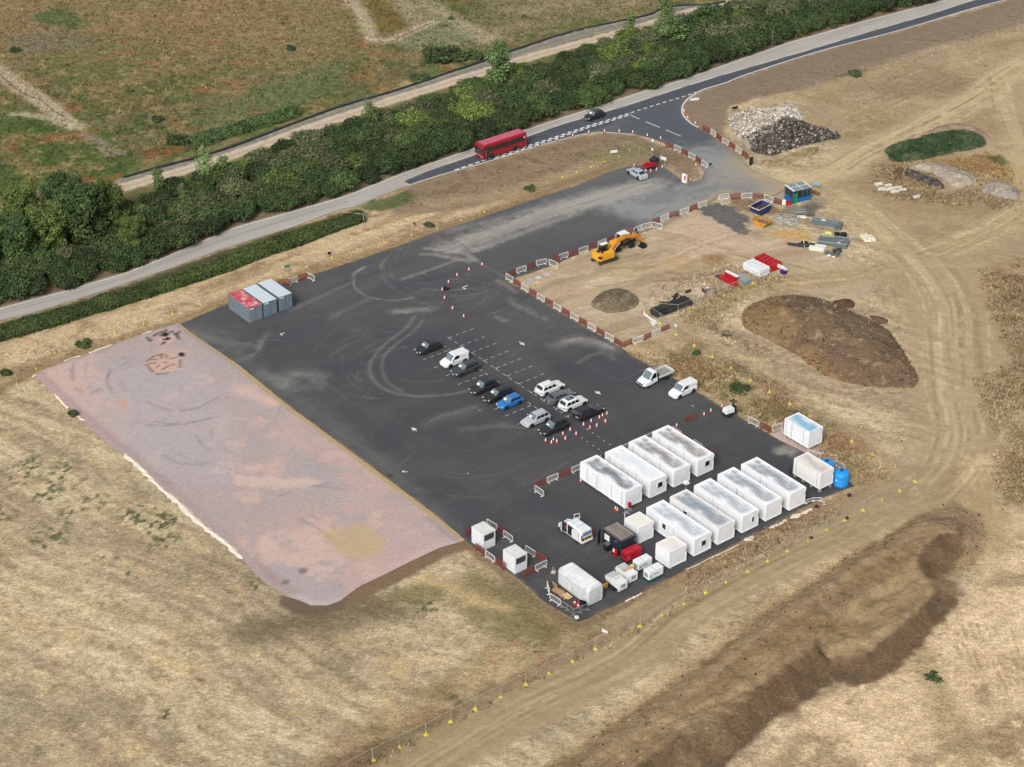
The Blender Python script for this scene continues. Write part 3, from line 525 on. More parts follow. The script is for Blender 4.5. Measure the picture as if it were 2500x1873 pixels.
# ---------------------------------------------------------------- asphalt of car park, entrance and new lane
def arc_pts(k, pts): return smooth_line(gp(k, pts), 8)
def asphalt_rgb(x, y, d):
    P = Paint(x, y, (74,74,76)); P.a[:] = .6
    u, v = rot(x, y, CYAW); q = fbm(u/12, v, 2.4, 4, 1); q2 = fbm(x, y, 9, 4, 3); u2, v2 = rot(x, y, YAW); q3 = fbm(u2/14, v2, 2.2, 4, 2)
    ent = sst(y, 300, 345)
    P.mix(ent*.5, (112,112,113)); P.mix(sst(y, 255, 300)*.35, (112,112,113)); P.mix((q-.48)*1.1*(.3+.7*ent), (122,119,114)); P.mix((.46-q)*1.1, (62,62,66)); P.mix(sst(q2, .5, .7)*.28, (98,95,92)); P.mix((q3-.52)*.8*(1-ent), (98,96,94)); P.mix(sst(q2, .46, .32)*.3, (68,70,80))
    # paler strip along the pad side
    P.poly(gp('n', [(441,791),(520,800),(700,930),(900,1080),(1130,1290),(1134,1318),(1054,1250),(840,1089),(586,894),(464,810)]), (106,106,103), 3, .5, 1.2)
    # dark newest lane on the main road, grey worn junction
    L = gp('n', [(986,443),(1134,388),(1279,338),(1374,304),(1530,259),(1670,213),(1751,188),(1972,124),(2257,40),(2520,-46),(2570,-34),(2382,19),(2002,125),(1781,200),(1703,225),(1535,280),(1480,310),(1400,334),(1313,357),(1081,426),(1001,451)])
    P.poly(L, (78,83,92), .5, .95)
    i = P._idx(L, 0); ins = sdist(x[i], y[i], L) > 0; uu, vv = rot(x[i], y[i], R(60)); P.mix(sst(fbm(x[i]/1.2, y[i], 2, 3, 2), .5, .65)*ins*.3, (94,98,104), i)
    J = gp('n', [(1530,285),(1660,238),(1664,268),(1690,304),(1757,350),(1700,375),(1590,338),(1500,322)]); P.poly(J, (84,90,98), 3, .8, 1)
    E_ = gp('n', [(1625,352),(1680,365),(1757,350),(1817,393),(1880,428),(1960,445),(1960,500),(1870,480),(1757,478),(1700,516),(1610,552),(1480,520),(1440,470),(1676,449),(1719,437),(1695,389)])
    P.poly(E_, (150,150,148), 6, .9, 2); i = P._idx(E_, 0); ins = sst(sdist(x[i], y[i], E_), 0, 3); P.mix(sst(fbm(x[i], y[i], 4, 5, 5), .52, .66)*ins*.5, (112,114,115), i)
    P.line(smooth_line(gp('n', [(1760,440),(1860,450),(1930,470)])), 4, (158,150,138), 4, .7, 1); P.line(smooth_line(gp('n', [(1540,570),(1620,545),(1690,512),(1745,484),(1790,474)])), 2.6, (172,156,132), 2.4, .8, 1.2, 1)
    P.line(gp('n', [(1825,405),(1890,430),(1940,450),(1915,475),(1880,488)]), 7, (166,152,128), 6, .9, 1.8, 1.2); P.line(gp('n', [(1850,420),(1895,437),(1932,452),(1915,468),(1890,482)]), 3.4, (178,158,124), 2.5, .95, 1.6, .9); P.line(gp('n', [(1793,375),(1817,393),(1850,420)]), 1.6, (160,146,124), 1.4, .8, .9, .8)
    # straight joints between paving passes
    for a, b in (((2,600,1510),(2,860,1657)),((5,870,45),(5,1065,155))): P.line([g(*a), g(*b)], .25, (150,148,142), .3, .45)
    # dusty wheel smears
    D_ = (166,162,152)
    for k, pts, w_, am in (('Q',[(1700,455),(1850,465),(2080,500),(2212,580)],1.0,.75),('Q',[(1660,515),(1800,522),(2000,560),(2200,575)],.9,.6),('Q',[(2050,460),(2212,470),(2400,420)],1.4,.6),('Q',[(1465,770),(1650,710),(1900,620),(2030,575),(2150,590)],.7,.6),('Q',[(945,725),(1000,685),(1060,650)],.6,.85),
        (2,[(700,1590),(900,1530),(1100,1460),(1400,1350),(1700,1270),(2000,1190)],4.2,.95),(2,[(800,1545),(1100,1440),(1400,1330),(1750,1240)],2.2,.8),(2,[(700,1480),(900,1440),(1150,1370),(1500,1270),(1800,1210)],2.6,.35),(2,[(850,1600),(1000,1560),(1300,1450),(1500,1380)],1.2,.6),(2,[(1450,1350),(1650,1290),(1900,1200)],3.4,.9),
        ('Q',[(950,740),(960,850),(1030,920),(1150,970),(1300,992),(1450,988),(1570,962)],.28,.7),('Q',[(950,800),(840,850),(600,960),(300,1100)],.8,.3),('Q',[(1100,990),(900,1080),(700,1180)],1.2,.22),('Q',[(1380,1110),(1500,1100),(1700,1085)],1.0,.5),
        (5,[(480,400),(420,480),(300,570),(220,660),(190,740),(230,830),(330,890),(500,915),(700,905),(820,880)],.5,.45),(5,[(530,430),(470,500),(350,590),(285,660),(270,740),(310,830),(400,880)],.45,.4),(5,[(340,370),(480,365),(600,350)],1.4,.3),
        (5,[(1400,590),(1500,560),(1650,580),(1750,620)],2.2,.45),(5,[(1450,560),(1600,550),(1720,600)],1.2,.5),(5,[(1530,700),(1620,650),(1700,640),(1760,680)],.7,.35),(5,[(560,1100),(640,1060),(760,1030),(860,1000)],2.4,.22),(5,[(780,1130),(900,1120),(1100,1090)],1.2,.2),(5,[(1450,1170),(1350,1160),(1200,1120),(1000,1110)],.5,.3),
        (4,[(1850,810),(1900,780),(2050,790)],2.6,.45),(4,[(1690,770),(1850,850),(2050,850)],2.2,.28),(4,[(1500,700),(1640,640),(1680,560),(1720,510)],1.0,.28),(4,[(1230,500),(1400,560),(1640,600)],1.4,.2),('C',[(1330,370),(1420,330),(1500,360)],1.4,.7),('C',[(1340,390),(1420,370),(1470,410)],.9,.6),('C',[(1290,330),(1400,350)],.7,.5),
        ('R',[(640,700),(760,760),(880,850)],1.0,.35),('R',[(800,940),(900,1030),(1100,1120)],1.2,.3),('J',[(380,880),(900,840),(1190,830)],1.6,.3),('J',[(300,1150),(700,1040),(1100,900)],1.4,.4)):
        P.line(arc_pts(k, pts), w_, D_, w_*1.1, am*.8, w_*.3, .8)
        if w_ > .8:
            for t in range(int(w_*3)): o1 = random.uniform(-w_*.6, w_*.6); P.line([(a+o1*.3, b+o1) for a, b in arc_pts(k, pts)], .3, (184,180,170) if t % 2 else (120,118,114), .35, am*.6, .12, .8, brk=(1.5, .4))
    rr = random.Random(8)
    for k, cx, cy, r0, r1, a0_, a1_, n_, am in ((5,420,720,6,13,1.5,5.2,22,.26),(2,640,1720,5,12,2.2,5.6,20,.26),(5,1550,700,5,14,.2,2.6,12,.2),(4,1750,700,4,12,1,4,14,.2),(5,900,1100,6,20,3,6,12,.13),('R',250,900,3,10,0,6,14,.16),('A',1200,500,3,10,0,6,10,.1),(4,1500,560,4,10,0,3,10,.16)):
        ox, oy = g(k, cx, cy)
        for t in range(n_):
            r_ = rr.uniform(r0, r1); s0 = rr.uniform(a0_, a1_-.8); s1 = s0+rr.uniform(.4, 1.6); ex = rr.uniform(.7, 1.2); jx, jy = rr.uniform(-3,3), rr.uniform(-3,3)
            P.line([(ox+jx+r_*math.cos(s0+(s1-s0)*q/9), oy+jy+r_*ex*math.sin(s0+(s1-s0)*q/9)) for q in range(10)], .24, (150,147,140), .3, am*rr.uniform(.5, 1.5), .05, .5, brk=(1.4, .34))
    for t in range(90):
        x0_, y0_ = g('n', rr.uniform(500, 1900), rr.uniform(480, 1450)); a_ = CYAW+rr.gauss(0, .12) if rr.random() < .6 else YAW+rr.gauss(0, .12); L_ = rr.uniform(4, 16); P.line([(x0_, y0_), (x0_+L_*math.cos(a_)*.5, y0_+L_*math.sin(a_)*.5), (x0_+L_*math.cos(a_+.06), y0_+L_*math.sin(a_+.06))], .24, (140,137,132) if t % 3 else (54,54,56), .35, rr.uniform(.12, .35)*(1.5 if y0_ > 300 else 1), .05, .5, brk=(1.8, .36))
    for k, pts in ((5,[(1120,320),(1220,370),(1380,440),(1300,430)]),(5,[(960,380),(1080,430),(1040,440)]),('R',[(520,1150),(660,1100),(640,1130)]),('R',[(1060,1110),(1100,1110),(1090,1130)]),('R',[(650,1260),(780,1220),(760,1250)])): P.poly(gp(k, pts), (140,137,128), .8, .5, .5, brk=(.8, .35))
    P.poly(gp('D', [(1030,150),(1120,170),(1100,200),(1030,180)]), (52,52,54), .6, .7, .2); P.poly(gp(5, [(300,1410),(340,1420),(330,1440),(300,1430)]), (48,48,50), .6, .8, .3)
    e = sst(d, .6, 0)*sst(fbm(x, y, 1.5, 3, 1), .35, .6); P.mix(e*.7, (128,115,97))
    return P.c, P.a
M_ASPH = attr_mat('asphalt', rough=.85, fine=((6, .16), (2.0, .12)), spec=.25)
flat = lambda z0: (lambda x, y, d: np.full(x.shape, z0))
o = sheet('car_park_asphalt', PARK, .28, flat(.04), asphalt_rgb, M_ASPH, spy=.34); tag(o, kind='structure')
def road_rgb(x, y, d):
    P = Paint(x, y, (177,172,164)); P.a[:] = .4; a_ = math.atan2(rn[9][1]-rn[3][1], rn[9][0]-rn[3][0]); u, v = rot(x, y, a_)
    P.mix(sst(fbm(u/16, v, 1.3, 3, 2), .5, .65)*.35, (158,153,146)); P.mix(sst(fbm(x, y, 5, 4, 1), .55, .7)*.35, (190,185,176))
    P.line([((a[0]+b[0])/2, (a[1]+b[1])/2) for a, b in zip(rf[:7], [g('n', *q) for q in ((-160,832),(0,783),(160,740),(310,690),(410,650),(590,590),(856,508))])], .35, (146,141,134), .4, .6, .1)
    P.mix(sst(d, .5, 0)*.4, (150,138,120)); return P.c, P.a
o = sheet('road', ROAD, .3, flat(.036), road_rgb, attr_mat('worn_road', rough=.9, fine=((9, .12), (2, .1))), spy=.4); tag(o, kind='structure')
# ---------------------------------------------------------------- crushed stone pad
def pad_rgb(x, y, d):
    P = Paint(x, y, (179,161,157)); P.a[:] = .75
    q = fbm(x, y, 12, 5, 1); q2 = fbm(x, y, 3.5, 5, 4); u, v = rot(x, y, YAW); q3 = fbm(u/6, v, 3.5, 4, 2)
    P.mix(sst(q, .48, .62)*.6, (198,168,158)); P.mix(sst(q2, .57, .7)*.55, (208,176,162)); P.mix(sst(q3, .55, .68)*.45, (172,165,166)); P.mix(sst(q2, .40, .3)*.4, (168,161,162))
    P.poly(gp(4, [(240,760),(600,640),(640,800),(560,900),(700,1000),(560,1080),(300,850)]), (202,174,163), 4, .75, 1.5)
    P.poly(gp(4, [(700,700),(1250,700),(1500,950),(1500,1500),(900,1400),(700,1150),(620,900)]), (180,174,176), 6, .55, 2.5)
    P.poly(gp(4, [(1500,860),(1640,870),(1850,980),(1700,990),(1540,900)]), (212,180,168), 2.5, .8, 1)
    P.poly(gp(4, [(740,960),(820,940),(830,980),(780,1010)]), (202,162,144), 1, .9, .4)
    P.poly(gp(4, [(1400,1400),(1650,1370),(1800,1450),(1950,1440),(2150,1480),(1900,1520),(1500,1500)]), (212,184,172), 1.5, .75, 1.2, brk=(2, .35))
    P.poly(gp(7, [(1560,180),(2209,100),(2209,400),(2000,480),(1900,420),(1700,330),(1600,260)]), (208,178,166), 2.5, .8, 1.5, brk=(2.5, .36))
    P.line(gp('n', [(87,913),(183,1008),(316,1117),(445,1231),(597,1367),(700,1450)]), 2.2, (160,140,138), 1.4, .7, .3)
    for k, pts in ((4,[(470,820),(465,740),(500,680),(600,640)]),(4,[(690,800),(720,720),(800,680)]),(4,[(720,900),(690,820),(720,760),(840,700)]),(4,[(940,960),(1100,1010),(1250,1000),(1400,930)]),(4,[(960,1080),(1150,1100),(1350,1060)]),(4,[(850,1080),(1000,1110),(1200,1100)]),(4,[(1290,1110),(1270,1180),(1310,1240),(1380,1290)]),(4,[(1050,1300),(1150,1350),(1300,1360)]),(4,[(1700,1050),(1720,1000),(1800,990)]),(4,[(640,880),(560,900),(480,870)]),(4,[(1800,1560),(2000,1500),(2200,1520)]),(4,[(1020,780),(1090,770)]),(7,[(1900,60),(2050,140),(2209,260)]),(8,[(560,60),(700,180),(760,200)]),(8,[(0,500),(100,480),(180,500)])):
        P.line(arc_pts(k, pts), .45, (140,132,136), .4, .55, .15, .8, brk=(1.5, .3)); P.line([(a+1.9, b+.6) for a, b in arc_pts(k, pts)], .4, (146,138,142), .4, .4, .15, .8, brk=(1.5, .35))
    # dark patch and the muddy disc at the top
    P.poly(arc_pts('W', [(640,1150),(860,1010),(1160,950),(1400,960),(1560,1150),(1600,1300),(1300,1440),(860,1450),(680,1330)]), (204,170,152), .5, .9, .2)
    for pts in ([(640,1160),(860,1010),(1100,960)],[(700,1130),(940,1100)],[(660,1230),(900,1195)],[(640,1250),(720,1340),(830,1440)],[(1080,1370),(1250,1270),(1380,1240)],[(1110,1180),(1190,1210)],[(1270,1085),(1440,1060)],[(1160,980),(1190,1050)],[(1020,980),(1060,1060)],[(1500,1290),(1580,1310)],[(1530,1120),(1560,1240)],[(980,1260),(920,1320)],[(900,1500),(1100,1500),(1220,1470)]):
        P.line(gp('W', pts), .28, (96,78,72), .3, .75, .12, .5)
    for pts in ([(820,480),(960,400),(1180,320)],[(1010,460),(1220,440)],[(1100,570),(1270,540)],[(1260,380),(1320,350),(1420,420),(1520,550)],[(1500,400),(1550,350)],[(670,520),(760,610)],[(1080,690),(1120,640)]): P.line(gp('W', pts), .42, (70,62,62), .4, .85, .25, .5)
    for pts in ([(1000,470),(1060,420),(1160,370),(1230,430),(1180,490)],[(1140,570),(1200,510),(1280,530),(1250,590)],[(1500,980),(1540,930),(1610,920),(1660,960),(1670,1010),(1610,1030),(1540,1020)]): P.poly(gp('W', pts), (34,30,32), .3, .97, .1)
    P.poly(gp('W', [(880,570),(1050,530),(1060,600),(1030,650),(940,610)]), (206,172,148), .3, .8, .1); P.poly(gp('W', [(1290,520),(1330,450),(1420,500),(1400,560)]), (208,176,166), .3, .8, .1)
    # sand spread and the ochre margin
    P.poly(arc_pts(8, [(-120,150),(60,110),(180,120),(270,190),(280,250),(200,310),(60,320),(-60,240)]), (190,168,130), 1.6, .8, .8, a=.5)
    P.line(gp('n', [(452,800),(520,845),(586,897),(703,991),(840,1092),(940,1170),(1054,1253),(1128,1312)]), 1.3, (196,170,118), .8, .9, .3, a=.5)
    for kx, ky, r0 in ((1945,405,.7),(1835,475,.6)): cx, cy = g(7, kx, ky); P.poly([(cx+r0*math.cos(t), cy+r0*math.sin(t)) for t in range(6)], (120,108,110), .5, .8, .2)
    return P.c, P.a
M_PAD = attr_mat('crushed_stone', fine=((5.5, .14), (2.0, .09)), bump=.3)
padz = lambda x, y, d: .03+.16*sst(d, 0, .9)+(fbm(x, y, 5, 3, 2)-.5)*.1*sst(d, .5, 2)
o = sheet('stone_pad', PAD, .28, padz, pad_rgb, M_PAD, spy=.34); tag(o, kind='structure')
# ---------------------------------------------------------------- heaps
def heap(name, label, cat, poly, h, slope, colf, mat_, sp=.25, rough=.32, kind=None, flatn=0):
    cx = sum(p[0] for p in poly)/len(poly); cy = sum(p[1] for p in poly)/len(poly)
    def zf(x, y, d):
        t = d*slope; z = h*(1-np.exp(-t/h*1.25)); z = z+(fbm(x, y, 1.6, 4, 2)-.5)*rough*2*sst(d, 0, 1.2)+(fbm(x, y, 5, 2, 5)-.5)*h*.5*sst(d, .5, 3); return z-.05
    o = sheet(name, poly, sp, zf, colf, mat_, origin=(cx, cy)); return tag(o, label, cat, kind=kind)
M_SOIL = attr_mat('bare_soil', fine=((4.5, .24), (1.7, .14)), bump=.7)
def two(c1, c2, c3, s=4):
    def f(x, y, d):
        P = Paint(x, y, c1); P.a[:] = 1; P.mix(sst(fbm(x, y, s, 5, 2), .48, .6), c2); P.mix(sst(fbm(x, y, s*.4, 4, 5), .56, .68)*.7, c3); return P.c, P.a
    return f
BM = smooth_line(gp(6, [(385,440),(400,360),(520,300),(700,270),(900,290),(1130,385),(1330,480),(1440,620),(1540,790),(1520,868),(1400,875),(1200,865),(950,805),(760,680),(600,590),(430,500)]), 4, True)
def bm_rgb(x, y, d):
    P = Paint(x, y, (114,94,75)); u, v = rot(x, y, R(-30)); P.mix(sst(fbm(u/4, v, 2, 4, 1), .5, .64)*.5, (100,82,63)); P.mix(sst(fbm(x, y, 6, 4, 3), .52, .66)*.45, (136,113,86)); P.mix(sst(fbm(x, y, 1.2, 3, 6), .66, .74)*.6, (172,150,120))
    P.poly(gp(6, [(370,400),(420,300),(640,260),(720,420),(780,560),(640,600),(430,520)]), (148,122,82), 4, .65, 1.5); P.poly(gp(6, [(760,640),(900,660),(960,760),(1080,840),(950,820),(780,700)]), (144,112,74), 2, .6, 1)
    P.mix(sst(d, .9, .1)*.4, (112,92,68)); return P.c, P.a
heap('soil_mound', 'large brown topsoil mound beyond the fence, ochre at its left end', 'mound', BM, 2.2, .62, bm_rgb, M_SOIL, .25, .42)
heap('soil_heap', 'small dark brown soil heap behind the large topsoil mound, farther from the camera', 'heap', smooth_line(gp(6, [(955,330),(990,300),(1080,290),(1140,320),(1130,368),(1050,365),(985,350)]), 3, True), .8, .8, two((92,72,56), (112,88,66), (72,56,46), 1.5), M_SOIL)
heap('soil_heap', 'low dark brown soil heap against the far right side of the large topsoil mound', 'heap', smooth_line(gp(6, [(1190,400),(1260,395),(1340,420),(1350,450),(1300,468),(1220,440)]), 3, True), .6, .7, two((112,88,70), (128,104,82), (92,72,58), 1.5), M_SOIL)
def green_rgb(x, y, d):
    P = Paint(x, y, (66,86,58)); P.mix(sst(fbm(x, y, 2.5, 4, 2), .5, .64)*.8, (92,102,74)); P.mix(sst(fbm(x, y, 1, 3, 4), .6, .7)*.6, (124,124,92)); P.mix(sst(fbm(x, y, 3, 4, 6), .55, .66)*.6, (54,76,50)); P.mix(sst(d, 1.4, .1)*.6, (112,106,80)); return P.c, P.a
heap('grassy_mound', 'long low mound covered in dark green weeds', 'mound', smooth_line(gp('O', [(200,430),(270,330),(450,270),(800,190),(1200,120),(1450,130),(1620,210),(1715,310),(1600,370),(1300,430),(900,520),(500,590),(290,560)]), 4, True), 1.2, .5, green_rgb, M_SOIL)
heap('soil_heap', 'pale brown soil ridge along the back of the green weedy mound', 'heap', smooth_line(gp('O', [(480,240),(760,140),(950,60),(1150,10),(1400,30),(1650,120),(1760,240),(1700,250),(1500,140),(1200,110),(850,185),(600,235)]), 3, True), 1.0, .6, two((150,128,110), (136,114,94), (166,150,136), 2), M_SOIL)
M_GRAV = attr_mat('gravel', fine=((9, .25), (3, .2)), bump=.6)
heap('gravel_heap', 'wide flat heap of pale grey gravel behind the black rubbish pile', 'heap', smooth_line(gp('O', [(580,640),(680,590),(900,575),(1150,610),(1350,680),(1540,770),(1550,880),(1480,930),(1250,930),(1080,880),(900,780),(700,700)]), 4, True), 1.3, .6, two((168,156,140), (152,140,126), (190,178,160), 1.2), M_GRAV)
heap('gravel_heap', 'rounded heap of grey stone at the far right of the heaps', 'heap', smooth_line(gp('O', [(1560,970),(1600,900),(1720,840),(1850,820),(2050,890),(2180,1000),(2150,1110),(2000,1120),(1800,1080),(1640,1040)]), 4, True), 1.5, .7, two((160,148,136), (142,132,120), (184,174,160), 1.0), M_GRAV)
heap('rubbish_heap', 'heap of black torn sheeting and dark waste in front of the pale gravel heap', 'heap', smooth_line(gp('O', [(480,760),(500,690),(580,645),(680,700),(840,760),(1040,850),(1100,940),(1060,965),(900,930),(780,900),(560,800)]), 3, True), 1.2, 1.0, two((66,58,56), (92,82,76), (150,142,132), .8), M_SOIL, .25, .5)
heap('soil_heap', 'rough brown soil heap at the left end of the black rubbish pile', 'heap', smooth_line(gp('O', [(300,750),(330,660),(450,630),(540,660),(500,790),(480,850),(380,850)]), 3, True), .9, .8, two((126,98,74), (104,80,60), (146,120,92), 1), M_SOIL)
def brush_rgb(x, y, d):
    P = Paint(x, y, (122,110,88)); a = np.arctan2(y-BH[1], x-BH[0]); P.mix(sst(vn(a*9, d*.4, .5, 1), .5, .7)*.7, (88,76,58)); P.mix(sst(fbm(x, y, .8, 3, 4), .6, .7)*.6, (158,144,118)); return P.c, P.a
BH = g('M', 60, 590); BH = g(5, 1760, 310)
heap('hardcore_heap', 'round heap of grey brown stone in the yard beside the pale sand patch', 'heap', smooth_line(gp(5, [(1600,330),(1650,260),(1740,225),(1850,230),(1930,290),(1920,345),(1840,380),(1740,395),(1650,370)]), 4, True), 1.2, .65, brush_rgb, M_SOIL, .25, .3)
heap('sand_heap', 'thin spread of pale sand left of the round stone heap', 'heap', smooth_line(gp(5, [(1445,295),(1480,265),(1560,255),(1620,240),(1610,330),(1550,350),(1480,330)]), 4, True), .15, .3, two((206,188,156), (196,176,142), (214,198,168), 1.5), M_SOIL, .3, .04)
heap('sand_heap', 'low brown sand heap in the middle of the machine yard', 'heap', smooth_line(gp('M', [(1000,150),(1040,80),(1120,60),(1230,80),(1270,120),(1230,170),(1130,205),(1060,190)]), 4, True), .6, .45, two((164,136,98), (150,122,86), (184,158,118), 1.5), M_SOIL, .3, .1)
# broken concrete: a heap underneath plus the loose lumps as one mass
RUB = smooth_line(gp('P', [(330,350),(480,270),(650,225),(850,230),(1000,180),(1170,175),(1300,260),(1370,400),(1560,470),(1800,540),(1830,620),(1650,650),(1500,690),(1200,750),(920,860),(760,830),(640,790),(480,640),(380,500)]), 3, True)
def rub_rgb(x, y, d):
    P = Paint(x, y, (158,146,130)); u = gp('P', [(1050,400),(1400,430),(1800,520),(1900,640),(1500,720),(900,900),(560,820),(700,680),(980,600),(1000,480)]); P.mix(sst(fbm(x, y, 2, 4, 3), .5, .6)*.6, (190,182,170)); P.poly(u, (84,76,70), 1.5, .9, 1); return P.c, P.a
heap('rubble_heap', 'wide heap of broken concrete and dark planings inside the mesh fence by the junction', 'heap', RUB, 1.5, .7, rub_rgb, M_GRAV, .3, .3)
# haul spoil beside rubble
heap('soil_heap', 'pale brown spoil ridge along the near side of the broken concrete heap', 'heap', smooth_line(gp('P', [(760,900),(950,890),(1200,780),(1520,710),(1570,760),(1500,850),(1300,920),(1050,1000),(880,1010),(780,960)]), 4, True), .8, .6, two((162,142,104), (140,122,88), (182,164,126), 1.6), M_SOIL)
# ================================================================ VEGETATION
rs = np.random.RandomState(11)
M_LEAF = attr_mat('foliage', rough=.7, fine=((2.5, .18),), objrand=.26, spec=.2)
M_BARK = mat('bark', (96,82,66), .9, var=.3, scale=4)
def up_normal(m, k):
    """thin blades scatter light through: lean their shading normal to the sky"""
    nt = m.node_tree; b = nt.nodes['Principled BSDF']; ge = node(nt, 'ShaderNodeNewGeometry'); a = node(nt, 'ShaderNodeVectorMath', operation='ADD'); a.inputs[1].default_value = (0, 0, k)
    nt.links.new(ge.outputs['Normal'], a.inputs[0]); n = node(nt, 'ShaderNodeVectorMath', operation='NORMALIZE'); nt.links.new(a.outputs[0], n.inputs[0]); nt.links.new(n.outputs[0], b.inputs['Normal'])
up_normal(M_LEAF, .9)
def quads_mesh(name, C, N, size, rgb, parent=None, mat_=None, aspect=1.0):
    """one leaf clump quad at each centre C with normal N"""
    n = len(C); N = N/np.linalg.norm(N, axis=1)[:, None]; r_ = rs.randn(n, 3); U = np.cross(N, r_); U /= np.linalg.norm(U, axis=1)[:, None]; W_ = np.cross(N, U)
    s = (size*(.6+.8*rs.rand(n)))[:, None]/2
    V = np.stack([C-U*s-W_*s*aspect, C+U*s-W_*s*aspect*.6, C+U*s*.7+W_*s*aspect, C-U*s+W_*s*.8*aspect], 1).reshape(-1, 3)
    me = bpy.data.meshes.new(name); me.vertices.add(len(V)); me.vertices.foreach_set('co', V.ravel().astype(np.float32))
    F = np.arange(4*n, dtype=np.int32); me.loops.add(4*n); me.loops.foreach_set('vertex_index', F)
    me.polygons.add(n); me.polygons.foreach_set('loop_start', np.arange(0, 4*n, 4, dtype=np.int32)); me.polygons.foreach_set('loop_total', np.full(n, 4, np.int32)); me.update(calc_edges=True)
    set_tint(me, lin_np(np.repeat(rgb, 4, axis=0))); me.materials.append(mat_ or M_LEAF)
    o = bpy.data.objects.new(name, me); link(o)
    if parent: o.parent = parent
    return o
def crown(parent, blobs, n, size, c1, c2, name='crown'):
    w_ = np.array([b[3]**2 for b in blobs]); k = rs.choice(len(blobs), n, p=w_/w_.sum()); B = np.array(blobs)[k]
    d = rs.randn(n, 3); d /= np.linalg.norm(d, axis=1)[:, None]; rr = B[:, 3:4]*(.4+.75*rs.rand(n, 1)**.6)
    C = B[:, :3]+d*rr*np.array([1, 1, .85]); C[:, 2] = np.maximum(C[:, 2], .15)
    N = d+rs.randn(n, 3)*.55+np.array([0, 0, .35])
    bt = rs.rand(len(blobs))[k]; t = np.clip(bt*.6+rs.rand(n)*.5-.05, 0, 1)[:, None]
    rgb = np.array(c1)*(1-t)+np.array(c2)*t; rgb = rgb*(.8+.4*rs.rand(n, 1))
    return quads_mesh(name, C, N, size, rgb, parent)
def trunk(parent, h, r, tips):
    m = MB(); m.cyl((0,0,-.2), (0,0,h*.5), r, 7, r*.75); m.cyl((0,0,h*.5), (0,0,h*.85), r*.75, 7, r*.3)
    for t in tips: m.cyl((0,0,h*.35), tuple(t), r*.4, 5, r*.12)
    return m.build('trunk', M_BARK, parent, smooth=True)
def tree(name, kind, seed):
    global rs; rs = np.random.RandomState(seed); e = empty(name, (0,0,0))
    blobs = []
    if kind == 'bush':
        R0, H0 = 2.5, 3.1; c1, c2 = [((58,72,44),(90,108,60)),((50,64,40),(80,98,56)),((76,82,56),(106,110,76)),((78,94,48),(118,134,68))][seed % 4]
        for i in range(26):
            a = rs.rand()*6.28; q = R0*rs.rand()**.6*.9; blobs.append((q*math.cos(a), q*math.sin(a), H0*(.30+.5*rs.rand())*(1-.25*q/R0), .65+.6*rs.rand()))
        crown(e, blobs, 5200, .24, c1, c2); trunk(e, 2.4, .14, [b[:3] for b in blobs[:5]])
    elif kind == 'broad':
        R0, H0 = 3.8, 9.0
        for i in range(80):
            a = rs.rand()*6.28; z = 1.6+rs.rand()*(H0-2.6); q = R0*math.sqrt(max(0, 1-((z-4.2)/5.2)**2))*rs.rand()**.5*.85; blobs.append((q*math.cos(a), q*math.sin(a), z, (.6+.6*rs.rand())))
        crown(e, blobs, 15000, .26, (56,74,46) if seed == 41 else (70,84,44), (88,106,60) if seed == 41 else (110,124,62)); trunk(e, 8, .3, [b[:3] for b in blobs[:9]])
    elif kind == 'poplar':
        H0 = 8.6
        for i in range(34):
            a = rs.rand()*6.28; z = 1.2+rs.rand()*(H0-1.8); q = 1.6*math.sqrt(max(.04, 1-((z-3.6)/5.4)**2))*rs.rand()**.5; blobs.append((q*math.cos(a), q*math.sin(a), z, .6+.8*rs.rand()))
        crown(e, blobs, 4200, .26, (76,98,58), (110,132,80)); trunk(e, 8, .16, [b[:3] for b in blobs[:8]])
    elif kind == 'sapling':
        H0 = 6.0
        for i in range(13):
            a = rs.rand()*6.28; z = 1.0+rs.rand()*(H0-1.4); q = 1.3*(1-abs(z-3)/4.5)*rs.rand()**.5; blobs.append((q*math.cos(a), q*math.sin(a), z, .6+.7*rs.rand()))
        crown(e, blobs, 1300, .22, (94,116,68), (132,148,92)); trunk(e, 5.5, .09, [b[:3] for b in blobs[:7]])
    elif kind == 'shrub':
        for i in range(8):
            a = rs.rand()*6.28; q = rs.rand()*.9; blobs.append((q*math.cos(a), q*math.sin(a), .3+.6*rs.rand(), .45+.3*rs.rand()))
        crown(e, blobs, 700, .25, (56,74,46), (88,102,62)); trunk(e, .8, .05, [b[:3] for b in blobs[:3]])
    return e
def place(e, x, y, s=1, sz=None, yaw=None, label=None, cat=None, group=None, z=0, first=[]):
    if id(e) in [id(k) for k in first]: o = copy_tree(e)
    else: first.append(e); o = e
    o.location = (x, y, z); o.scale = (s, s, sz or s); o.rotation_euler[2] = random.random()*6.28 if yaw is None else yaw
    return tag(o, label, cat, group)
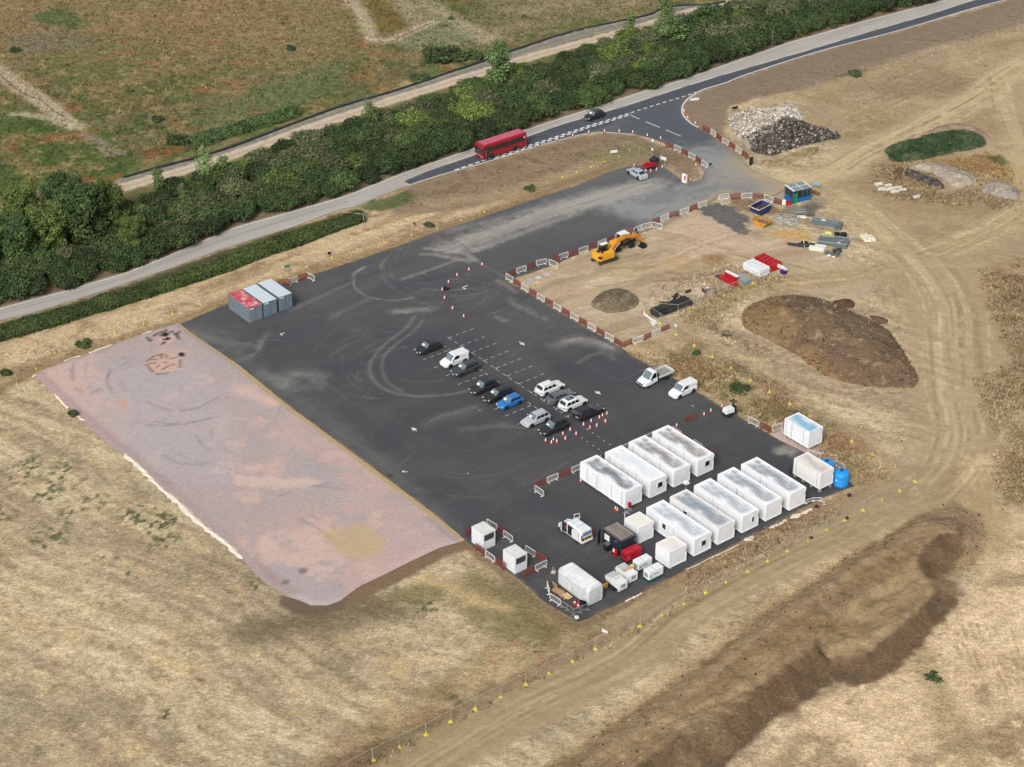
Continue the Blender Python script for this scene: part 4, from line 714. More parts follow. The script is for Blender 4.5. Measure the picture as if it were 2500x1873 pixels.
# the thicket between road and stone track
protos = [tree('bush', 'bush', 20+i) for i in range(8)]
tx = [p[0] for p in TRACK]; tyy = [p[1] for p in TRACK]; rx_ = [p[0] for p in rf]; ry_ = [p[1] for p in rf]
ROWN = ['the roadside thicket row']+[f'the {ORD[q]} thicket row' for q in range(1, 9)]
cnt = 0; GT = 'bushes in the thicket between the road and the stone track'
LB = {0:('dark green rounded bush', ), 1:('deep green bush', ), 2:('dusty grey green bush', ), 3:('bright green bush', )}
sx = 4.4
for j in range(0, 9):
    row_n = 0
    for i in range(-2, 80 if j == 0 else 60):
        x = -112+i*(3.3 if j == 0 else sx)+(j % 2)*sx/2+random.uniform(-1.1, 1.1)
        y0 = np.interp(x, rx_, ry_)+3.0; y1 = np.interp(x, tx, tyy)-(6.4 if x < 32 else 4.2); y = y0+j*3.7+random.uniform(-.8, .8)
        if y > y1 or x > 118: continue
        near_left = x < -75
        k = random.choice([0,1,4,5,1,5]) if j < 2 else random.choice(range(8))
        pr = protos[k]; s = random.uniform(.85, 1.25)*(1.0 if j else .92); sz = s*random.uniform(.85, 1.1)*(1.25 if x > 34 else 1)*(1 if y1-y > 4 else .8)
        place(pr, x, y, s, sz, label=f"{LB[k % 4][0]}, {ORD[row_n]} from the left in {ROWN[j]}", cat='bush', group=GT)
        cnt += 1; row_n += 1
print('bushes', cnt)
# tall trees at the left edge
broad = [tree('broadleaf_tree', 'broad', 41), tree('broadleaf_tree', 'broad', 42)]
for n_, (px, py, s, sz, lb) in enumerate([(40,640,1.0,.95,'tall broad tree at the far left edge of the photo above the road'),(120,615,1.05,1.0,'tall broad tree second from the left edge, above the road'),(205,590,1.15,1.22,'tallest dark green tree of the clump at the left, rounded crown'),(268,560,1.0,1.0,'tall dark tree at the right end of the clump beside the stone track'),(-40,660,1.1,.9,'tree cut by the left edge of the photo'),(60,570,1.05,.95,'yellowish green tree behind the two leftmost trees'),(160,545,1.05,1.05,'tree at the back of the left clump, next to the weedy field'),(330,605,.75,.62,'smaller dark tree at the foot of the clump, nearest the thicket')]):
    x, y = g('n', px, py); place(broad[n_ % 2], x, y, s, sz, label=lb, cat='tree', group='tall trees of the left clump')
pop = tree('tall_tree', 'poplar', 51); sap = [tree('young_tree', 'sapling', 61), tree('young_tree', 'sapling', 62)]
x, y = g('n', 1218, 215); place(pop, x, y, 1.15, 1.15, label='tall light green tree standing above the middle of the thicket', cat='tree')
for n_, (px, py, s, lb) in enumerate([(505,445,1.15,'thin pale young tree in front of the stone track, left of the middle'),(392,478,.9,'slender young tree close to the tall clump, before the stone track'),(905,310,.95,'feathery young tree crossing the stone track at its middle'),(1535,88,.9,'young tree against the stone track near the top of the photo'),(1625,60,1.25,'pale young tree rising above the pipe at the top of the photo'),(550,440,.8,'short young tree right beside the thin pale young tree'),(445,490,.6,'yellow green sapling low in the thicket edge')]):
    x, y = g('n', px, py); place(sap[n_ % 2], x, y, s, s, label=lb, cat='tree')
for n_, (px, py, s, sz, lb) in enumerate([(1640,120,1.0,1.0,'green tree standing above the right part of the thicket'),(1720,85,1.0,.95,'tree at the top of the thicket left of the frame edge')]):
    x, y = g('n', px, py); place(pop, x, y, s*1.6, sz*.8, label=lb, cat='tree')
shr = [tree('shrub', 'shrub', 71), tree('shrub', 'shrub', 73)]
for n_, (k, px, py, s, sz, lb) in enumerate([(2,650,400,3.0,2.2,'large dark shrub in the field beyond the pipe'),(2,730,390,1.8,1.6,'dark shrub just right of the large one beyond the pipe'),(2,880,370,1.6,1.2,'shrub at the edge of the footpath triangle near the pipe'),(2,500,510,1.7,.8,'low shrub beside the pipe, left of the large dark shrub'),(1,1130,930,1.6,1.4,'dark shrub left of the reed bank in the weedy field'),(1,1010,780,1.0,.9,'small dark shrub in a bare patch of the weedy field'),(1,1860,325,.8,.8,'small isolated dark shrub high in the weedy field'),(2,1185,118,.5,.5,'tiny dark shrub in the dry field at the top'),(2,720,130,.7,.5,'small shrub beside the upper footpath'),(1,90,335,.9,.8,'bright shrub at the left edge of the weedy field'),(4,48,775,.75,.8,'small round green shrub left of the pink pad corner'),(4,540,595,1.0,.7,'low green weed bush on the verge above the pad'),(6,110,655,.55,.7,'dark shrub under the fence beside the flatbed truck'),(6,380,868,1.3,.55,'spreading green weed in the dry grass above the lighting tower'),(3,1140,485,1.5,.6,'dry green tuft on the tan field edge, right of the junction'),(9,1610,1085,1.0,.35,'green weed patch in the straw field at the lower right'),(4,475,1035,.6,.8,'dark tuft against the left rim of the pink pad'),(2,1215,1220,.9,.6,'green tuft on the verge above the car park edge'),(2,580,1450,.8,.5,'low tuft on the verge left of the car park corner')]):
    x, y = g(k, px, py); place(shr[n_ % 2], x, y, s, sz, label=lb, cat='shrub')
def hedge(name, label, pts, wd, ht, n, size, c1, c2, seed=5):
    global rs; rs = np.random.RandomState(seed); e = empty(name, (pts[0][0], pts[0][1], 0), 0, label, 'hedge')
    L = np.array([math.dist(a, b) for a, b in zip(pts[:-1], pts[1:])]); cum = np.concatenate([[0], np.cumsum(L)]); t = rs.rand(n)*cum[-1]; i = np.clip(np.searchsorted(cum, t)-1, 0, len(L)-1)
    P = np.array(pts); A = P[i]; D = (P[i+1]-A)/L[i][:, None]; X = A+D*(t-cum[i])[:, None]; nn = np.stack([-D[:, 1], D[:, 0]], 1)
    a = rs.rand(n)*math.pi; sh = .72+.5*fbm(X[:, 0], X[:, 1], 3, 3, 2); q = (.8+.25*rs.rand(n))
    off_ = np.cos(a)*wd/2*q*sh; z = np.abs(np.sin(a))**.7*ht*q*sh
    C = np.stack([X[:, 0]+nn[:, 0]*off_-pts[0][0], X[:, 1]+nn[:, 1]*off_-pts[0][1], z+.1], 1)
    N = np.stack([nn[:, 0]*np.cos(a), nn[:, 1]*np.cos(a), np.sin(a)], 1)+rs.randn(n, 3)*.5
    tt = np.clip(fbm(X[:, 0]+off_, X[:, 1]+z, 1.6, 3, 4)*1.2-.2+.4*rs.rand(n), 0, 1)[:, None]; rgb = (np.array(c1)*(1-tt)+np.array(c2)*tt)*(.8+.4*rs.rand(n, 1))
    quads_mesh('foliage', C, N, size, rgb, e); m = MB()
    for k in range(0, int(cum[-1]), 3):
        j = min(len(L)-1, int(np.searchsorted(cum, k+.01))-1); bx, by = P[j]+(P[j+1]-P[j])*((k-cum[j])/L[j]); m.cyl((bx-pts[0][0], by-pts[0][1], -.1), (bx-pts[0][0]+.2, by-pts[0][1], ht*.7), .05, 5)
    m.build('stem', M_BARK, e); return e
hedge('hedge', 'long low dark green hedge along the near side of the road', gp('n', [(-200,878),(0,826),(152,784),(304,737),(420,702),(532,664),(640,622),(757,583),(830,556),(884,538)]), 3.2, 2.0, 34000, .26, (54,68,40), (92,108,58))
hedge('reed_bank', 'bank of tall green reeds beside the pipe in the weedy field', gp(1, [(1220,960),(1330,920),(1500,865),(1650,820),(1800,780),(1900,745)]), 3.0, 2.0, 6000, .3, (60,80,48), (96,116,70), 6)
# loose tufts: far too many to count
def tufts(name, poly, n, h, seed, thr=0, col=None, s=1.2, var=.35, kind='stuff', zf=None, colf=None, fade=True):
    r = np.random.RandomState(seed); xs = [p[0] for p in poly]; ys = [p[1] for p in poly]
    x = r.uniform(min(xs), max(xs), n*3); y = r.uniform(min(ys), max(ys), n*3); k = inside(x, y, poly)
    k &= (fbm(x, y, 3.5, 4, seed % 7) > thr) & (r.rand(len(x)) < sdist(x, y, poly)/(4.5 if fade else .01))
    x = x[k][:n]; y = y[k][:n]; m = len(x); c = colf(x, y) if colf else ground_rgb(x, y)[0]; z = zf(x, y) if zf else ground_z(x, y)
    c = c*(1-var*.45+var*1.3*r.rand(m, 1)); B = 5
    cc = np.repeat(c, B, 0)*(.85+.3*r.rand(m*B, 1)); X = np.repeat(x, B)+r.randn(m*B)*.16*s; Y = np.repeat(y, B)+r.randn(m*B)*.16*s; Z = np.repeat(z, B)
    a = r.rand(m*B)*6.28; hh = h*(.5+r.rand(m*B)); wv = .07*s*(.6+r.rand(m*B)); lx_ = r.randn(m*B)*.8*hh; ly_ = r.randn(m*B)*.8*hh
    V = np.stack([np.stack([X-np.cos(a)*wv, Y-np.sin(a)*wv, Z-.03], 1), np.stack([X+np.cos(a)*wv, Y+np.sin(a)*wv, Z-.03], 1), np.stack([X+lx_, Y+ly_, Z+hh], 1)], 1).reshape(-1, 3)
    N_ = m*B; me = bpy.data.meshes.new(name); me.vertices.add(3*N_); me.vertices.foreach_set('co', V.ravel().astype(np.float32)); me.loops.add(3*N_); me.loops.foreach_set('vertex_index', np.arange(3*N_, dtype=np.int32))
    me.polygons.add(N_); me.polygons.foreach_set('loop_start', np.arange(0, 3*N_, 3, dtype=np.int32)); me.polygons.foreach_set('loop_total', np.full(N_, 3, np.int32)); me.update(calc_edges=True)
    set_tint(me, lin_np(np.repeat(cc, 3, 0))); me.materials.append(M_LEAF2); o = bpy.data.objects.new(name, me); link(o); return tag(o, kind=kind)
M_LEAF2 = attr_mat('dry_grass', rough=.9, fine=(), objrand=.001, spec=.1); up_normal(M_LEAF2, 3.0)
tk = TRACK
farpoly = [(p[0], p[1]+5.5) for p in tk if -125 < p[0] < 125]; farpoly = farpoly+[(120, 436), (-118, 436)]
GM_ = smooth_line(gp('O', [(200,430),(270,330),(450,270),(800,190),(1200,120),(1450,130),(1620,210),(1715,310),(1600,370),(1300,430),(900,520),(500,590),(290,560)]), 4, True)
tag(tufts('tall_weeds', GM_, 2200, .22, 3, .4, fade=False, zf=lambda x, y: 1.2*(1-np.exp(-seg_dist(x, y, GM_, True)*.5/1.2*1.25)), colf=lambda x, y: green_rgb(x, y, seg_dist(x, y, GM_, True))[0]*1.05), 'dark green weeds over the long low mound', 'weeds')
tag(tufts('rough_grass', farpoly, 30000, .22, 1), 'rough weeds and grass covering the far field', 'grass')
tag(tufts('rough_grass', farpoly, 5000, .4, 2, .5, s=1.4), 'taller weed clumps scattered over the far field', 'grass')
TUFT = [(gp(9, [(-700,1500),(0,1040),(200,910),(450,690),(640,570),(860,430),(1100,270),(1350,130),(1400,200),(1100,350),(860,500),(640,640),(450,760),(200,990),(0,1120),(-700,1640)]), 3500, .26, 'scrubby weeds along the foot of the spoil bank'),
 (gp(6, [(1900,110),(2209,40),(2500,400),(2500,1657),(2080,1657),(1990,1450),(2000,1200),(1860,830),(2100,640),(1980,430),(1930,260)]), 9000, .26, 'brown weeds along the right edge'),
 (gp(8, [(-400,1900),(380,1500),(697,1340),(1010,1185),(1312,1040),(1597,895),(1872,745),(2143,610),(2300,560),(2300,640),(1872,830),(1597,980),(1312,1120),(1010,1270),(697,1420),(300,1657),(-300,2000)]), 7000, .35, 'brown weeds along the foot of the long fence'),
 (gp('n', [(1514,855),(1653,935),(1801,1020),(1900,1070),(1980,1110),(2090,1190),(2215,1185),(2050,1040),(1900,930),(1700,820),(1560,740),(1600,690),(1750,640),(1880,650),(1960,700),(1830,720),(1780,800),(1900,870),(2050,960),(2230,960),(2280,1150),(2240,1200),(2000,1300),(1750,1420),(1550,1520),(1420,1540),(1680,1400),(1820,1325),(1996,1230),(1960,1110)][:18]), 9000, .24, 'dry grass and weeds between the car park and the topsoil mound'),
 (gp(9, [(0,420),(500,130),(700,40),(850,0),(1180,-20),(1000,90),(600,320),(300,480),(0,640)]), 4000, .24, 'reddish weeds between the cabins and the haul road'),
 (gp('n', [(0,850),(437,775),(760,660),(1077,552),(1324,466),(1500,410),(1500,420),(1324,476),(1077,560),(760,670),(437,786),(280,836),(82,908),(0,930)]), 3500, .26, 'brown weeds along the upper rim of the car park'),
 (gp('n', [(900,540),(1000,470),(1190,400),(1400,337),(1560,334),(1650,372),(1690,400),(1640,430),(1540,400),(1380,445),(1150,505)]), 1500, .15, 'sparse dry grass on the verge inside the junction'),
 (gp('n', [(1700,260),(2000,140),(2500,10),(2500,220),(2350,240),(2100,370),(1960,430),(1830,330)]), 2500, .14, 'sparse dry grass on the tan field right of the junction'),
 (gp('O', [(0,600),(300,580),(1200,500),(1700,400),(2000,560),(2212,900),(2212,1281),(600,1200),(0,1000)]), 3500, .26, 'orange brown weeds around the gravel heaps'),
 (gp('O', [(230,420),(300,320),(800,200),(1400,130),(1700,300),(1300,430),(900,520),(400,600)]), 0, .3, '')]
for n_, (poly, n, h, lb) in enumerate(TUFT):
    if n: tag(tufts('dry_grass', poly, n, h, 30+n_, .36), lb, 'grass')
def rubble(name, label, poly, n, s0, s1, cols, zf, seed, cat='rubble'):
    r = np.random.RandomState(seed); xs = [p[0] for p in poly]; ys = [p[1] for p in poly]; x = r.uniform(min(xs), max(xs), n*3); y = r.uniform(min(ys), max(ys), n*3)
    k = inside(x, y, poly); x = x[k][:n]; y = y[k][:n]; n = len(x); z = zf(x, y)
    base = np.array([(-1,-1,-1),(1,-1,-1),(1,1,-1),(-1,1,-1),(-1,-1,1),(1,-1,1),(1,1,1),(-1,1,1)])*.5; S = (s0+(s1-s0)*r.rand(n, 1)**2)*(.5+.8*r.rand(n, 3)); 
    V = base[None]*S[:, None]*(.7+.6*r.rand(n, 8, 1)); q = r.randn(n, 3, 3); Q, _ = np.linalg.qr(q); V = np.einsum('nij,nkj->nki', Q, V)+np.stack([x, y, z+.05], 1)[:, None]
    F = np.array([(0,3,2,1),(4,5,6,7),(0,1,5,4),(1,2,6,5),(2,3,7,6),(3,0,4,7)]); FF = (F[None]+np.arange(n)[:, None, None]*8).reshape(-1, 4)
    me = bpy.data.meshes.new(name); me.from_pydata(V.reshape(-1, 3).tolist(), [], FF.tolist()); C = np.array(cols)[r.randint(0, len(cols), n)]*(.8+.35*r.rand(n, 1)); set_tint(me, lin_np(np.repeat(C, 8, 0))); me.materials.append(M_GRAV)
    o = bpy.data.objects.new(name, me); link(o); return tag(o, label, cat, kind='stuff')
def hz(h, slope, poly):
    return lambda x, y: h*(1-np.exp(-seg_dist(x, y, poly, True)*slope/h*1.25))
LIGHTC = [(206,198,184),(190,182,168),(222,214,200),(170,160,148),(150,140,130)]; DARKC = [(78,73,69),(104,97,90),(62,58,56),(70,65,62),(176,168,158)]
wp = gp('P', [(335,350),(480,275),(650,230),(850,235),(1000,185),(1170,180),(1300,265),(1360,390),(1050,400),(960,480),(700,600),(560,620),(480,640),(380,490)])
dp = gp('P', [(560,620),(900,480),(1360,410),(1560,480),(1800,545),(1830,610),(1650,645),(1500,690),(1200,745),(920,850),(760,820),(640,790)])
SOILC = [(104,86,66),(124,104,80),(142,120,94),(90,74,58),(166,146,118)]
rubble('soil_clods', 'loose soil clods over the large topsoil mound', BM, 2200, .04, .22, SOILC, hz(2.2, .62, BM), 5, 'clods')
BMO = [(p[0]+(p[0]-1)*0, p[1]) for p in smooth_line(gp(6, [(1000,820),(1200,880),(1400,895),(1560,880),(1600,800),(1560,740),(1540,860),(1400,880),(1200,862),(1000,800)]), 3, True)]
rubble('soil_clods', 'loose soil clods at the near foot of the topsoil mound', BMO, 200, .05, .22, SOILC, lambda x, y: x*0+.05, 6, 'clods')
rubble('soil_clods', 'loose clods over the long spoil bank', BA, 2600, .04, .2, SOILC+[(150,130,100)], lambda x, y: ground_z(x, y), 7, 'clods')
rubble('stones', 'small stones lying over the tan ground on the right', gp('n', [(1980,700),(2300,560),(2480,500),(2480,1200),(2300,1300),(2150,1100),(2250,900)]), 300, .05, .16, [(206,192,164),(176,158,130),(120,102,78)], lambda x, y: ground_z(x, y), 8, 'stones')
rubble('concrete_rubble', 'pale broken concrete lumps on the left of the rubble heap', wp, 3600, .08, .5, LIGHTC, hz(1.5, .7, RUB), 1)
rubble('dark_rubble', 'dark broken asphalt lumps on the right of the rubble heap', dp, 2600, .08, .4, DARKC, hz(1.5, .7, RUB), 2)
# ================================================================ VEHICLES
M_TYRE = mat('tyre_rubber', (34,34,36), .85, var=.2); M_RIM = mat('wheel_alloy', (150,152,156), .35, .7)
M_GLASS = mat('dark_glass', (30,38,42), .08, 0, .1, coat=.6, spec=.9); M_SCREEN = mat('windscreen_glass', (104,122,130), .1, 0, .15, coat=.8, spec=1)
M_BLACK = mat('black_plastic', (30,30,32), .6); M_LAMP = mat('lamp_glass', (214,218,220), .15, coat=.5); M_RED = mat('red_lamp', (150,22,24), .25, coat=.4); M_PLATE = mat('number_plate', (226,226,216), .5)
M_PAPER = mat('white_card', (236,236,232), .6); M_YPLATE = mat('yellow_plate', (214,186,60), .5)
def paint(name, c, coat=.5): return mat(name, c, .32, 0, .04, 1.0, coat=coat)
def wheel(parent, x, y, r, w_=.22):
    s = 1 if y > 0 else -1; m = MB(); m.lathe([(r*.72,-w_/2),(r*.96,-w_/2),(r,-w_/3),(r,w_/3),(r*.96,w_/2),(r*.72,w_/2)], n=18)
    t = m.build('tyre_tmp', M_TYRE, None); t.name = 'wheel'; t.data.name = 'wheel'; t.parent = parent; t.location = (x, y, r); t.rotation_euler = (R(90), 0, 0)
    h = MB(); h.lathe([(.04,-w_/2+.01),(r*.68,-w_/2+.01),(r*.72,-w_/2-.012) if False else (r*.70,-w_/2+.02),(r*.70,w_/2-.02),(r*.6,w_/2-.03),(.06,w_/2-.005)], n=14)
    q = h.build('rim', M_RIM, t); return t
def ring(x, w_, zb, zt, sh=.86, dz=.09):
    return [(x,-w_*.92,zb),(x,-w_,zb+.14),(x,-w_,zt-.30 if zt-zb > .5 else (zb+zt)/2),(x,-w_*.965,zt-dz),(x,-w_*sh,zt),(x,w_*sh,zt),(x,w_*.965,zt-dz),(x,w_,zt-.30 if zt-zb > .5 else (zb+zt)/2),(x,w_,zb+.14),(x,w_*.92,zb)]
def lerp(a, b, t): return tuple(a[i]+(b[i]-a[i])*t for i in range(3))
def pane(m, A, B, C, D, u0, u1, v0, v1, off):
    """patch of the quad A(bottom-left) B(bottom-right) C(top-right) D(top-left), pushed out by off"""
    q = lambda u, v: lerp(lerp(A, B, u), lerp(D, C, u), v); n = (Vector(B)-Vector(A)).cross(Vector(D)-Vector(A)).normalized()*off
    P = [Vector(q(u, v))+n for u, v in ((u0, v0), (u1, v0), (u1, v1), (u0, v1))]; Q = [p-n*2.2 for p in P]
    m.add([tuple(p) for p in P]+[tuple(p) for p in Q], [(0,1,2,3),(4,7,6,5),(0,4,5,1),(1,5,6,2),(2,6,7,3),(3,7,4,0)])
def car(label, k, px, py, yaw, colour, L=4.4, W=1.84, H=1.5, body='hatch', roof=None, cat='car', name='car', group='cars parked in the marked bays', sunroof=False, card=True, boot=False, hood=.92, extra=None):
    x0, y0 = g(k, px, py); e = empty(name, (x0, y0, .045), yaw, label, cat, group); P = paint('car_paint_%d_%d_%d' % colour, colour); hw = W/2; r = .34
    van = body == 'van'; hz_ = hood; bz = hz_+.06; tail = {'hatch':bz+.02,'suv':bz+.04,'estate':bz+.02,'saloon':bz+.06,'van':bz}[body]
    xw = L*.19 if not van else L*.26; xr = L*.045 if not van else L*.12           # windscreen foot / roof front
    xe = {'hatch':-L*.33,'suv':-L*.37,'estate':-L*.42,'saloon':-L*.22,'van':-L*.485}[body]; xf = {'hatch':-L*.455,'suv':-L*.47,'estate':-L*.475,'saloon':-L*.38,'van':-L*.492}[body]
    m = MB(); st = [(-L/2,hw*.82,.32,tail-.25),(-L/2+.07,hw*.95,.24,tail-.08),(-L*.42,hw,.2,tail),(-L*.2,hw,.19,bz),(xw-.1,hw,.19,bz),(xw+.25,hw*.99,.19,hz_),(L*.38,hw*.97,.2,hz_-.10),(L*.45,hw*.90,.2,hz_-.20),(L*.488,hw*.80,.24,hz_-.34),(L/2,hw*.62,.3,.5)]
    m.loft([ring(*s) for s in st]); m.build('body', P, e, smooth=False, bevel=.07, seg=3)
    zb, zr = bz-.05, H-.045; wb, wr = hw*.90, hw*.74 if not van else hw*.84
    low = [(xw,-wb,zb),(xw,wb,zb),(xf,wb,zb),(xf,-wb,zb)]; top = [(xr,-wr,zr),(xr,wr,zr),(xe,wr,zr),(xe,-wr,zr)]; crown_ = [(xr-.22,-wr*.8,H),(xr-.22,wr*.8,H),(xe+.2,wr*.8,H-.01),(xe+.2,-wr*.8,H-.01)]
    mid = [lerp(a, b, .55) for a, b in zip(low, top)]; mid = [(p[0]+(.03 if i < 2 else -.03), p[1]*1.025, p[2]) for i, p in enumerate(mid)]
    c = MB(); c.loft([low, mid, top, crown_]); c.build('cabin', paint('car_paint_%d_%d_%d' % (roof or colour), roof or colour), e, bevel=.09, seg=3)
    # glass
    s = MB(); pane(s, low[1], low[0], mid[0], mid[1], .06, .94, .1, 1.0, .012); pane(s, mid[1], mid[0], top[0], top[1], .06, .94, 0, .92, .012); s.build('windscreen', M_SCREEN, e)
    if not van:
        s = MB(); pane(s, low[3], low[2], mid[2], mid[3], .1, .9, .35, 1.0, .012); pane(s, mid[3], mid[2], top[2], top[3], .1, .9, 0, .7, .012); s.build('rear_window', M_GLASS, e)
    for sd_ in (1, -1):
        if sd_ > 0: A, B, C, D = low[2], low[1], mid[1], mid[2]; E_, F_ = top[1], top[2]
        else: A, B, C, D = low[0], low[3], mid[3], mid[0]; E_, F_ = top[3], top[0]
        cuts = [(.07,.36),(.39,.66),(.69,.93)] if not van else [(.60,.90)]
        if body == 'saloon': cuts = [(.12,.48),(.52,.92)]
        for u0, u1 in cuts:
            if sd_ < 0: u0, u1 = 1-u1, 1-u0
            s = MB(); pane(s, A, B, C, D, u0, u1, .30, 1.0, .012); pane(s, D, C, E_, F_, u0+.01, u1-.01, 0, .62, .012); s.build('side_window', M_GLASS, e)
        q = MB(); q.box((xw-.25, sd_*(hw+.09), bz+.08), (.12, .2, .14)); q.build('wing_mirror', M_BLACK if van else P, e, bevel=.02)
        q = MB(); q.box((L*.465, sd_*hw*.66, hz_-.31), (.16, .34, .14), rot=(0, 0, -sd_*.35)); q.build('headlight', M_LAMP, e, bevel=.03)
        q = MB(); q.box((-L/2+.045, sd_*hw*.78, tail-.22), (.1, .24, .18 if not van else .4)); q.build('tail_light', M_RED, e, bevel=.02)
        for xx in (-L*.30, L*.305):
            q = MB(); q.lathe([(r+.07,-.02),(r+.07,.02)], n=18); a = q.build('wheel_arch', M_BLACK, e); a.rotation_euler = (R(90),0,0); a.location = (xx, sd_*(hw-.012), r+.02)
            wheel(e, xx, sd_*(hw-.09), r)
    q = MB(); q.box((L*.485, 0, .52), (.05, hw*.95, .2)); q.box((L*.47, 0, .3), (.1, hw*1.3, .14)); q.build('grille', M_BLACK, e, bevel=.02)
    q = MB(); q.box((L*.5+.01, 0, .42), (.02, .5, .11)); q.build('number_plate', M_PLATE, e)
    q = MB(); q.box((-L*.5-.004, 0, .55), (.02, .5, .11)); q.build('number_plate', M_YPLATE, e)
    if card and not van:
        pt = lerp(lerp(low[0], mid[0], .5), lerp(low[1], mid[1], .5), .35); q = MB(); q.box((pt[0]-.02, pt[1]-.1, pt[2]+.04), (.32, .5, .02), rot=(0, math.atan2(xw-xr, zr-zb)*0+.75, 0)); q.build('windscreen_card', M_PAPER, e)  # small white card set against the windscreen, off centre
    if sunroof:
        q = MB(); q.box(((xr+xe)/2+.1, 0, H+.004), (1.25, .85, .02)); q.build('sunroof', M_GLASS, e, bevel=.01); q = MB(); q.box(((xr+xe)/2-.05, 0, H+.02), (.5, .5, .01)); q.build('sunroof_blind', mat('blind_grey', (120,126,132), .6), e)
    if body in ('suv', 'estate') and not sunroof:
        for sd_ in (1, -1): q = MB(); q.tube([(xr-.1, sd_*wr*.93, H-.02), (xr-.3, sd_*wr*.93, H+.035), (xe+.3, sd_*wr*.93, H+.035), (xe+.1, sd_*wr*.93, H-.02)], .022, 5); q.build('roof_rail', M_RIM if sum(colour) > 300 else M_BLACK, e)
    if boot:
        q = MB(); q.box((-L*.5-.28, 0, H-.02), (.9, W*.8, .05), rot=(0, .25, 0)); q.build('tailgate', P, e, bevel=.02); q = MB(); q.box((-L*.5-.02, 0, .78), (.05, W*.66, .4)); q.build('boot_opening', M_BLACK, e); q = MB(); q.box((-L*.5-.06, -.2, .72), (.14, .7, .25)); q.build('boot_load', mat('boot_load', (146,156,160), .5), e, bevel=.03)
    return e
DK = (36,38,42)
car('black hatchback parked alone at the top end of the left row', 'E', 278, 240, CYAW+R(180), (40,41,46), 4.3, 1.8, 1.47)
car('small white panel van in the left row beside a dark grey estate', 'E', 548, 372, CYAW+R(180), (232,236,238), 4.5, 1.85, 1.84, 'van', cat='van', name='panel_van', hood=1.02)
car('dark grey family car parked tight against the small white van', 'E', 662, 462, CYAW+R(180), (62,66,72), 4.6, 1.84, 1.55, 'suv')
car('black car in the left row with an empty bay on its upper side', 'E', 850, 650, CYAW+R(180), (44,46,48), 4.55, 1.85, 1.6, 'suv')
car('black estate car between a black car and the blue hatchback', 'E', 998, 730, CYAW+R(180), (38,38,40), 4.7, 1.82, 1.5, 'estate')
car('bright blue hatchback, the only blue car in the rows', 'E', 1124, 806, CYAW+R(180), (40,118,190), 4.1, 1.74, 1.5)
car('silver grey car at the lower end of the left row', 'E', 1390, 985, CYAW+R(180), (186,190,196), 4.5, 1.85, 1.58, 'suv')
car('black car beside the silver one, ringed by cones at its rear', 'E', 1574, 1070, CYAW+R(180), (40,41,44), 4.6, 1.88, 1.68, 'suv')
car('white car at the top end of the right row without a sunroof', 'E', 1542, 658, CYAW, (232,236,238), 4.7, 1.9, 1.62, 'suv', card=False)
car('dark grey coupe shaped car between the two white cars', 'E', 1652, 748, CYAW, (96,100,106), 4.55, 1.84, 1.46, 'hatch', card=False)
car('white car with an open dark glass sunroof panel', 'E', 1780, 818, CYAW, (232,236,238), 4.6, 1.88, 1.62, 'suv', sunroof=True, card=False)
car('black estate car with its tailgate raised at the end of the right row', 'E', 1945, 912, CYAW, (32,33,36), 4.8, 1.86, 1.55, 'estate', card=False, boot=True)
a0, a1 = g('J', 300, 742), g('J', 495, 862); yw = math.atan2(a0[1]-a1[1], a0[0]-a1[0])
car('silver saloon parked by the entrance next to the red trailer', 'J', 470, 770, yw, (176,184,194), 4.6, 1.78, 1.42, 'saloon', group=None, card=False)
ra = math.atan2(rn[14][1]-rn[11][1], rn[14][0]-rn[11][0])
car('black car driving along the newly surfaced lane behind the bus', 2, 1632, 760, ra+R(182), (34,36,40), 4.3, 1.8, 1.5, group=None)
car('small white van parked beside the flatbed truck on the right edge', 'T', 1140, 1005, CYAW+R(182), (236,238,238), 4.6, 1.85, 1.86, 'van', cat='van', name='panel_van', group=None, hood=1.05)
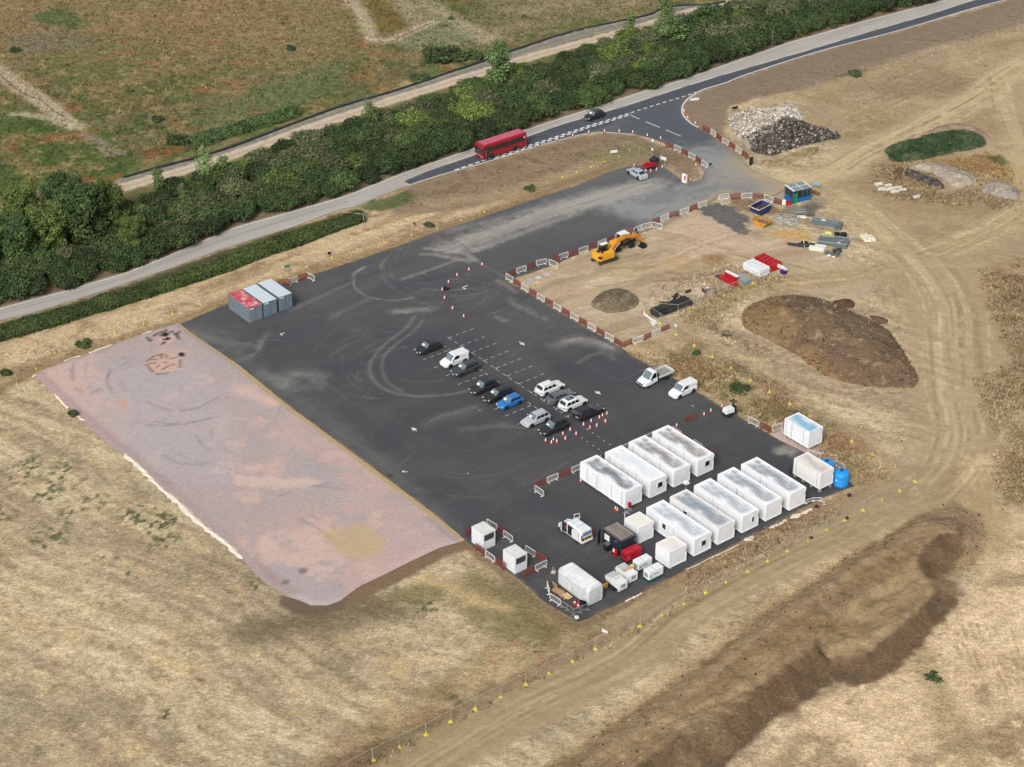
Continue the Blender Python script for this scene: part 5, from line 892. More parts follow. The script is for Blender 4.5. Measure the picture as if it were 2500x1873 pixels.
# red single deck bus
def bus():
    x0, y0 = g('N', 1010, 880); e = empty('bus', (x0, y0, .045), ra+R(180), 'red single deck bus driving on the road beside the thicket', 'bus')
    L, W, H = 10.2, 2.5, 2.95; RD = mat('bus_red', (158,22,40), .3, 0, .05, coat=.5); DR = mat('bus_dark_red', (120,16,30), .4)
    m = MB(); rg = lambda x, w_, zb, zt: [(x,-w_,zb),(x,-w_,zt-.35),(x,-w_*.95,zt-.1),(x,-w_*.8,zt),(x,w_*.8,zt),(x,w_*.95,zt-.1),(x,w_,zt-.35),(x,w_,zb)]
    m.loft([rg(-L/2,1.2,.4,H-.1),rg(-L/2+.1,1.25,.3,H),rg(L/2-.45,1.25,.3,H),rg(L/2-.1,1.2,.32,H-.12),rg(L/2,1.1,.4,H-.35)]); m.build('body', RD, e, bevel=.04)
    roof = MB(); roof.box((-.1,0,H+.012), (L-1.0, 1.9, .03)); roof.box((L/2-1.6,0,H+.05), (.5,.5,.08)); roof.build('roof', mat('bus_roof_sky_pink', (196,92,112), .5, var=.06), e, bevel=.01)  # pink in the roof colour stands in for reflected sky on red
    for s in (1, -1):
        for i in range(7):
            q = MB(); q.box((L/2-1.75-i*1.16-.45, s*1.258, 1.92), (1.08, .02, .98)); q.build('window', M_GLASS, e, bevel=.01)
        q = MB(); q.box((-.1, s*1.256, .42), (L-1.2, .015, .22)); q.build('skirt', DR, e)
        for xx in (-L*.24, L*.29):
            wheel(e, xx, s*1.14, .48, .28); q = MB(); q.lathe([(.56,-.02),(.56,.02)], n=18); a = q.build('wheel_arch', M_BLACK, e); a.rotation_euler = (R(90),0,0); a.location = (xx, s*1.245, .5)
        q = MB(); q.box((L/2-.02, s*.9, .72), (.1,.3,.2)); q.build('headlight', M_LAMP, e, bevel=.02)
        q = MB(); q.tube([(L/2-.1,s*1.15,2.5),(L/2+.25,s*1.3,2.35)], .02, 5); q.box((L/2+.25,s*1.3,2.15), (.08,.2,.36)); q.build('wing_mirror', M_BLACK, e)
    q = MB(); q.box((L/2-.012, 0, 1.75), (.14, 2.08, 1.25), rot=(0,-.06,0)); q.build('windscreen', M_GLASS, e, bevel=.04); q = MB(); q.box((L/2-.09, 0, 2.62), (.12,1.9,.3)); q.build('destination_sign', M_BLACK, e)
    q = MB(); q.box((L/2-1.0, 1.262, 1.5), (1.2, .03, 2.1)); q.build('door', M_GLASS, e, bevel=.01); q = MB(); q.box((L/2-.75, 1.29, 1.3), (.06, .04, 1.5)); q.build('door_rail', mat('grey_frame', (150,158,160), .5), e)
    q = MB(); q.box((L/2+.02, 0, .95), (.06, 1.7, .1)); q.build('bumper_strip', mat('grey_frame', (150,158,160), .5), e)
    q = MB(); q.box((-L/2+.005, 0, 2.1), (.06, 1.9, .8)); q.build('rear_window', M_GLASS, e)
    q = MB(); q.lathe([(.16,0),(.16,.03)], n=14); a = q.build('round_emblem', M_PAPER, e); a.rotation_euler = (R(90),0,0); a.location = (-L/2+.6, 1.29, 2.15)
bus()
# white dropside flatbed truck
def flatbed():
    x0, y0 = g('T', 762, 838); e = empty('flatbed_truck', (x0, y0, .045), CYAW+R(180), 'white flatbed truck with empty grey dropside bed', 'truck'); WP = paint('truck_white', (234,238,240)); L = 5.9
    m = MB(); m.loft([ring(.25,.98,.5,1.15),ring(1.5,.99,.3,1.2),ring(2.1,.98,.28,1.12),ring(2.65,.92,.3,.95),ring(2.9,.78,.35,.7)]); m.build('body', WP, e, bevel=.04)
    low = [(1.95,-.9,1.12),(1.95,.9,1.12),(.3,.9,1.12),(.3,-.9,1.12)]; top = [(1.0,-.76,2.18),(1.0,.76,2.18),(.35,.78,2.2),(.35,-.78,2.2)]; c = MB(); c.loft([low, top, [(.9,-.6,2.25),(.9,.6,2.25),(.4,.6,2.25),(.4,-.6,2.25)]]); c.build('cab', WP, e, bevel=.05)
    s = MB(); pane(s, low[1], low[0], top[0], top[1], .07, .93, .08, .92, .015); s.build('windscreen', M_SCREEN, e)
    for k in (1, -1):
        A, B, C, D = (low[2], low[1], top[1], top[2]) if k > 0 else (low[0], low[3], top[3], top[0]); s = MB(); pane(s, A, B, C, D, .12, .82, .12, .85, .015); s.build('side_window', M_GLASS, e)
        q = MB(); q.box((1.55, k*1.1, 1.35), (.12,.22,.3)); q.build('wing_mirror', M_BLACK, e, bevel=.02); q = MB(); q.box((2.72, k*.66, .86), (.14,.3,.2)); q.build('headlight', M_LAMP, e, bevel=.02)
        wheel(e, 1.95, k*.86, .36); wheel(e, -1.65, k*.84, .36, .34)
        q = MB(); q.box((-1.45, k*1.02, 1.16), (3.1,.05,.4)); q.build('dropside', mat('dropside_white', (214,216,212), .5), e)
    q = MB(); q.box((2.86,0,.62), (.08,1.3,.3)); q.box((2.8,0,.36), (.3,1.75,.2)); q.build('grille', M_BLACK, e, bevel=.03)
    q = MB(); q.box((-3.02,0,1.16), (.06,2.06,.4)); q.build('tailboard', mat('dropside_white', (214,216,212), .5), e); q = MB(); q.box((.1,0,1.35), (.06,2.06,.8)); q.box((-3.02,-1.02,1.5), (.08,.08,.3)); q.box((-3.02,1.02,1.5), (.08,.08,.3)); q.build('headboard', M_BLACK, e)
    q = MB(); q.box((-1.45,0,.94), (3.08,2.0,.06)); q.build('bed_floor', mat('bed_grey', (150,148,144), .8, var=.2), e); q = MB(); q.box((-.8,.35,.7), (4.2,.1,.2)); q.box((-.8,-.35,.7), (4.2,.1,.2)); q.box((-1.65,0,.4), (.12,1.5,.12)); q.build('chassis', M_BLACK, e)
    q = MB(); q.box((1.1,.25,1.5), (.35,.4,.5)); q.build('red_jacket', mat('red_cloth', (176,46,50), .9), e)
flatbed()
# white works van with open doors and striped rear
def worksvan():
    x0, y0 = g('A', 1560, 475); e = empty('works_van', (x0, y0, .045), YAW+R(180), 'white van with open doors and yellow striped rear beside the navy cabin', 'van'); e.scale = (1.04, 1.08, 1.08); WP = paint('truck_white', (234,238,240)); L = 5.0; hw = .97
    m = MB(); st = [(-2.45,.93,.35,1.1),(-2.4,.97,.28,1.15),(1.2,.97,.26,1.15),(1.75,.95,.26,1.05),(2.15,.88,.3,.92),(2.42,.7,.35,.65)]; m.loft([ring(*s) for s in st]); m.build('body', WP, e, bevel=.04)
    low = [(1.45,-.88,1.1),(1.45,.88,1.1),(-2.43,.9,1.1),(-2.43,-.9,1.1)]; top = [(.65,-.78,1.9),(.65,.78,1.9),(-2.3,.8,1.9),(-2.3,-.8,1.9)]; c = MB(); c.loft([low, top, [(.4,-.66,1.96),(.4,.66,1.96),(-2.2,.66,1.96),(-2.2,-.66,1.96)]]); c.build('cabin', WP, e, bevel=.05)
    for xx in (-.1, -1.1): q = MB(); q.box((xx,0,1.965), (.03,1.36,.02)); q.build('roof_seam', mat('seam_grey', (130,134,138), .6), e)
    s = MB(); pane(s, low[1], low[0], top[0], top[1], .07, .93, .08, .92, .015); s.build('windscreen', M_SCREEN, e)
    q = MB(); q.box((.78, .94, 1.15), (.95,.12,1.3)); q.build('front_doorway', M_GLASS, e); q = MB(); q.box((-.35, .95, 1.15), (.95,.12,1.25)); q.build('side_doorway', M_GLASS, e)
    q = MB(); q.box((.2,.99,1.2), (.14,.1,1.4)); q.build('door_pillar', WP, e)
    q = MB(); q.box((.55,.97,1.25), (.35,.1,.5)); q.build('red_jacket', mat('red_cloth', (176,46,50), .9), e)
    q = MB(); q.box((1.28,1.16,.95), (.8,.07,1.0), rot=(0,0,-.45)); q.build('front_door', WP, e, bevel=.03)
    q = MB(); q.box((1.3,-1.35,.9), (.07,.9,.75), rot=(0,0,-.3)); q.box((1.18,-1.7,1.55), (.06,.08,.6)); q.box((1.36,-1.02,1.55), (.06,.08,.6)); q.box((1.28,-1.35,1.84), (.06,.8,.06), rot=(0,0,-.3)); q.build('front_door', WP, e)
    q = MB(); q.box((-1.35,1.04,1.1), (1.3,.06,1.3)); q.build('sliding_door', WP, e, bevel=.03)
    q = MB(); q.box((-2.46,0,1.52), (.04,1.3,.5)); q.build('rear_window', mat('bluish_glass', (120,150,170), .2, coat=.5), e); YE = mat('hazard_yellow', (206,190,40), .5)
    for i in range(6):
        s_ = -1 if i < 3 else 1; q = MB(); q.box((-2.475, -.62+i*.25, .82), (.03,.13,.42), rot=(s_*.6,0,0)); q.build('hazard_stripe', YE if i % 2 == 0 else M_BLACK, e)
    q = MB(); q.box((-2.468,0,.82), (.015,1.62,.46)); q.build('hazard_panel', mat('hazard_dark', (110,100,40), .5), e); q = MB(); q.box((-2.52,0,.42), (.16,1.8,.2)); q.build('rear_bumper', WP, e, bevel=.03)
    for k in (1, -1):
        wheel(e, 1.6, k*.87, .34); wheel(e, -1.55, k*.87, .34); q = MB(); q.box((-2.44, k*.86, 1.2), (.08,.14,.6)); q.build('tail_light', M_RED, e); q = MB(); q.box((2.2, k*.62, .78), (.14,.3,.18)); q.build('headlight', M_LAMP, e)
worksvan()
# tracked excavator with its boom stretched out
YEL = mat('machine_yellow', (238,176,40), .45, var=.1, dirt=(150,120,70), dirt_amt=.3); ORG = mat('boom_orange', (226,146,36), .45, var=.1, dirt=(140,110,60), dirt_amt=.3); TRK = mat('track_steel', (64,60,60), .8, var=.3, scale=6)
def arm(m, pts, w_, hs):
    for (a, b), (h0, h1) in zip(zip(pts[:-1], pts[1:]), zip(hs[:-1], hs[1:])):
        a = Vector(a); b = Vector(b); d = (b-a).normalized(); n = Vector((-d.z, 0, d.x)); rg = []
        for p, h in ((a-d*.08, h0), (b+d*.08, h1)): rg.append([tuple(p+n*h/2+Vector((0,s,0))) for s in (-w_/2, w_/2)]+[tuple(p-n*h/2+Vector((0,s,0))) for s in (w_/2, -w_/2)])
        m.loft(rg)
def excavator():
    x0, y0 = g('I', 700, 1090); a, b = g('I', 640, 1240), g('I', 1090, 1075); yw = math.atan2(b[1]-a[1], b[0]-a[0])
    e = empty('excavator', (x0, y0, 0), yw, 'yellow tracked excavator at the yard fence with orange boom stretched forward', 'excavator')
    for s in (1, -1):
        m = MB(); pr = [(-1.9,.2),(-1.65,.02),(1.65,.02),(1.9,.2),(2.0,.45),(1.85,.72),(1.6,.82),(-1.6,.82),(-1.85,.72),(-2.0,.45)]
        m.loft([[(x, s*.95-.28, z) for x, z in pr], [(x, s*.95+.28, z) for x, z in pr]])
        for i in range(17): m.box((-1.65+i*.206, s*.95, .845), (.09,.58,.05))
        m.build('track', TRK, e)
    m = MB(); m.box((0,0,.6), (1.8,1.5,.35)); m.cyl((0,0,.75), (0,0,1.0), .6, 16); m.build('undercarriage', TRK, e)
    m = MB(); m.prism([(-2.1,-.7),(-1.8,-1.2),(1.1,-1.25),(1.4,-.9),(1.4,1.0),(1.1,1.25),(-1.8,1.2),(-2.1,.7)], 1.0, 1.35); m.build('turntable_frame', YEL, e, bevel=.03)
    m = MB(); m.prism([(-2.15,-.75),(-1.85,-1.2),(-.7,-1.2),(-.7,1.2),(-1.85,1.2),(-2.15,.75)], 1.36, 2.1); m.build('counterweight', YEL, e, bevel=.08)
    m = MB(); m.box((.2,-.75,1.75), (1.8,.9,.75), taper=.93); m.build('engine_cover', YEL, e, bevel=.06); m = MB(); m.box((-1.2,.25,2.16), (.5,.7,.08)); m.box((-1.0,-.5,2.16), (.3,.4,.06)); m.cyl((-.9,.6,2.1), (-.9,.6,2.5), .07, 8); m.build('exhaust', M_BLACK, e)
    m = MB(); m.box((-1.86,-1.0,1.7), (.5,.5,.45)); m.build('grille', mat('dark_red_grille', (84,40,24), .7), e)
    m = MB(); m.box((.35,.8,2.1), (1.6,.86,1.5), taper=.9); m.build('cab', M_GLASS, e, bevel=.06); m = MB(); m.box((.35,.8,2.88), (1.5,.82,.06)); m.build('cab_roof', M_PAPER, e, bevel=.02)
    m = MB(); arm(m, [(1.1,0,1.5),(2.6,0,3.0),(4.4,0,3.35),(6.6,0,2.75)], .42, [.5,.62,.62,.42]); m.build('boom', ORG, e, bevel=.03)
    m = MB(); m.cyl((1.3,.32,1.3), (2.9,.32,2.7), .07, 8); m.cyl((1.3,-.32,1.3), (2.9,-.32,2.7), .07, 8); m.cyl((3.6,0,3.75), (5.9,0,3.3), .07, 8); m.build('hydraulic_ram', mat('ram_steel', (140,138,132), .35, .6), e)
    m = MB(); arm(m, [(6.0,0,3.3),(6.9,0,2.7),(8.2,0,1.15)], .34, [.4,.55,.3]); m.build('stick', ORG, e, bevel=.03)
    m = MB(); rg = [[(8.1+dx, s, .95+dz) for dx, dz in ((0,.1),(.35,.0),(.5,-.35),(.3,-.8),(-.35,-.85),(-.5,-.7),(.1,-.6),(.25,-.3),(.1,-.1))] for s in (-.75, .75)]; m.loft(rg); m.build('bucket', M_BLACK, e, bevel=.02)
excavator()
def backhoe():
    x0, y0 = g('I', 1130, 850); a, b = g('I', 1030, 945), g('I', 1310, 845); yw = math.atan2(b[1]-a[1], b[0]-a[0])
    e = empty('wheeled_digger', (x0-.2, y0+.9, 0), yw+R(180), 'wheeled yellow digger with white cab roof behind the excavator boom', 'digger')
    m = MB(); m.box((-.2,0,1.0), (4.6,1.0,.5)); m.build('chassis', M_BLACK, e); m = MB(); m.box((1.7,0,1.65), (1.7,1.1,.75), taper=.9); m.build('bonnet', YEL, e, bevel=.06)
    m = MB(); m.box((-.1,0,2.0), (1.7,1.6,1.5), taper=.85); m.build('cab', M_GLASS, e, bevel=.05); m = MB(); m.box((-.1,0,2.8), (1.75,1.6,.1)); m.build('cab_roof', M_PAPER, e, bevel=.03)
    m = MB(); m.box((-1.7,0,1.6), (1.1,1.2,.5)); m.build('rear_deck', mat('dusty_green', (128,124,72), .8), e, bevel=.04)
    for k in (1, -1): wheel(e, 1.6, k*.95, .52, .36); wheel(e, -1.2, k*.98, .62, .42)
    m = MB(); m.box((2.75,0,1.0), (.3,1.7,.6)); m.build('front_weight', YEL, e, bevel=.05)
    m = MB(); m.tube([(-2.2,0,1.2),(-2.8,0,2.9),(-3.0,.3,1.8)], .12, 6); m.build('rear_arm', M_BLACK, e)
    m = MB(); m.box((-3.1,.3,1.4), (.5,.7,.5)); m.build('rear_bucket', M_BLACK, e)
backhoe()
# red flat trailer and message board by the entrance
def redtrailer():
    x0, y0 = g('J', 740, 600); e = empty('plant_trailer', (x0, y0, .045), yw0, 'small red plant trailer with black box at the entrance', 'trailer')
    RD = mat('trailer_red', (176,34,44), .5, var=.15); m = MB(); m.box((0,0,.62), (2.6,1.5,.12)); m.tube([(1.3,.5,.6),(2.3,0,.55),(1.3,-.5,.6)], .05, 6); m.build('frame', RD, e)
    m = MB(); m.box((-.2,.35,.95), (1.6,.5,.5)); m.box((.6,-.3,.85), (.8,.6,.4)); m.build('engine_housing', RD, e, bevel=.05)
    m = MB(); m.box((-1.0,-.1,1.25), (1.3,1.3,.9), rot=(0,.35,0)); m.build('black_box', mat('dark_panel', (38,44,54), .5), e, bevel=.04)
    for k in (1, -1): wheel(e, -.2, k*.85, .32)
yw0 = CYAW+R(175); redtrailer()
def lamp_mast(label, k, px, py, h):
    x0, y0 = g(k, px, py); e = empty('camera_mast', (x0, y0, .04), 0, label, 'mast'); MT = mat('galvanised', (176,180,180), .45, .5, var=.1)
    m = MB(); m.cyl((0,0,0), (0,0,h), .05, 8, .04); m.build('pole', MT, e); m = MB(); m.box((0,0,.06), (.9,.9,.12)); m.build('base', mat('concrete', (170,166,158), .9), e)
    m = MB(); m.box((0,0,h+.1), (.35,.35,.45)); m.build('camera_head', M_PAPER, e, bevel=.03); m = MB(); m.box((.02,-.02,h*.55), (.32,.3,.4)); m.build('control_box', M_PAPER, e, bevel=.02)
lamp_mast('slim pole with white boxes behind the red trailer', 'J', 775, 420, 3.6)
# mobile lighting tower
def tower():
    x0, y0 = g('F', 1190, 610); e = empty('lighting_tower', (x0, y0, .045), CYAW-R(8), 'mobile lighting tower trailer, white body, on the car park edge', 'lighting tower')
    m = MB(); m.box((-.15,0,.9), (1.6,1.1,.8), taper=.9); m.build('body', paint('truck_white', (234,238,240)), e, bevel=.08); m = MB(); m.box((0,0,.42), (2.0,1.2,.2)); m.tube([(.9,0,.4),(1.9,-.3,.3),(1.9,-.3,.05)], .05, 6); m.tube([(.9,.5,.3),(1.5,.8,.05)], .05, 6); m.build('frame', M_BLACK, e)
    m = MB(); m.box((.85,0,.9), (.35,.7,.9)); m.build('mast_base', M_BLACK, e, bevel=.03)
    m = MB(); m.box((.6,0,1.75), (.12,.12,.9)); m.build('mast', M_BLACK, e)
    for a, b in ((.35,.3),(.85,.3),(.4,-.3),(.9,-.25)): m = MB(); m.box((a,b,2.1), (.45,.3,.18), rot=(.3,.4,.5)); m.build('lamp_head', M_BLACK, e)
    for k in (1, -1): wheel(e, -.3, k*.68, .33)
tower()
# ================================================================ PAINTED MARKINGS
M_LINE = mat('road_paint', (228,228,224), .7, var=.12, scale=3, dirt=(150,148,142), dirt_amt=.5); M_FADE = mat('faded_paint', (188,186,178), .8, var=.2, scale=4, dirt=(110,108,104), dirt_amt=.8)
def strip(m, a, b, w_, z=.046):
    dx, dy = b[0]-a[0], b[1]-a[1]; L = math.hypot(dx, dy) or 1; nx, ny = -dy/L*w_/2, dx/L*w_/2
    m.add([(a[0]-nx,a[1]-ny,z),(b[0]-nx,b[1]-ny,z),(b[0]+nx,b[1]+ny,z),(a[0]+nx,a[1]+ny,z)], [(0,1,2,3)])
def along(pts, s):
    for a, b in zip(pts[:-1], pts[1:]):
        L = math.dist(a, b)
        if s <= L: t = s/L; return (a[0]+(b[0]-a[0])*t, a[1]+(b[1]-a[1])*t)
        s -= L
    return pts[-1]
def plen(pts): return sum(math.dist(a, b) for a, b in zip(pts[:-1], pts[1:]))
def dash(m, pts, w_, on, gap, z=.046, s0=0):
    L = plen(pts); s = s0
    while s < L-.1: strip(m, along(pts, s), along(pts, min(s+on, L)), w_, z); s += on+gap
def shift(pts, k): return [(p[0]+k*.27, p[1]-k*.96) for p in pts]
m = MB()
dash(m, shift(rf, .45), .24, 3.0, 0, z=.042)
dash(m, shift(gp('n', RN[6:9]), -.3), .14, 3.0, 0, z=.042)
dash(m, gp('n', [(1040,418),(1134,386),(1279,336),(1374,302),(1530,257),(1670,212),(1751,187),(1854,157),(1972,123),(2116,79),(2257,39),(2382,-1)]), .2, 6.2, 2.3, s0=5)
EDGE_L = smooth_line(gp('n', [(995,455),(1081,427.5),(1191,396.5),(1313,358.5),(1400,335),(1438,327),(1476,325),(1514,327),(1552,331)]), 4); dash(m, shift(EDGE_L, -.2), .24, 2.0, 0)
EDGE_R = smooth_line(gp('n', [(1705,312),(1690,304),(1677,293),(1667,280),(1665,268),(1667,258),(1673,248),(1685,237),(1704,225),(1722,217),(1781,200),(1812,186),(2002,125),(2192,76),(2382,19),(2480,-5)]), 4); dash(m, EDGE_R, .3, 2.0, 0)
DL1 = gp('n', [(1110,416),(1191,389),(1250,370),(1313,349),(1375,329),(1440,307),(1500,289),(1537,277)]); dash(m, DL1, .42, 1.0, .55); dash(m, shift(gp('n', [(1205,385),(1250,370),(1313,349),(1375,329),(1440,307),(1500,289),(1537,277)]), .62), .42, 1.0, .55)
dash(m, gp('n', [(1540,276),(1600,257),(1660,239),(1705,224)]), .3, .9, .7)
for a, b in (((1540,282),(1561,291)),((1577,298),(1611,312)),((1626,318),(1662,333))): strip(m, g('n', *a), g('n', *b), .2)
def arrow(k, a, b, w_=.16, left=True):
    A, B = g(k, *a), g(k, *b); d = Vector((B[0]-A[0], B[1]-A[1])).normalized(); n = Vector((-d.y, d.x)); t = Vector(B); strip(m, A, B, w_); 
    m.add([(t.x+n.x*.4-d.x*.7, t.y+n.y*.4-d.y*.7, .047),(t.x-n.x*.4-d.x*.7, t.y-n.y*.4-d.y*.7, .047),(t.x+d.x*.2, t.y+d.y*.2, .047)], [(0,1,2)])
arrow('E', (1222,148), (1272,182)); arrow('E', (2008,660), (2060,690)); arrow('E', (158,1074), (110,1042)); strip(m, g('E', 10, 1490), g('E', 30, 1500), .3); strip(m, g('E', 30, 1500), g('E', 68, 1498), .12)
strip(m, g('R', 232, 760), g('R', 158, 790), .2); strip(m, g('R', 158, 790), g('R', 208, 812), .22); strip(m, g('H', 1205, 1310), g('H', 1290, 1275), .2); strip(m, g('H', 1215, 1285), g('H', 1245, 1330), .15)
tag(m.build('road_markings', M_LINE), kind='structure')
m = MB(); dash(m, [g('E', 490, 110), g('E', 730, 260), g('E', 980, 432), g('E', 1215, 590), g('E', 1480, 762), g('E', 1740, 935)], .13, .75, .75); dash(m, [g('E', 430, 183), g('E', 535, 250), g('E', 830, 450), g('E', 1100, 625), g('E', 1350, 803), g('E', 1560, 945)], .13, .8, .7)
for x, y in ((490,110),(612,192),(730,262),(855,345),(980,425),(1098,503),(1220,585),(1345,675),(1475,762),(1605,850)): a = g('E', x, y); dash(m, [a, (a[0]+DW[0]*5, a[1]+DW[1]*5)], .12, .75, .6); strip(m, (a[0]-DL[0]*.25,a[1]-DL[1]*.25), (a[0]+DL[0]*.3,a[1]+DL[1]*.3), .14, .047)
for x, y in ((485,238),(600,320),(725,400),(850,490),(975,570),(1100,655),(1230,745),(1345,808),(1470,895)): a = g('E', x, y); dash(m, [a, (a[0]-DW[0]*5, a[1]-DW[1]*5)], .12, .75, .6)
for x, y in ((1920,1055),(1975,1095),(2035,1133),(2095,1173),(2155,1213),(1862,1145),(1922,1185),(1980,1225),(2040,1265),(805,862),(680,1515)): a = g('E', x, y); strip(m, a, (a[0]+.22, a[1]), .22)
for k, a, b in (('E',(1470,760),(1500,745)),('E',(1590,840),(1610,835)),('E',(1700,925),(1745,915)),('F',(800,510),(825,525)),('F',(1275,1065),(1290,1060)),('C',(885,445),(900,440))): strip(m, g(k, *a), g(k, *b), .2)
tag(m.build('bay_markings', M_FADE), kind='structure')

# ================================================================ CABINS AND CONTAINERS
def roofmat(name, base, streak, amt, L, W, sc=1.0, rib=.34, ribamt=.72, scuff=None):
    m = bpy.data.materials.new(name); m.use_nodes = True; nt = m.node_tree; b = nt.nodes['Principled BSDF']; lk = nt.links.new
    tc = node(nt, 'ShaderNodeTexCoord'); sp = node(nt, 'ShaderNodeSeparateXYZ'); lk(tc.outputs['Object'], sp.inputs[0])
    def mth(op, a, b_=None, c=None):
        n = node(nt, 'ShaderNodeMath', operation=op)
        for i, v in enumerate((a, b_, c)):
            if v is None: continue
            if isinstance(v, (int, float)): n.inputs[i].default_value = v
            else: lk(v, n.inputs[i])
        return n.outputs[0]
    yy = mth('MULTIPLY', mth('ABSOLUTE', mth('SUBTRACT', mth('DIVIDE', sp.outputs[1], W), .5)), 2.0)
    ms = node(nt, 'ShaderNodeMapRange', interpolation_type='SMOOTHSTEP'); ms.inputs[1].default_value = .95; ms.inputs[2].default_value = .45; lk(yy, ms.inputs[0])
    xx = mth('MULTIPLY', mth('ABSOLUTE', mth('ADD', mth('DIVIDE', sp.outputs[0], L), .5)), 2.0); mx_ = node(nt, 'ShaderNodeMapRange', interpolation_type='SMOOTHSTEP'); mx_.inputs[1].default_value = 1.0; mx_.inputs[2].default_value = .75; lk(xx, mx_.inputs[0])
    mp = node(nt, 'ShaderNodeMapping'); mp.inputs['Scale'].default_value = (.5*sc, .9*sc, 1); lk(tc.outputs['Object'], mp.inputs[0])
    nz = node(nt, 'ShaderNodeTexNoise'); nz.inputs['Scale'].default_value = 1.1; nz.inputs['Detail'].default_value = 5; lk(mp.outputs[0], nz.inputs['Vector'])
    nm = node(nt, 'ShaderNodeMapRange', interpolation_type='SMOOTHSTEP'); nm.inputs[1].default_value = .22; nm.inputs[2].default_value = .72; lk(nz.outputs[0], nm.inputs[0])
    mp2 = node(nt, 'ShaderNodeMapping'); mp2.inputs['Scale'].default_value = (9, .8, 1); lk(tc.outputs['Object'], mp2.inputs[0]); n3 = node(nt, 'ShaderNodeTexNoise'); n3.inputs['Scale'].default_value = 1; n3.inputs['Detail'].default_value = 3; lk(mp2.outputs[0], n3.inputs['Vector'])
    wv = mth('ADD', mth('MULTIPLY', mth('SINE', mth('MULTIPLY', sp.outputs[0], 6.2832/rib)), .5), .5)
    f = mth('MULTIPLY', mth('MULTIPLY', ms.outputs[0], mx_.outputs[0]), nm.outputs[0]); f = mth('MULTIPLY', f, mth('ADD', mth('MULTIPLY', wv, ribamt), 1-ribamt)); f = mth('MULTIPLY', f, mth('ADD', mth('MULTIPLY', n3.outputs[0], .5), .75)); f = mth('MINIMUM', mth('MULTIPLY', f, amt), 1.0)
    mc = node(nt, 'ShaderNodeMix', data_type='RGBA'); lk(f, mc.inputs[0]); mc.inputs[6].default_value = (*[v*ALB for v in lin(base)], 1); mc.inputs[7].default_value = (*[v*ALB for v in lin(streak)], 1)
    lk(mc.outputs[2], b.inputs['Base Color']); b.inputs['Roughness'].default_value = .55; return m
CW = mat('cabin_white', (246,248,250), .5, var=.03, scale=.8, dirt=(206,208,206), dirt_amt=.35); CSEAM = mat('cabin_seam', (196,202,208), .6); M_PANE = mat('cabin_glass', (28,44,50), .1, coat=.5); M_FRAME = mat('window_frame', (226,230,232), .4); M_STEEL = mat('galvanised', (176,180,180), .45, .5, var=.1); M_DARKGAP = mat('dark_underside', (24,24,26), .9)
OFFW = mat('cabin_offwhite', (242,241,238), .55, var=.03, scale=.8, dirt=(222,220,214), dirt_amt=.4)
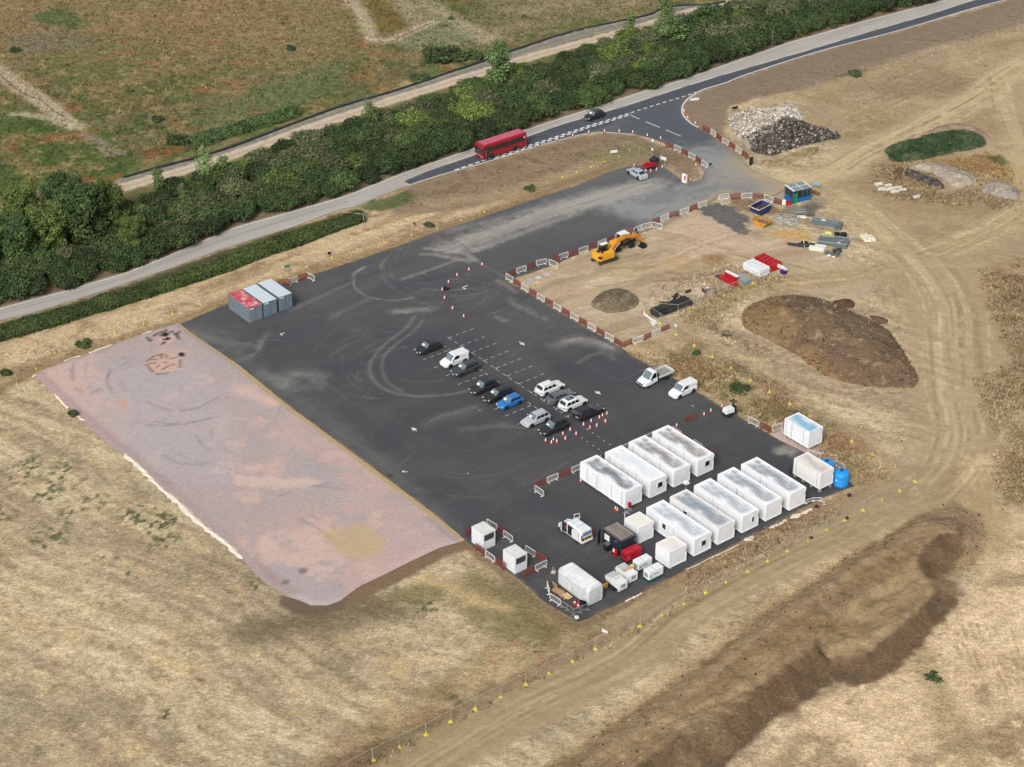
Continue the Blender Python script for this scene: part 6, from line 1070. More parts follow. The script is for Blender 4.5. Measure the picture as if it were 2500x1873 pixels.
def cabin(label, k, x, y, L, W, H, roof, z0=.12, wall=CW, ends=(), sides=(), doors=(), ribs=True, yaw=YAW, name='site_cabin', cat='cabin', group=None, seams=(.33,.5,.8), trim=None, gear=True):
    px, py = g(k, x, y); e = empty(name, (px, py, .04), yaw, label, cat, group); trim = trim or wall
    m = MB(); m.box((-L/2, W/2, z0+H/2), (L-.08, W-.08, H-.06))
    if ribs:
        n = int(L/.4)
        for i in range(1, n):
            for yy in (.03, W-.03): m.box((-i*L/n, yy, z0+H/2), (.16,.04,H-.35))
        for i in range(1, int(W/.4)):
            m.box((-.03, i*.4, z0+H/2), (.03,.14,H-.35))
    m.build('wall', wall, e)
    m = MB()
    for xx in (-.05, -L+.05):
        for yy in (.05, W-.05): m.box((xx, yy, z0+H/2), (.13,.13,H))
    m.box((-L/2, .03, z0+.08), (L-.14,.1,.16)); m.box((-L/2, W-.03, z0+.08), (L-.14,.1,.16)); m.box((-.03, W/2, z0+.08), (.1,W-.14,.16)); m.box((-L+.03, W/2, z0+.08), (.1,W-.14,.16)); m.build('frame', trim, e, bevel=.015)
    rm = roof if not isinstance(roof, tuple) else roofmat('cabin_roof', *roof, L, W)
    m = MB(); m.box((-L/2, W/2, z0+H-.02), (L,W,.1))
    for i in range(1, int(L/.34)): m.box((-i*.34, W/2, z0+H+.045), (.14,W-.34,.035))
    m.build('roof', rm, e)
    q = MB(); 
    for yy in (.06, W-.06): q.box((-L/2, yy, z0+H+.05), (L,.12,.05))
    for xx in (-.06, -L+.06): q.box((xx, W/2, z0+H+.049), (.12,W-.24,.048))
    q.build('roof_edge', trim, e)
    if z0 > .05:
        for i in range(4 if L > 4 else 2):
            for yy in (.3, W-.3): q = MB(); q.box((-L*(.04+(.306 if L > 4 else .9)*i), yy, z0/2), (.3,.3,z0)); q.build('block_foot', mat('concrete', (170,166,158), .9), e)
    for yy, zz, ww, hh in ends:
        f = MB(); f.box((.0, yy, z0+zz), (.07,ww+.12,hh+.12)); fo = f.build('window', M_FRAME, e); f = MB(); f.box((.04, yy, z0+zz), (.02,ww,hh)); f.build('pane', M_PANE, fo)
    for xx, zz, ww, hh in sides:
        f = MB(); f.box((-xx, .0, z0+zz), (ww+.12,.07,hh+.12)); fo = f.build('window', M_FRAME, e); f = MB(); f.box((-xx, -.04, z0+zz), (ww,.02,hh)); f.build('pane', M_PANE, fo)
    for xx in doors:
        f = MB(); f.box((-xx, -.01, z0+1.08), (1.05,.08,2.1)); fo = f.build('door', CSEAM, e); f = MB(); f.box((-xx, -.045, z0+1.08), (.92,.05,1.98)); f.build('door_leaf', CW, fo); f = MB(); f.box((-xx+.36, -.09, z0+1.05), (.12,.05,.04)); f.build('handle', M_BLACK, fo)
    for s in seams:
        q = MB(); q.box((-L*s, .0, z0+H/2), (.07,.07,H-.2)); q.build('downpipe', CSEAM, e)
    q = MB(); q.box((.03, W-.1, z0+H-.75), (.05,.09,.6)); q.build('cable_box', mat('cable_grey', (120,124,128), .6), e)
    return e
WH = (248,250,252); GB = 'white cabins of the back row'; GF = 'white cabins of the front row'
cabin('leftmost cabin of the back row, with the open side bay and red extinguisher box', 'D', 750, 1255, 9.5, 3.0, 2.55, (WH, (104,110,118), 1.7), .3, group=GB, sides=(), doors=(6.4,), seams=(.08,.30,.62,.84))
cabin('second back row cabin, plain white roof and one square end window', 'D', 1085, 1100, 9.5, 3.0, 2.55, (WH, (206,212,218), .8), group=GB, ends=((1.75,1.55,.75,.75),), doors=(5.0,), seams=(.3,.62,.9))
cabin('third back row cabin, brown stained roof and blank end', 'D', 1405, 955, 9.5, 3.0, 2.55, (WH, (134,124,120), 1.5, ), group=GB, doors=(5.0,), seams=(.3,.62,.9))
cabin('rightmost cabin of the back row, dusty brown ribbed roof and one end window', 'D', 1725, 810, 9.5, 3.0, 2.55, (WH, (142,134,126), 1.6), group=GB, ends=((1.75,1.55,.75,.75),), doors=(5.0,), seams=(.3,.62,.85))
cabin('front row cabin nearest the small boxes, black downpipe and one end window', 'C', 415, 1508, 9.5, 3.0, 2.55, (WH, (170,182,190), 1.35), group=GF, ends=((1.6,1.5,.7,.75),), sides=((5.9,1.55,.6,.7),), doors=(4.5,), ribs=False, seams=(.75,))
cabin('second front row cabin with side window and blue grey peeling roof', 'C', 670, 1385, 9.5, 3.0, 2.55, ((232,228,222), (140,154,166), 2.0), group=GF, sides=((6.4,1.55,.6,.7),), doors=(5.2,), ribs=False, seams=(.7,))
cabin('third front row cabin with a narrow end window and grey ribbed roof', 'C', 930, 1258, 9.5, 3.0, 2.55, (WH, (168,176,182), 1.4), group=GF, ends=((1.9,1.5,.3,.7),), doors=(5.2,), ribs=False, seams=(.6,))
cabin('fourth front row cabin with dark grey ribbed roof and blank end', 'C', 1185, 1130, 9.5, 3.0, 2.55, (WH, (146,154,162), 1.6), group=GF, doors=(5.0,), ribs=False, seams=(.6,))
cabin('rightmost cabin of the front row with dark grey ribbed roof', 'C', 1440, 1015, 9.5, 3.0, 2.55, (WH, (138,146,154), 1.6), group=GF, doors=(5.0,), ribs=False, seams=(.6,))
cabin('off white wheeled cabin beside the blue water tanks', 'C', 1765, 815, 5.1, 2.6, 2.45, ((236,232,226), (188,178,168), 1.1), .55, wall=OFFW, ribs=False, seams=(.12,.9))
cabin('white cabin with pale blue roof standing on the pink slab', 'C', 1645, 372, 4.9, 2.7, 2.55, ((226,234,238), (132,186,214), 2.2), .55, seams=(.22,.7,.92))
cabin('cream topped white box beside the navy cabin', 'B', 1430, 718, 2.9, 2.6, 2.45, ((240,238,230), (236,230,212), .9), .1, seams=())
cabin('white box with a lightly rusted roof at the corner before the front row', 'B', 1840, 1052, 2.7, 3.0, 2.45, ((240,240,238), (226,210,192), .9), .1, ribs=False, seams=())
# dark navy cabin
NV = mat('navy_paint', (40,48,62), .5, var=.1); e = cabin('navy cabin with brown ribbed roof, white board and open door', 'B', 1190, 882, 3.7, 2.5, 2.4, ((160,152,144), (120,110,102), 1.5), .08, wall=NV, trim=NV, seams=(), ribs=True)
q = MB(); q.box((-2.75,-.07,1.55), (.95,.06,.85)); q.build('white_board', M_PAPER, e); q = MB(); q.box((-3.9,-.45,1.2), (.06,1.0,2.1), rot=(0,0,.5)); q.build('open_door', NV, e)
q = MB(); q.box((-1.0,-.06,1.9), (.2,.1,.12)); q.build('lamp', M_STEEL, e)
# grey shipping containers
GC = mat('container_grey', (122,136,146), .55, var=.1, dirt=(104,112,116), dirt_amt=.4); GC2 = mat('container_blue_grey', (112,130,142), .55, var=.1, dirt=(96,106,112), dirt_amt=.4)
def container(label, k, x, y, roofm, wallm, yaw, L=6.06, W=2.44, H=2.59, doors=True, name='shipping_container', plate=True):
    px, py = g(k, x, y); e = empty(name, (px, py, .04), yaw, label, 'container', 'grey shipping containers'); m = MB(); m.box((-L/2, W/2, H/2+.05), (L-.1, W-.1, H-.12))
    for i in range(1, int(L/.3)):
        for yy in (.03, W-.03): m.box((-i*.3-.03, yy, H/2+.05), (.15,.05,H-.4))
    m.build('wall', wallm, e); m = MB()
    for xx in (-.08, -L+.08):
        for yy in (.08, W-.08): m.box((xx, yy, H/2+.02), (.16,.16,H))
    for yy in (.05, W-.05): m.box((-L/2, yy, H-.04), (L-.32,.1,.12)); m.box((-L/2, yy, .1), (L-.32,.1,.16))
    m.box((-.06, W/2, H-.06), (.12,W-.32,.14)); m.box((-.06, W/2, .1), (.12,W-.32,.16)); m.build('frame', wallm, e, bevel=.01)
    m = MB(); m.box((-L/2, W/2, H+.02), (L-.02, W-.02, .04)); 
    for i in range(1, int(L/.3)): m.box((-i*.3-.03, W/2, H+.045), (.13,W-.5,.02))
    m.build('roof', roofm, e)
    if doors:
        for s in (0, 1):
            d = MB(); d.box((.0, W*(.26+.48*s), H/2+.02), (.06, W*.45, H-.36)); do = d.build('door', wallm, e); r_ = MB()
            for q_ in (-.28, .28): r_.cyl((.05, W*(.26+.48*s)+q_, .2), (.05, W*(.26+.48*s)+q_, H-.2), .025, 6)
            for q_ in (-.28,.28): r_.box((.06, W*(.26+.48*s)+q_+.1, 1.15), (.03,.25,.05))
            r_.build('lock_bar', mat('lock_grey', (158,166,172), .4, .4), do)
    if plate:
        q = MB(); q.box((.045, .55, H-.2), (.02,.75,.18)); q.build('name_plate', M_PAPER, e)
    return e
cyw = R(-51.2); RR = mat('faded_red_roof', (196,74,84), .7, var=.12, scale=1.2, dirt=(240,214,214), dirt_amt=1.0); PR = mat('pale_container_roof', (206,218,226), .5, var=.04)
container('left grey container with faded red and white roof', 'H', 660, 1105, RR, GC, cyw)
container('middle grey container with pale blue grey roof', 'H', 925, 1010, PR, GC2, cyw); container('right grey container with pale blue grey roof', 'H', 1200, 905, PR, GC2, cyw)
# old white container store with rounded shoulders
def oldstore():
    px, py = g('B', 745, 1570); e = empty('storage_container', (px, py, .04), YAW, 'weathered white container with rounded roof at the bottom corner of the car park', 'container'); L, W, H = 6.1, 2.55, 2.75
    WP = mat('old_white', (244,245,245), .6, var=.06, scale=.8, dirt=(190,182,172), dirt_amt=.6); WS = mat('old_white_side', (212,218,220), .6, var=.08, scale=1.5, dirt=(158,156,150), dirt_amt=.6)
    m = MB(); prof = lambda x, s: [(x, s, .15),(x, 0, .5),(x, 0, H-.45),(x, .12, H-.15),(x, .4, H),(x, W-.4, H),(x, W-.12, H-.15),(x, W, H-.45),(x, W, .5),(x, W-s, .15)]
    rings = [[(p[0], W/2+(p[1]-W/2)*q, .15+(p[2]-.15)*(1-(1-q)*.7)) for p in prof(x, .1)] for x, q in ((-L,.9),(-L+.3,1),(-.3,1),(0,.93))]; m.loft(rings); m.build('wall', WS, e, bevel=.05)
    m = MB(); m.box((-L/2, W/2, H+.005), (L-.6, W-.75, .05)); m.build('roof', WP, e, bevel=.03)
    m = MB(); 
    for i in range(1, 17): m.box((-i*L/17.5, -.01, H/2), (.12,.05,H-.9))
    m.build('side_ribs', WS, e)
    for s in (0, 1): m = MB(); m.box((.005, W*(.27+.46*s), H/2+.02), (.05, W*.42, H-.65)); m.build('door', WS, e, bevel=.02)
    for i in range(4): m = MB(); m.box((-1-i*1.3, W/2, .08), (.3,W-.3,.2)); m.build('bearer', M_BLACK, e)
    m = MB(); m.box((-.9, W/2, H+.035), (.03,W-.6,.02)); m.box((-L+1.1, W/2, H+.035), (.03,W-.6,.02)); m.build('roof_strap', mat('rust_line', (150,130,112), .8), e)
oldstore()
# gatehouse kiosks
def kiosk(label, k, x, y):
    px, py = g(k, x, y); e = empty('kiosk', (px, py, .05), YAW, label, 'kiosk', 'kiosks inside the barriers'); L, W, H = 2.5, 2.0, 2.4; KW = mat('kiosk_white', (232,236,238), .5, var=.04)
    m = MB(); m.box((-L/2, .03, H/2), (L,.06,H)); m.box((-L/2, W-.03, H/2), (L,.06,H)); m.box((-L+.03, W/2, H/2), (.06,W-.12,H)); m.box((-.03, W/2, .62), (.06,W-.12,1.24)); m.box((-.03, .12, 1.8), (.06,.12,1.15)); m.box((-.03, W-.12, 1.8), (.06,.12,1.15)); m.box((-.03, W/2, H-.06), (.06,W-.12,.12)); m.build('wall', KW, e)
    m = MB(); m.box((-L/2, W/2, H+.04), (L+.06, W+.06, .08)); m.box((-L/2, W/2, H+.09), (L-.4, W-.4, .03)); m.build('roof', mat('kiosk_roof', (228,228,224), .6, var=.05, dirt=(202,194,178), dirt_amt=.6), e, bevel=.02)
    f = MB(); f.box((-L/2, W/2, .06), (L-.15, W-.15, .1)); f.build('floor', M_DARKGAP, e)
    f = MB(); f.box((.01, W/2, 1.27), (.08,W-.2,.05)); fo = f.build('window', M_FRAME, e); f = MB(); f.box((-.04, W/2, 1.8), (.02,W-.36,1.02)); f.build('pane', mat('kiosk_glass', (66,76,78), .15, coat=.4), fo); f = MB(); f.box((-.2, W*.45, 1.5), (.03,1.2,.04), rot=(.5,0,0)); f.build('desk_edge', M_FRAME, e)
    f = MB(); 
    for i in range(1, 8): f.box((-i*.31, -.005, H/2), (.02,.02,H-.1))
    f.build('panel_seam', CSEAM, e)
kiosk('upper white kiosk with a dark window opening, beside the pad corner', 'A', 330, 692); kiosk('lower white kiosk with a dark window opening, nearer the old container', 'A', 757, 1008)
# blue cabin at the entrance
def bluecabin():
    px, py = g('K', 1345, 560); a, b = g('K', 1345, 560), g('K', 1610, 500); yw = math.atan2(b[1]-a[1], b[0]-a[0]); e = empty('guard_cabin', (px, py, .05), yw, 'small blue guard cabin with glass upper walls at the site entrance', 'cabin'); L, W, H = 3.7, 2.7, 2.6
    BL = mat('cabin_blue', (26,104,168), .45, var=.08); m = MB(); m.box((L/2, W/2, .55), (L, W, 1.0)); m.build('lower_wall', BL, e, bevel=.02); m = MB(); m.box((L/2, W/2, 1.75), (L-.1, W-.1, 1.4)); m.build('glazing', M_GLASS, e)
    m = MB()
    for xx in (.05, L*.5, L*.78, L-.05): m.box((xx, .02, 1.75), (.09,.1,1.45)); m.box((xx, W-.02, 1.75), (.09,.1,1.45))
    for yy in (W*.5,): m.box((.02, yy, 1.75), (.1,.09,1.45)); m.box((L-.02, yy, 1.75), (.1,.09,1.45))
    m.build('mullion', mat('teal_frame', (40,110,140), .5), e)
    m = MB(); m.box((L/2, W/2, H-.03), (L+.1, W+.1, .1)); m.build('roof', mat('grey_roof', (132,144,150), .5, var=.06), e); m = MB()
    for yy in (.0, W): pass
    m.box((.06, W/2, H+.05), (.34,W+.1,.08)); m.box((L-.02, W/2, H+.05), (.16,W+.1,.08)); m.box((L*.52, W/2, H+.04), (.08,W,.05)); m.box((L/2, W*.5, H+.035), (L-.4,.08,.05)); m.build('roof_edge', M_PAPER, e)
    m = MB(); m.box((.45, -.18, 1.15), (.85,.06,2.1), rot=(0,0,.35)); m.build('door', mat('cabin_green', (40,160,84), .5), e, bevel=.01); m = MB(); m.box((.04, -.03, 1.15), (.2,.2,2.1)); m.build('corner_post', BL, e); m = MB(); m.box((1.0,-.7,.1), (.9,.6,.16)); m.build('step', mat('pallet_wood', (176,142,104), .9), e)
bluecabin()
# ================================================================ WATER TANKS, GENERATORS, BOWSERS
TB_ = mat('tank_blue', (30,150,230), .4, var=.06)
def tank(label, k, x, y):
    px, py = g(k, x, y); e = empty('water_tank', (px, py, .05), 0, label, 'water tank', 'blue water tanks'); m = MB(); m.lathe([(1.0,0),(1.08,.06),(1.1,.4),(1.06,.45),(1.1,.5),(1.1,1.0),(1.06,1.05),(1.1,1.1),(1.1,1.75),(1.0,1.95),(.8,2.1),(.4,2.22)], n=28); m.build('body', TB_, e, smooth=False)
    m = MB()
    for i in range(8): a = i*math.pi/4; m.box((math.cos(a)*.72, math.sin(a)*.72, 2.06), (.55,.12,.16), rot=(0, .35, a))
    m.build('rib', TB_, e, bevel=.03); m = MB(); m.lathe([(.26,2.18),(.26,2.3),(.2,2.32)], n=16); m.build('lid', mat('tank_lid', (14,66,110), .5), e); m = MB(); m.box((-.75,-.84,1.1), (.28,.06,.28), rot=(0,0,-.7)); m.build('label_plate', mat('tank_label', (150,200,230), .5), e)
tank('nearer blue water tank standing clear of the off white cabin', 'C', 1996, 716); tank('farther blue water tank half hidden behind the off white cabin', 'C', 1836, 612)
def genset(label, k, x, y, L, W, H, colm, basem, name='generator', group='generators by the navy cabin', pallet=.16):
    px, py = g(k, x, y); e = empty(name, (px, py, .05), CYAW, label, 'generator', group)         # origin at the nearest corner, x away to the right
    m = MB(); m.box((L/2, W/2, pallet+H/2), (L,W,H)); m.build('canopy', colm, e, bevel=.09); m = MB(); m.box((L/2, W/2, pallet/2), (L+.04,W+.04,pallet)); m.build('base', basem, e)
    m = MB(); m.box((L*.42, W/2, pallet+H+.005), (.05,W*.8,.02)); m.box((L*.45, -.005, pallet+H*.55), (L*.35,.02,.16)); m.box((-.005, W*.5, pallet+H*.5), (.02,W*.55,H*.45)); m.build('vent', mat('vent_grey' if colm != REDG else 'vent_red', (150,156,160) if colm != REDG else (110,20,30), .6), e)
    m = MB(); m.box((L*.12, -.006, pallet+H*.45), (.3,.02,.42)); m.build('control_panel', mat('vent_grey', (150,156,160), .6) if colm != REDG else mat('panel_pink', (200,110,116), .5), e); return e
REDG = mat('generator_red', (190,30,52), .4, var=.05, coat=.3); WG = mat('generator_white', (234,238,240), .45, var=.03)
genset('red generator against the end of the navy cabin', 'X', 1000, 632, 2.6, 1.25, 1.35, REDG, M_BLACK); genset('white generator behind, next to the yellow drum', 'X', 1310, 868, 2.4, 1.25, 1.2, WG, M_BLACK); genset('white generator on a dark green base, nearest the car park edge', 'X', 1592, 1150, 2.5, 1.2, 1.3, WG, mat('base_green', (20,84,60), .5), pallet=.3)
def bowser(label, k, x, y, lidm):
    px, py = g(k, x, y); e = empty('bowser_trailer', (px, py, .05), YAW, label, 'trailer', 'twin axle tank trailers'); m = MB(); L, W = 2.7, 1.5
    m.loft([[(xx, .0, .95-.25*q),(xx, .0, 1.5),(xx, W, 1.5),(xx, W, .95-.25*q),(xx, W-.2, .55),(xx, .2, .55)] for xx, q in ((-L,0),(-.3,1),(0,1.4))]); m.build('body', WG, e, bevel=.05)
    m = MB(); m.box((-.8, W/2, 1.53), (1.5,W+.04,.06)); m.build('lid', M_PAPER if lidm is None else WG, e, bevel=.02); m = MB(); m.box((-2.15, W/2, 1.55), (1.0,W-.1,.14)); m.build('hose_locker', mat('locker_grey', (196,198,198), .5), e, bevel=.03)
    if lidm: m = MB(); m.box((-1.35, W/2, 1.585), (.7,W-.1,.04)); m.build('rusty_lid', mat('lid_brown', (196,170,158), .7, var=.15), e)
    else: m = MB(); m.box((-1.2, W/2, 1.575), (.5,.8,.03)); m.build('hatch', mat('hatch_grey', (206,208,204), .5), e)
    m = MB(); m.box((.01, W/2, 1.05), (.03,.7,.5)); m.build('end_panel', mat('panel_grey', (150,154,160), .5), e); m = MB(); m.tube([(-L,W/2,.55),(-L-1.0,W/2,.5)], .05, 6); m.cyl((-L-.9,W/2,.5), (-L-.9,W/2,.05), .05, 6); m.build('drawbar', M_STEEL, e)
    for xx in (-1.75, -1.1):
        for yy in (.02, W-.02): wheel(e, xx, yy if yy > .5 else yy-.0, .33) if yy > .5 else wheel(e, xx, -.02, .33)
    m = MB(); m.box((-.15,W/2,.42), (.14,W,.14)); m.build('rear_bar', WG, e)
def wheel0(parent, x, y, r): return wheel(parent, x, y, r)
bowser('nearer white tank trailer with twin wheels, beside the old container', 'X', 775, 1465, None); bowser('farther white tank trailer with a brown stained lid', 'X', 1050, 1235, True)
def simple(name, label, cat, k, x, y, parts, yaw=0, z=.045, group=None):
    px, py = g(k, x, y); e = empty(name, (px, py, z), yaw, label, cat, group)
    for nm, mm, mt_, bv in parts: mm.build(nm, mt_, e, bevel=bv)
    return e
YB = mat('drum_yellow', (226,214,70), .5, var=.1); 
simple('drum', 'yellow drum next to the white generator', 'drum', 'X', 1125, 830, [('body', MB().lathe([(.3,0),(.34,.05),(.34,.4),(.31,.43),(.34,.46),(.34,.8),(.3,.85)], n=18), YB, 0), ('lid', MB().lathe([(.3,.86),(.27,.9)], n=18), mat('drum_lid', (240,232,120), .5), 0)])
simple('spill_tray', 'yellow covered box between the two tank trailers', 'box', 'X', 830, 1010, [('box', MB().box((0,0,.4), (.95,.9,.8)), mat('cover_yellow', (232,226,150), .6), .06), ('cover', MB().box((0,0,.84), (1.1,1.0,.08)), mat('cover_pale', (238,234,172), .7), .03)], yaw=YAW)
simple('orange_box', 'small orange box beside the drawbar of the nearer tank trailer', 'box', 'X', 420, 1255, [('body', MB().box((0,0,.22), (.75,.6,.44)), mat('box_orange', (226,166,78), .6), .05), ('strap', MB().box((0,0,.45), (.1,.62,.03)), M_BLACK, 0)], yaw=CYAW)
simple('wheeled_bin', 'black wheeled bin outside the navy cabin door', 'bin', 'B', 1005, 795, [('body', MB().box((0,0,.5), (.7,.65,.95), taper=1.12), M_BLACK, .04), ('lid', MB().box((0,0,1.02), (.85,.78,.08)), mat('bin_lid', (92,96,100), .5), .03), ('wheel', MB().cyl((-.35,.25,.1), (-.35,.35,.1), .1, 10), M_RIM, 0)], yaw=YAW)
simple('fire_point', 'red and white fire point stand in front of the navy cabin', 'fire point', 'B', 1105, 865, [('board', MB().box((.15,0,.62), (.75,.1,1.1)), mat('fire_red', (176,26,34), .5), .03), ('extinguisher', MB().cyl((-.35,-.15,0), (-.35,-.15,.6), .11, 10), M_RED, 0), ('notice', MB().box((-.1,-.08,.75), (.3,.04,.45)), M_PAPER, 0), ('stand', MB().box((.15,.1,.1), (.8,.5,.08)), M_RED, .02)], yaw=YAW)
simple('fire_point', 'red extinguisher box on the end of the leftmost back row cabin', 'fire point', 'D', 800, 1235, [('box', MB().box((0,0,.75), (.55,.35,.75)), mat('fire_red', (176,26,34), .5), .03), ('stand', MB().box((0,0,.2), (.6,.45,.35)), mat('grey_frame', (150,158,160), .5), .02)], yaw=YAW)
simple('satellite_dish', 'white satellite dish on a pole behind the second front row cabin', 'dish', 'C', 318, 905, [('dish', MB().lathe([(.1,2.85),(.35,2.9),(.5,3.05),(.46,3.05),(.1,2.92)], n=18), M_PAPER, 0), ('pole', MB().cyl((0,0,0), (0,0,2.9), .04, 8), M_STEEL, 0), ('receiver', MB().cyl((0,0,2.9), (.3,-.3,3.3), .02, 6), M_STEEL, 0)])
simple('flag_post', 'thin white post beside the cream topped box', 'post', 'B', 1238, 478, [('post', MB().cyl((0,0,0), (0,0,2.2), .05, 8), M_PAPER, 0), ('foot', MB().lathe([(.2,0),(.18,.08)], n=14), M_BLACK, 0)])
# fuel hose stand and timber by the old container
simple('pallet_stack', 'broken pallets and planks beside the long side of the old container', 'pallets', 'A', 1440, 1330, [('plank', MB().box((-1.6,.1,.12), (1.5,.9,.16), rot=(0,.04,.2)).box((-.7,.0,.2), (1.1,.8,.22), rot=(.05,0,-.2)).box((-2.3,.2,.5), (.9,.1,1.0), rot=(.3,0,0)), mat('pallet_wood', (176,142,104), .9, var=.25, scale=5), 0), ('board', MB().box((.1,-.1,.3), (1.2,.22,.12)).box((.15,.2,.3), (1.2,.22,.12)).box((.1,.5,.3), (1.15,.2,.12)).box((.1,.2,.12), (.12,1.1,.2)), mat('new_timber', (222,186,142), .8, var=.15), 0)], yaw=YAW)
simple('sign_stack', 'heap of red and white cones and signs at the end of the old container', 'signs', 'A', 1590, 1440, [('cone_heap', MB().cyl((-.5,0,0), (-.4,.1,.7), .22, 10, .04).cyl((-.1,.3,0), (0,.4,.7), .22, 10, .04).cyl((.3,0,0), (.3,0,.7), .22, 10, .04), mat('cone_red', (206,48,40), .6), 0), ('sleeve', MB().cyl((-.45,.05,.3), (-.42,.08,.5), .16, 10, .1).cyl((.3,0,.3), (.3,0,.5), .16, 10, .1), M_PAPER, 0), ('sign_back', MB().box((.6,.6,.6), (.9,.06,1.1), rot=(.4,0,.4)).box((1.0,.4,.5), (.8,.06,1.0), rot=(.5,.2,.1)), M_BLACK, 0)], yaw=YAW)
simple('scrap_bundle', 'tangle of bent metal poles left of the old container', 'scrap', 'A', 1275, 1010, [('pole', MB().tube([(-.3,0,0),(0,.2,1.1),(.3,.1,.4),(.1,-.3,0)], .03, 5).tube([(.2,.3,0),(-.2,0,.8),(.4,-.3,.5)], .03, 5), mat('rusty_pale', (176,152,136), .8), 0), ('plate', MB().box((0,0,.35), (.5,.1,.5), rot=(.3,.3,.2)), M_PAPER, 0)])
# slab under the blue roofed cabin
m = MB(); m.prism(gp('C', [(1240,185),(1400,120),(1880,310),(1800,400),(1640,395),(1330,220)]), -.05, .07); tag(m.build('stone_slab', mat('pink_stone', (196,168,166), .9, var=.12)), kind='structure')
simple('stair_rail', 'black steel steps behind the off white wheeled cabin', 'steps', 'C', 1440, 600, [('rail', MB().tube([(0,0,0),(0,0,1.0),(1.2,0,1.3),(1.2,0,.3)], .03, 6).tube([(0,.8,0),(0,.8,1.0),(1.2,.8,1.3)], .03, 6).tube([(0,.4,1.0),(0,.4,0)], .03, 5), M_BLACK, 0), ('tread', MB().box((.3,.4,.2), (.3,.8,.04)).box((.7,.4,.4), (.3,.8,.04)).box((1.1,.4,.6), (.4,.8,.04)), M_BLACK, 0)], yaw=YAW)
# silt sheet edges, a white membrane showing along the rim
MEM = mat('white_membrane', (228,218,198), .8, var=.1, scale=3, dirt=(176,166,150), dirt_amt=.5)
def membrane(label, k, pts, w_, h=.16, seed=1):
    r = random.Random(seed); P = []; Q = []; base = smooth_line(gp(k, pts), 5); c = base[0]; m = MB(); n = len(base); tops = []; bots = []
    for i, p in enumerate(base):
        a = base[max(0, i-1)]; b = base[min(n-1, i+1)]; d = Vector((b[0]-a[0], b[1]-a[1])).normalized(); ww = w_*(.45+.9*r.random())*(.3 if i in (0, n-1) else 1); nn = Vector((-d.y, d.x)); tops.append([(p[0]-nn.x*ww/2-c[0], p[1]-nn.y*ww/2-c[1], .0), (p[0]-c[0], p[1]-c[1], h*(.6+.6*r.random())), (p[0]+nn.x*ww/2-c[0], p[1]+nn.y*ww/2-c[1], .0)])
    m.loft(tops); o = m.build('membrane_edge', MEM); o.location = (c[0], c[1], .02); return tag(o, label, 'membrane', 'white membrane along the rims')
membrane('long pale membrane edge along the lower left side of the stone pad', 4, [(800,1290),(880,1350),(960,1430),(1050,1520),(1130,1580),(1240,1690),(1360,1790),(1450,1855),(1560,1960)], 1.0, .2, 1)
membrane('short white membrane strip near the left corner of the stone pad', 4, [(355,905),(385,935),(420,975),(440,990)], .5, .15, 2); membrane('small membrane strip midway down the left side of the stone pad', 4, [(490,1035),(520,1060),(545,1072)], .45, .15, 3)
membrane('white membrane tip at the left corner of the stone pad', 4, [(208,790),(218,785),(228,778)], .4, .15, 4); membrane('white membrane strip on the upper rim of the pad, longer one', 4, [(570,640),(620,618),(670,600),(715,585)], .4, .12, 5); membrane('white membrane strip on the upper rim of the pad by the black stain', 4, [(915,518),(950,503),(975,498)], .4, .12, 6); membrane('faint membrane strip on the upper rim near the left corner', 4, [(410,690),(470,668),(520,655)], .3, .1, 7)
membrane('large crumpled white membrane below the front row of cabins', 'C', [(1455,1085),(1540,1050),(1620,1020),(1685,985)], .9, .2, 8); membrane('thin white membrane strip left of the large crumpled one', 'C', [(1225,1195),(1290,1165),(1360,1140),(1410,1100)], .55, .15, 9); membrane('white membrane scrap below the third front row cabin', 'C', [(970,1305),(1000,1320),(1050,1280)], .7, .15, 10)
membrane('broken pale rim below the generators', 'X', [(960,1640),(1100,1570),(1250,1500),(1400,1420)], .35, .12, 11); membrane('thin pale rim below the first front row cabin', 'C', [(330,1640),(470,1580),(600,1510),(700,1470),(900,1370)], .2, .1, 12)
# ================================================================ BARRIERS, CONES, FENCES
BWH = mat('barrier_white', (238,238,234), .55); BWI = mat('barrier_white_slat', (196,196,192), .6); BRD = mat('barrier_red', (134,60,54), .6, var=.1); BRI = mat('barrier_red_slat', (128,66,58), .7, var=.1)
def barrier_proto(white):
    e = empty('barrier', (0,0,0)); a, b = (BWH, BWI) if white else (BRD, BRI); L = 1.98; m = MB(); r = .038
    m.tube([(.12,0,.14),(.03,0,.24),(.03,0,.92),(.14,0,1.03),(L-.14,0,1.03),(L-.03,0,.92),(L-.03,0,.24),(L-.12,0,.14),(.12,0,.14)], r, 6); m.build('frame', a, e)
    m = MB(); n = 17 if white else 24; w_ = .022 if white else .042
    for i in range(1, n): m.box((L*i/n, 0, .58), (w_,.02,.86))
    m.build('infill', b, e)
    for x in (.3, L-.3): m = MB(); m.box((x,0,.05), (.08,.62,.06)); m.box((x,0,.12), (.06,.1,.12)); m.build('foot', a, e)
    return e
PW, PR_ = barrier_proto(True), barrier_proto(False); used_b = set()
def put_barrier(white, a, b, label, group, z=.045):
    pr = PW if white else PR_
    o = pr if id(pr) not in used_b else copy_tree(pr); used_b.add(id(pr))
    o.location = (a[0], a[1], z); o.rotation_euler[2] = math.atan2(b[1]-a[1], b[0]-a[0]); tag(o, label, 'barrier', group); return o
bcount = 0
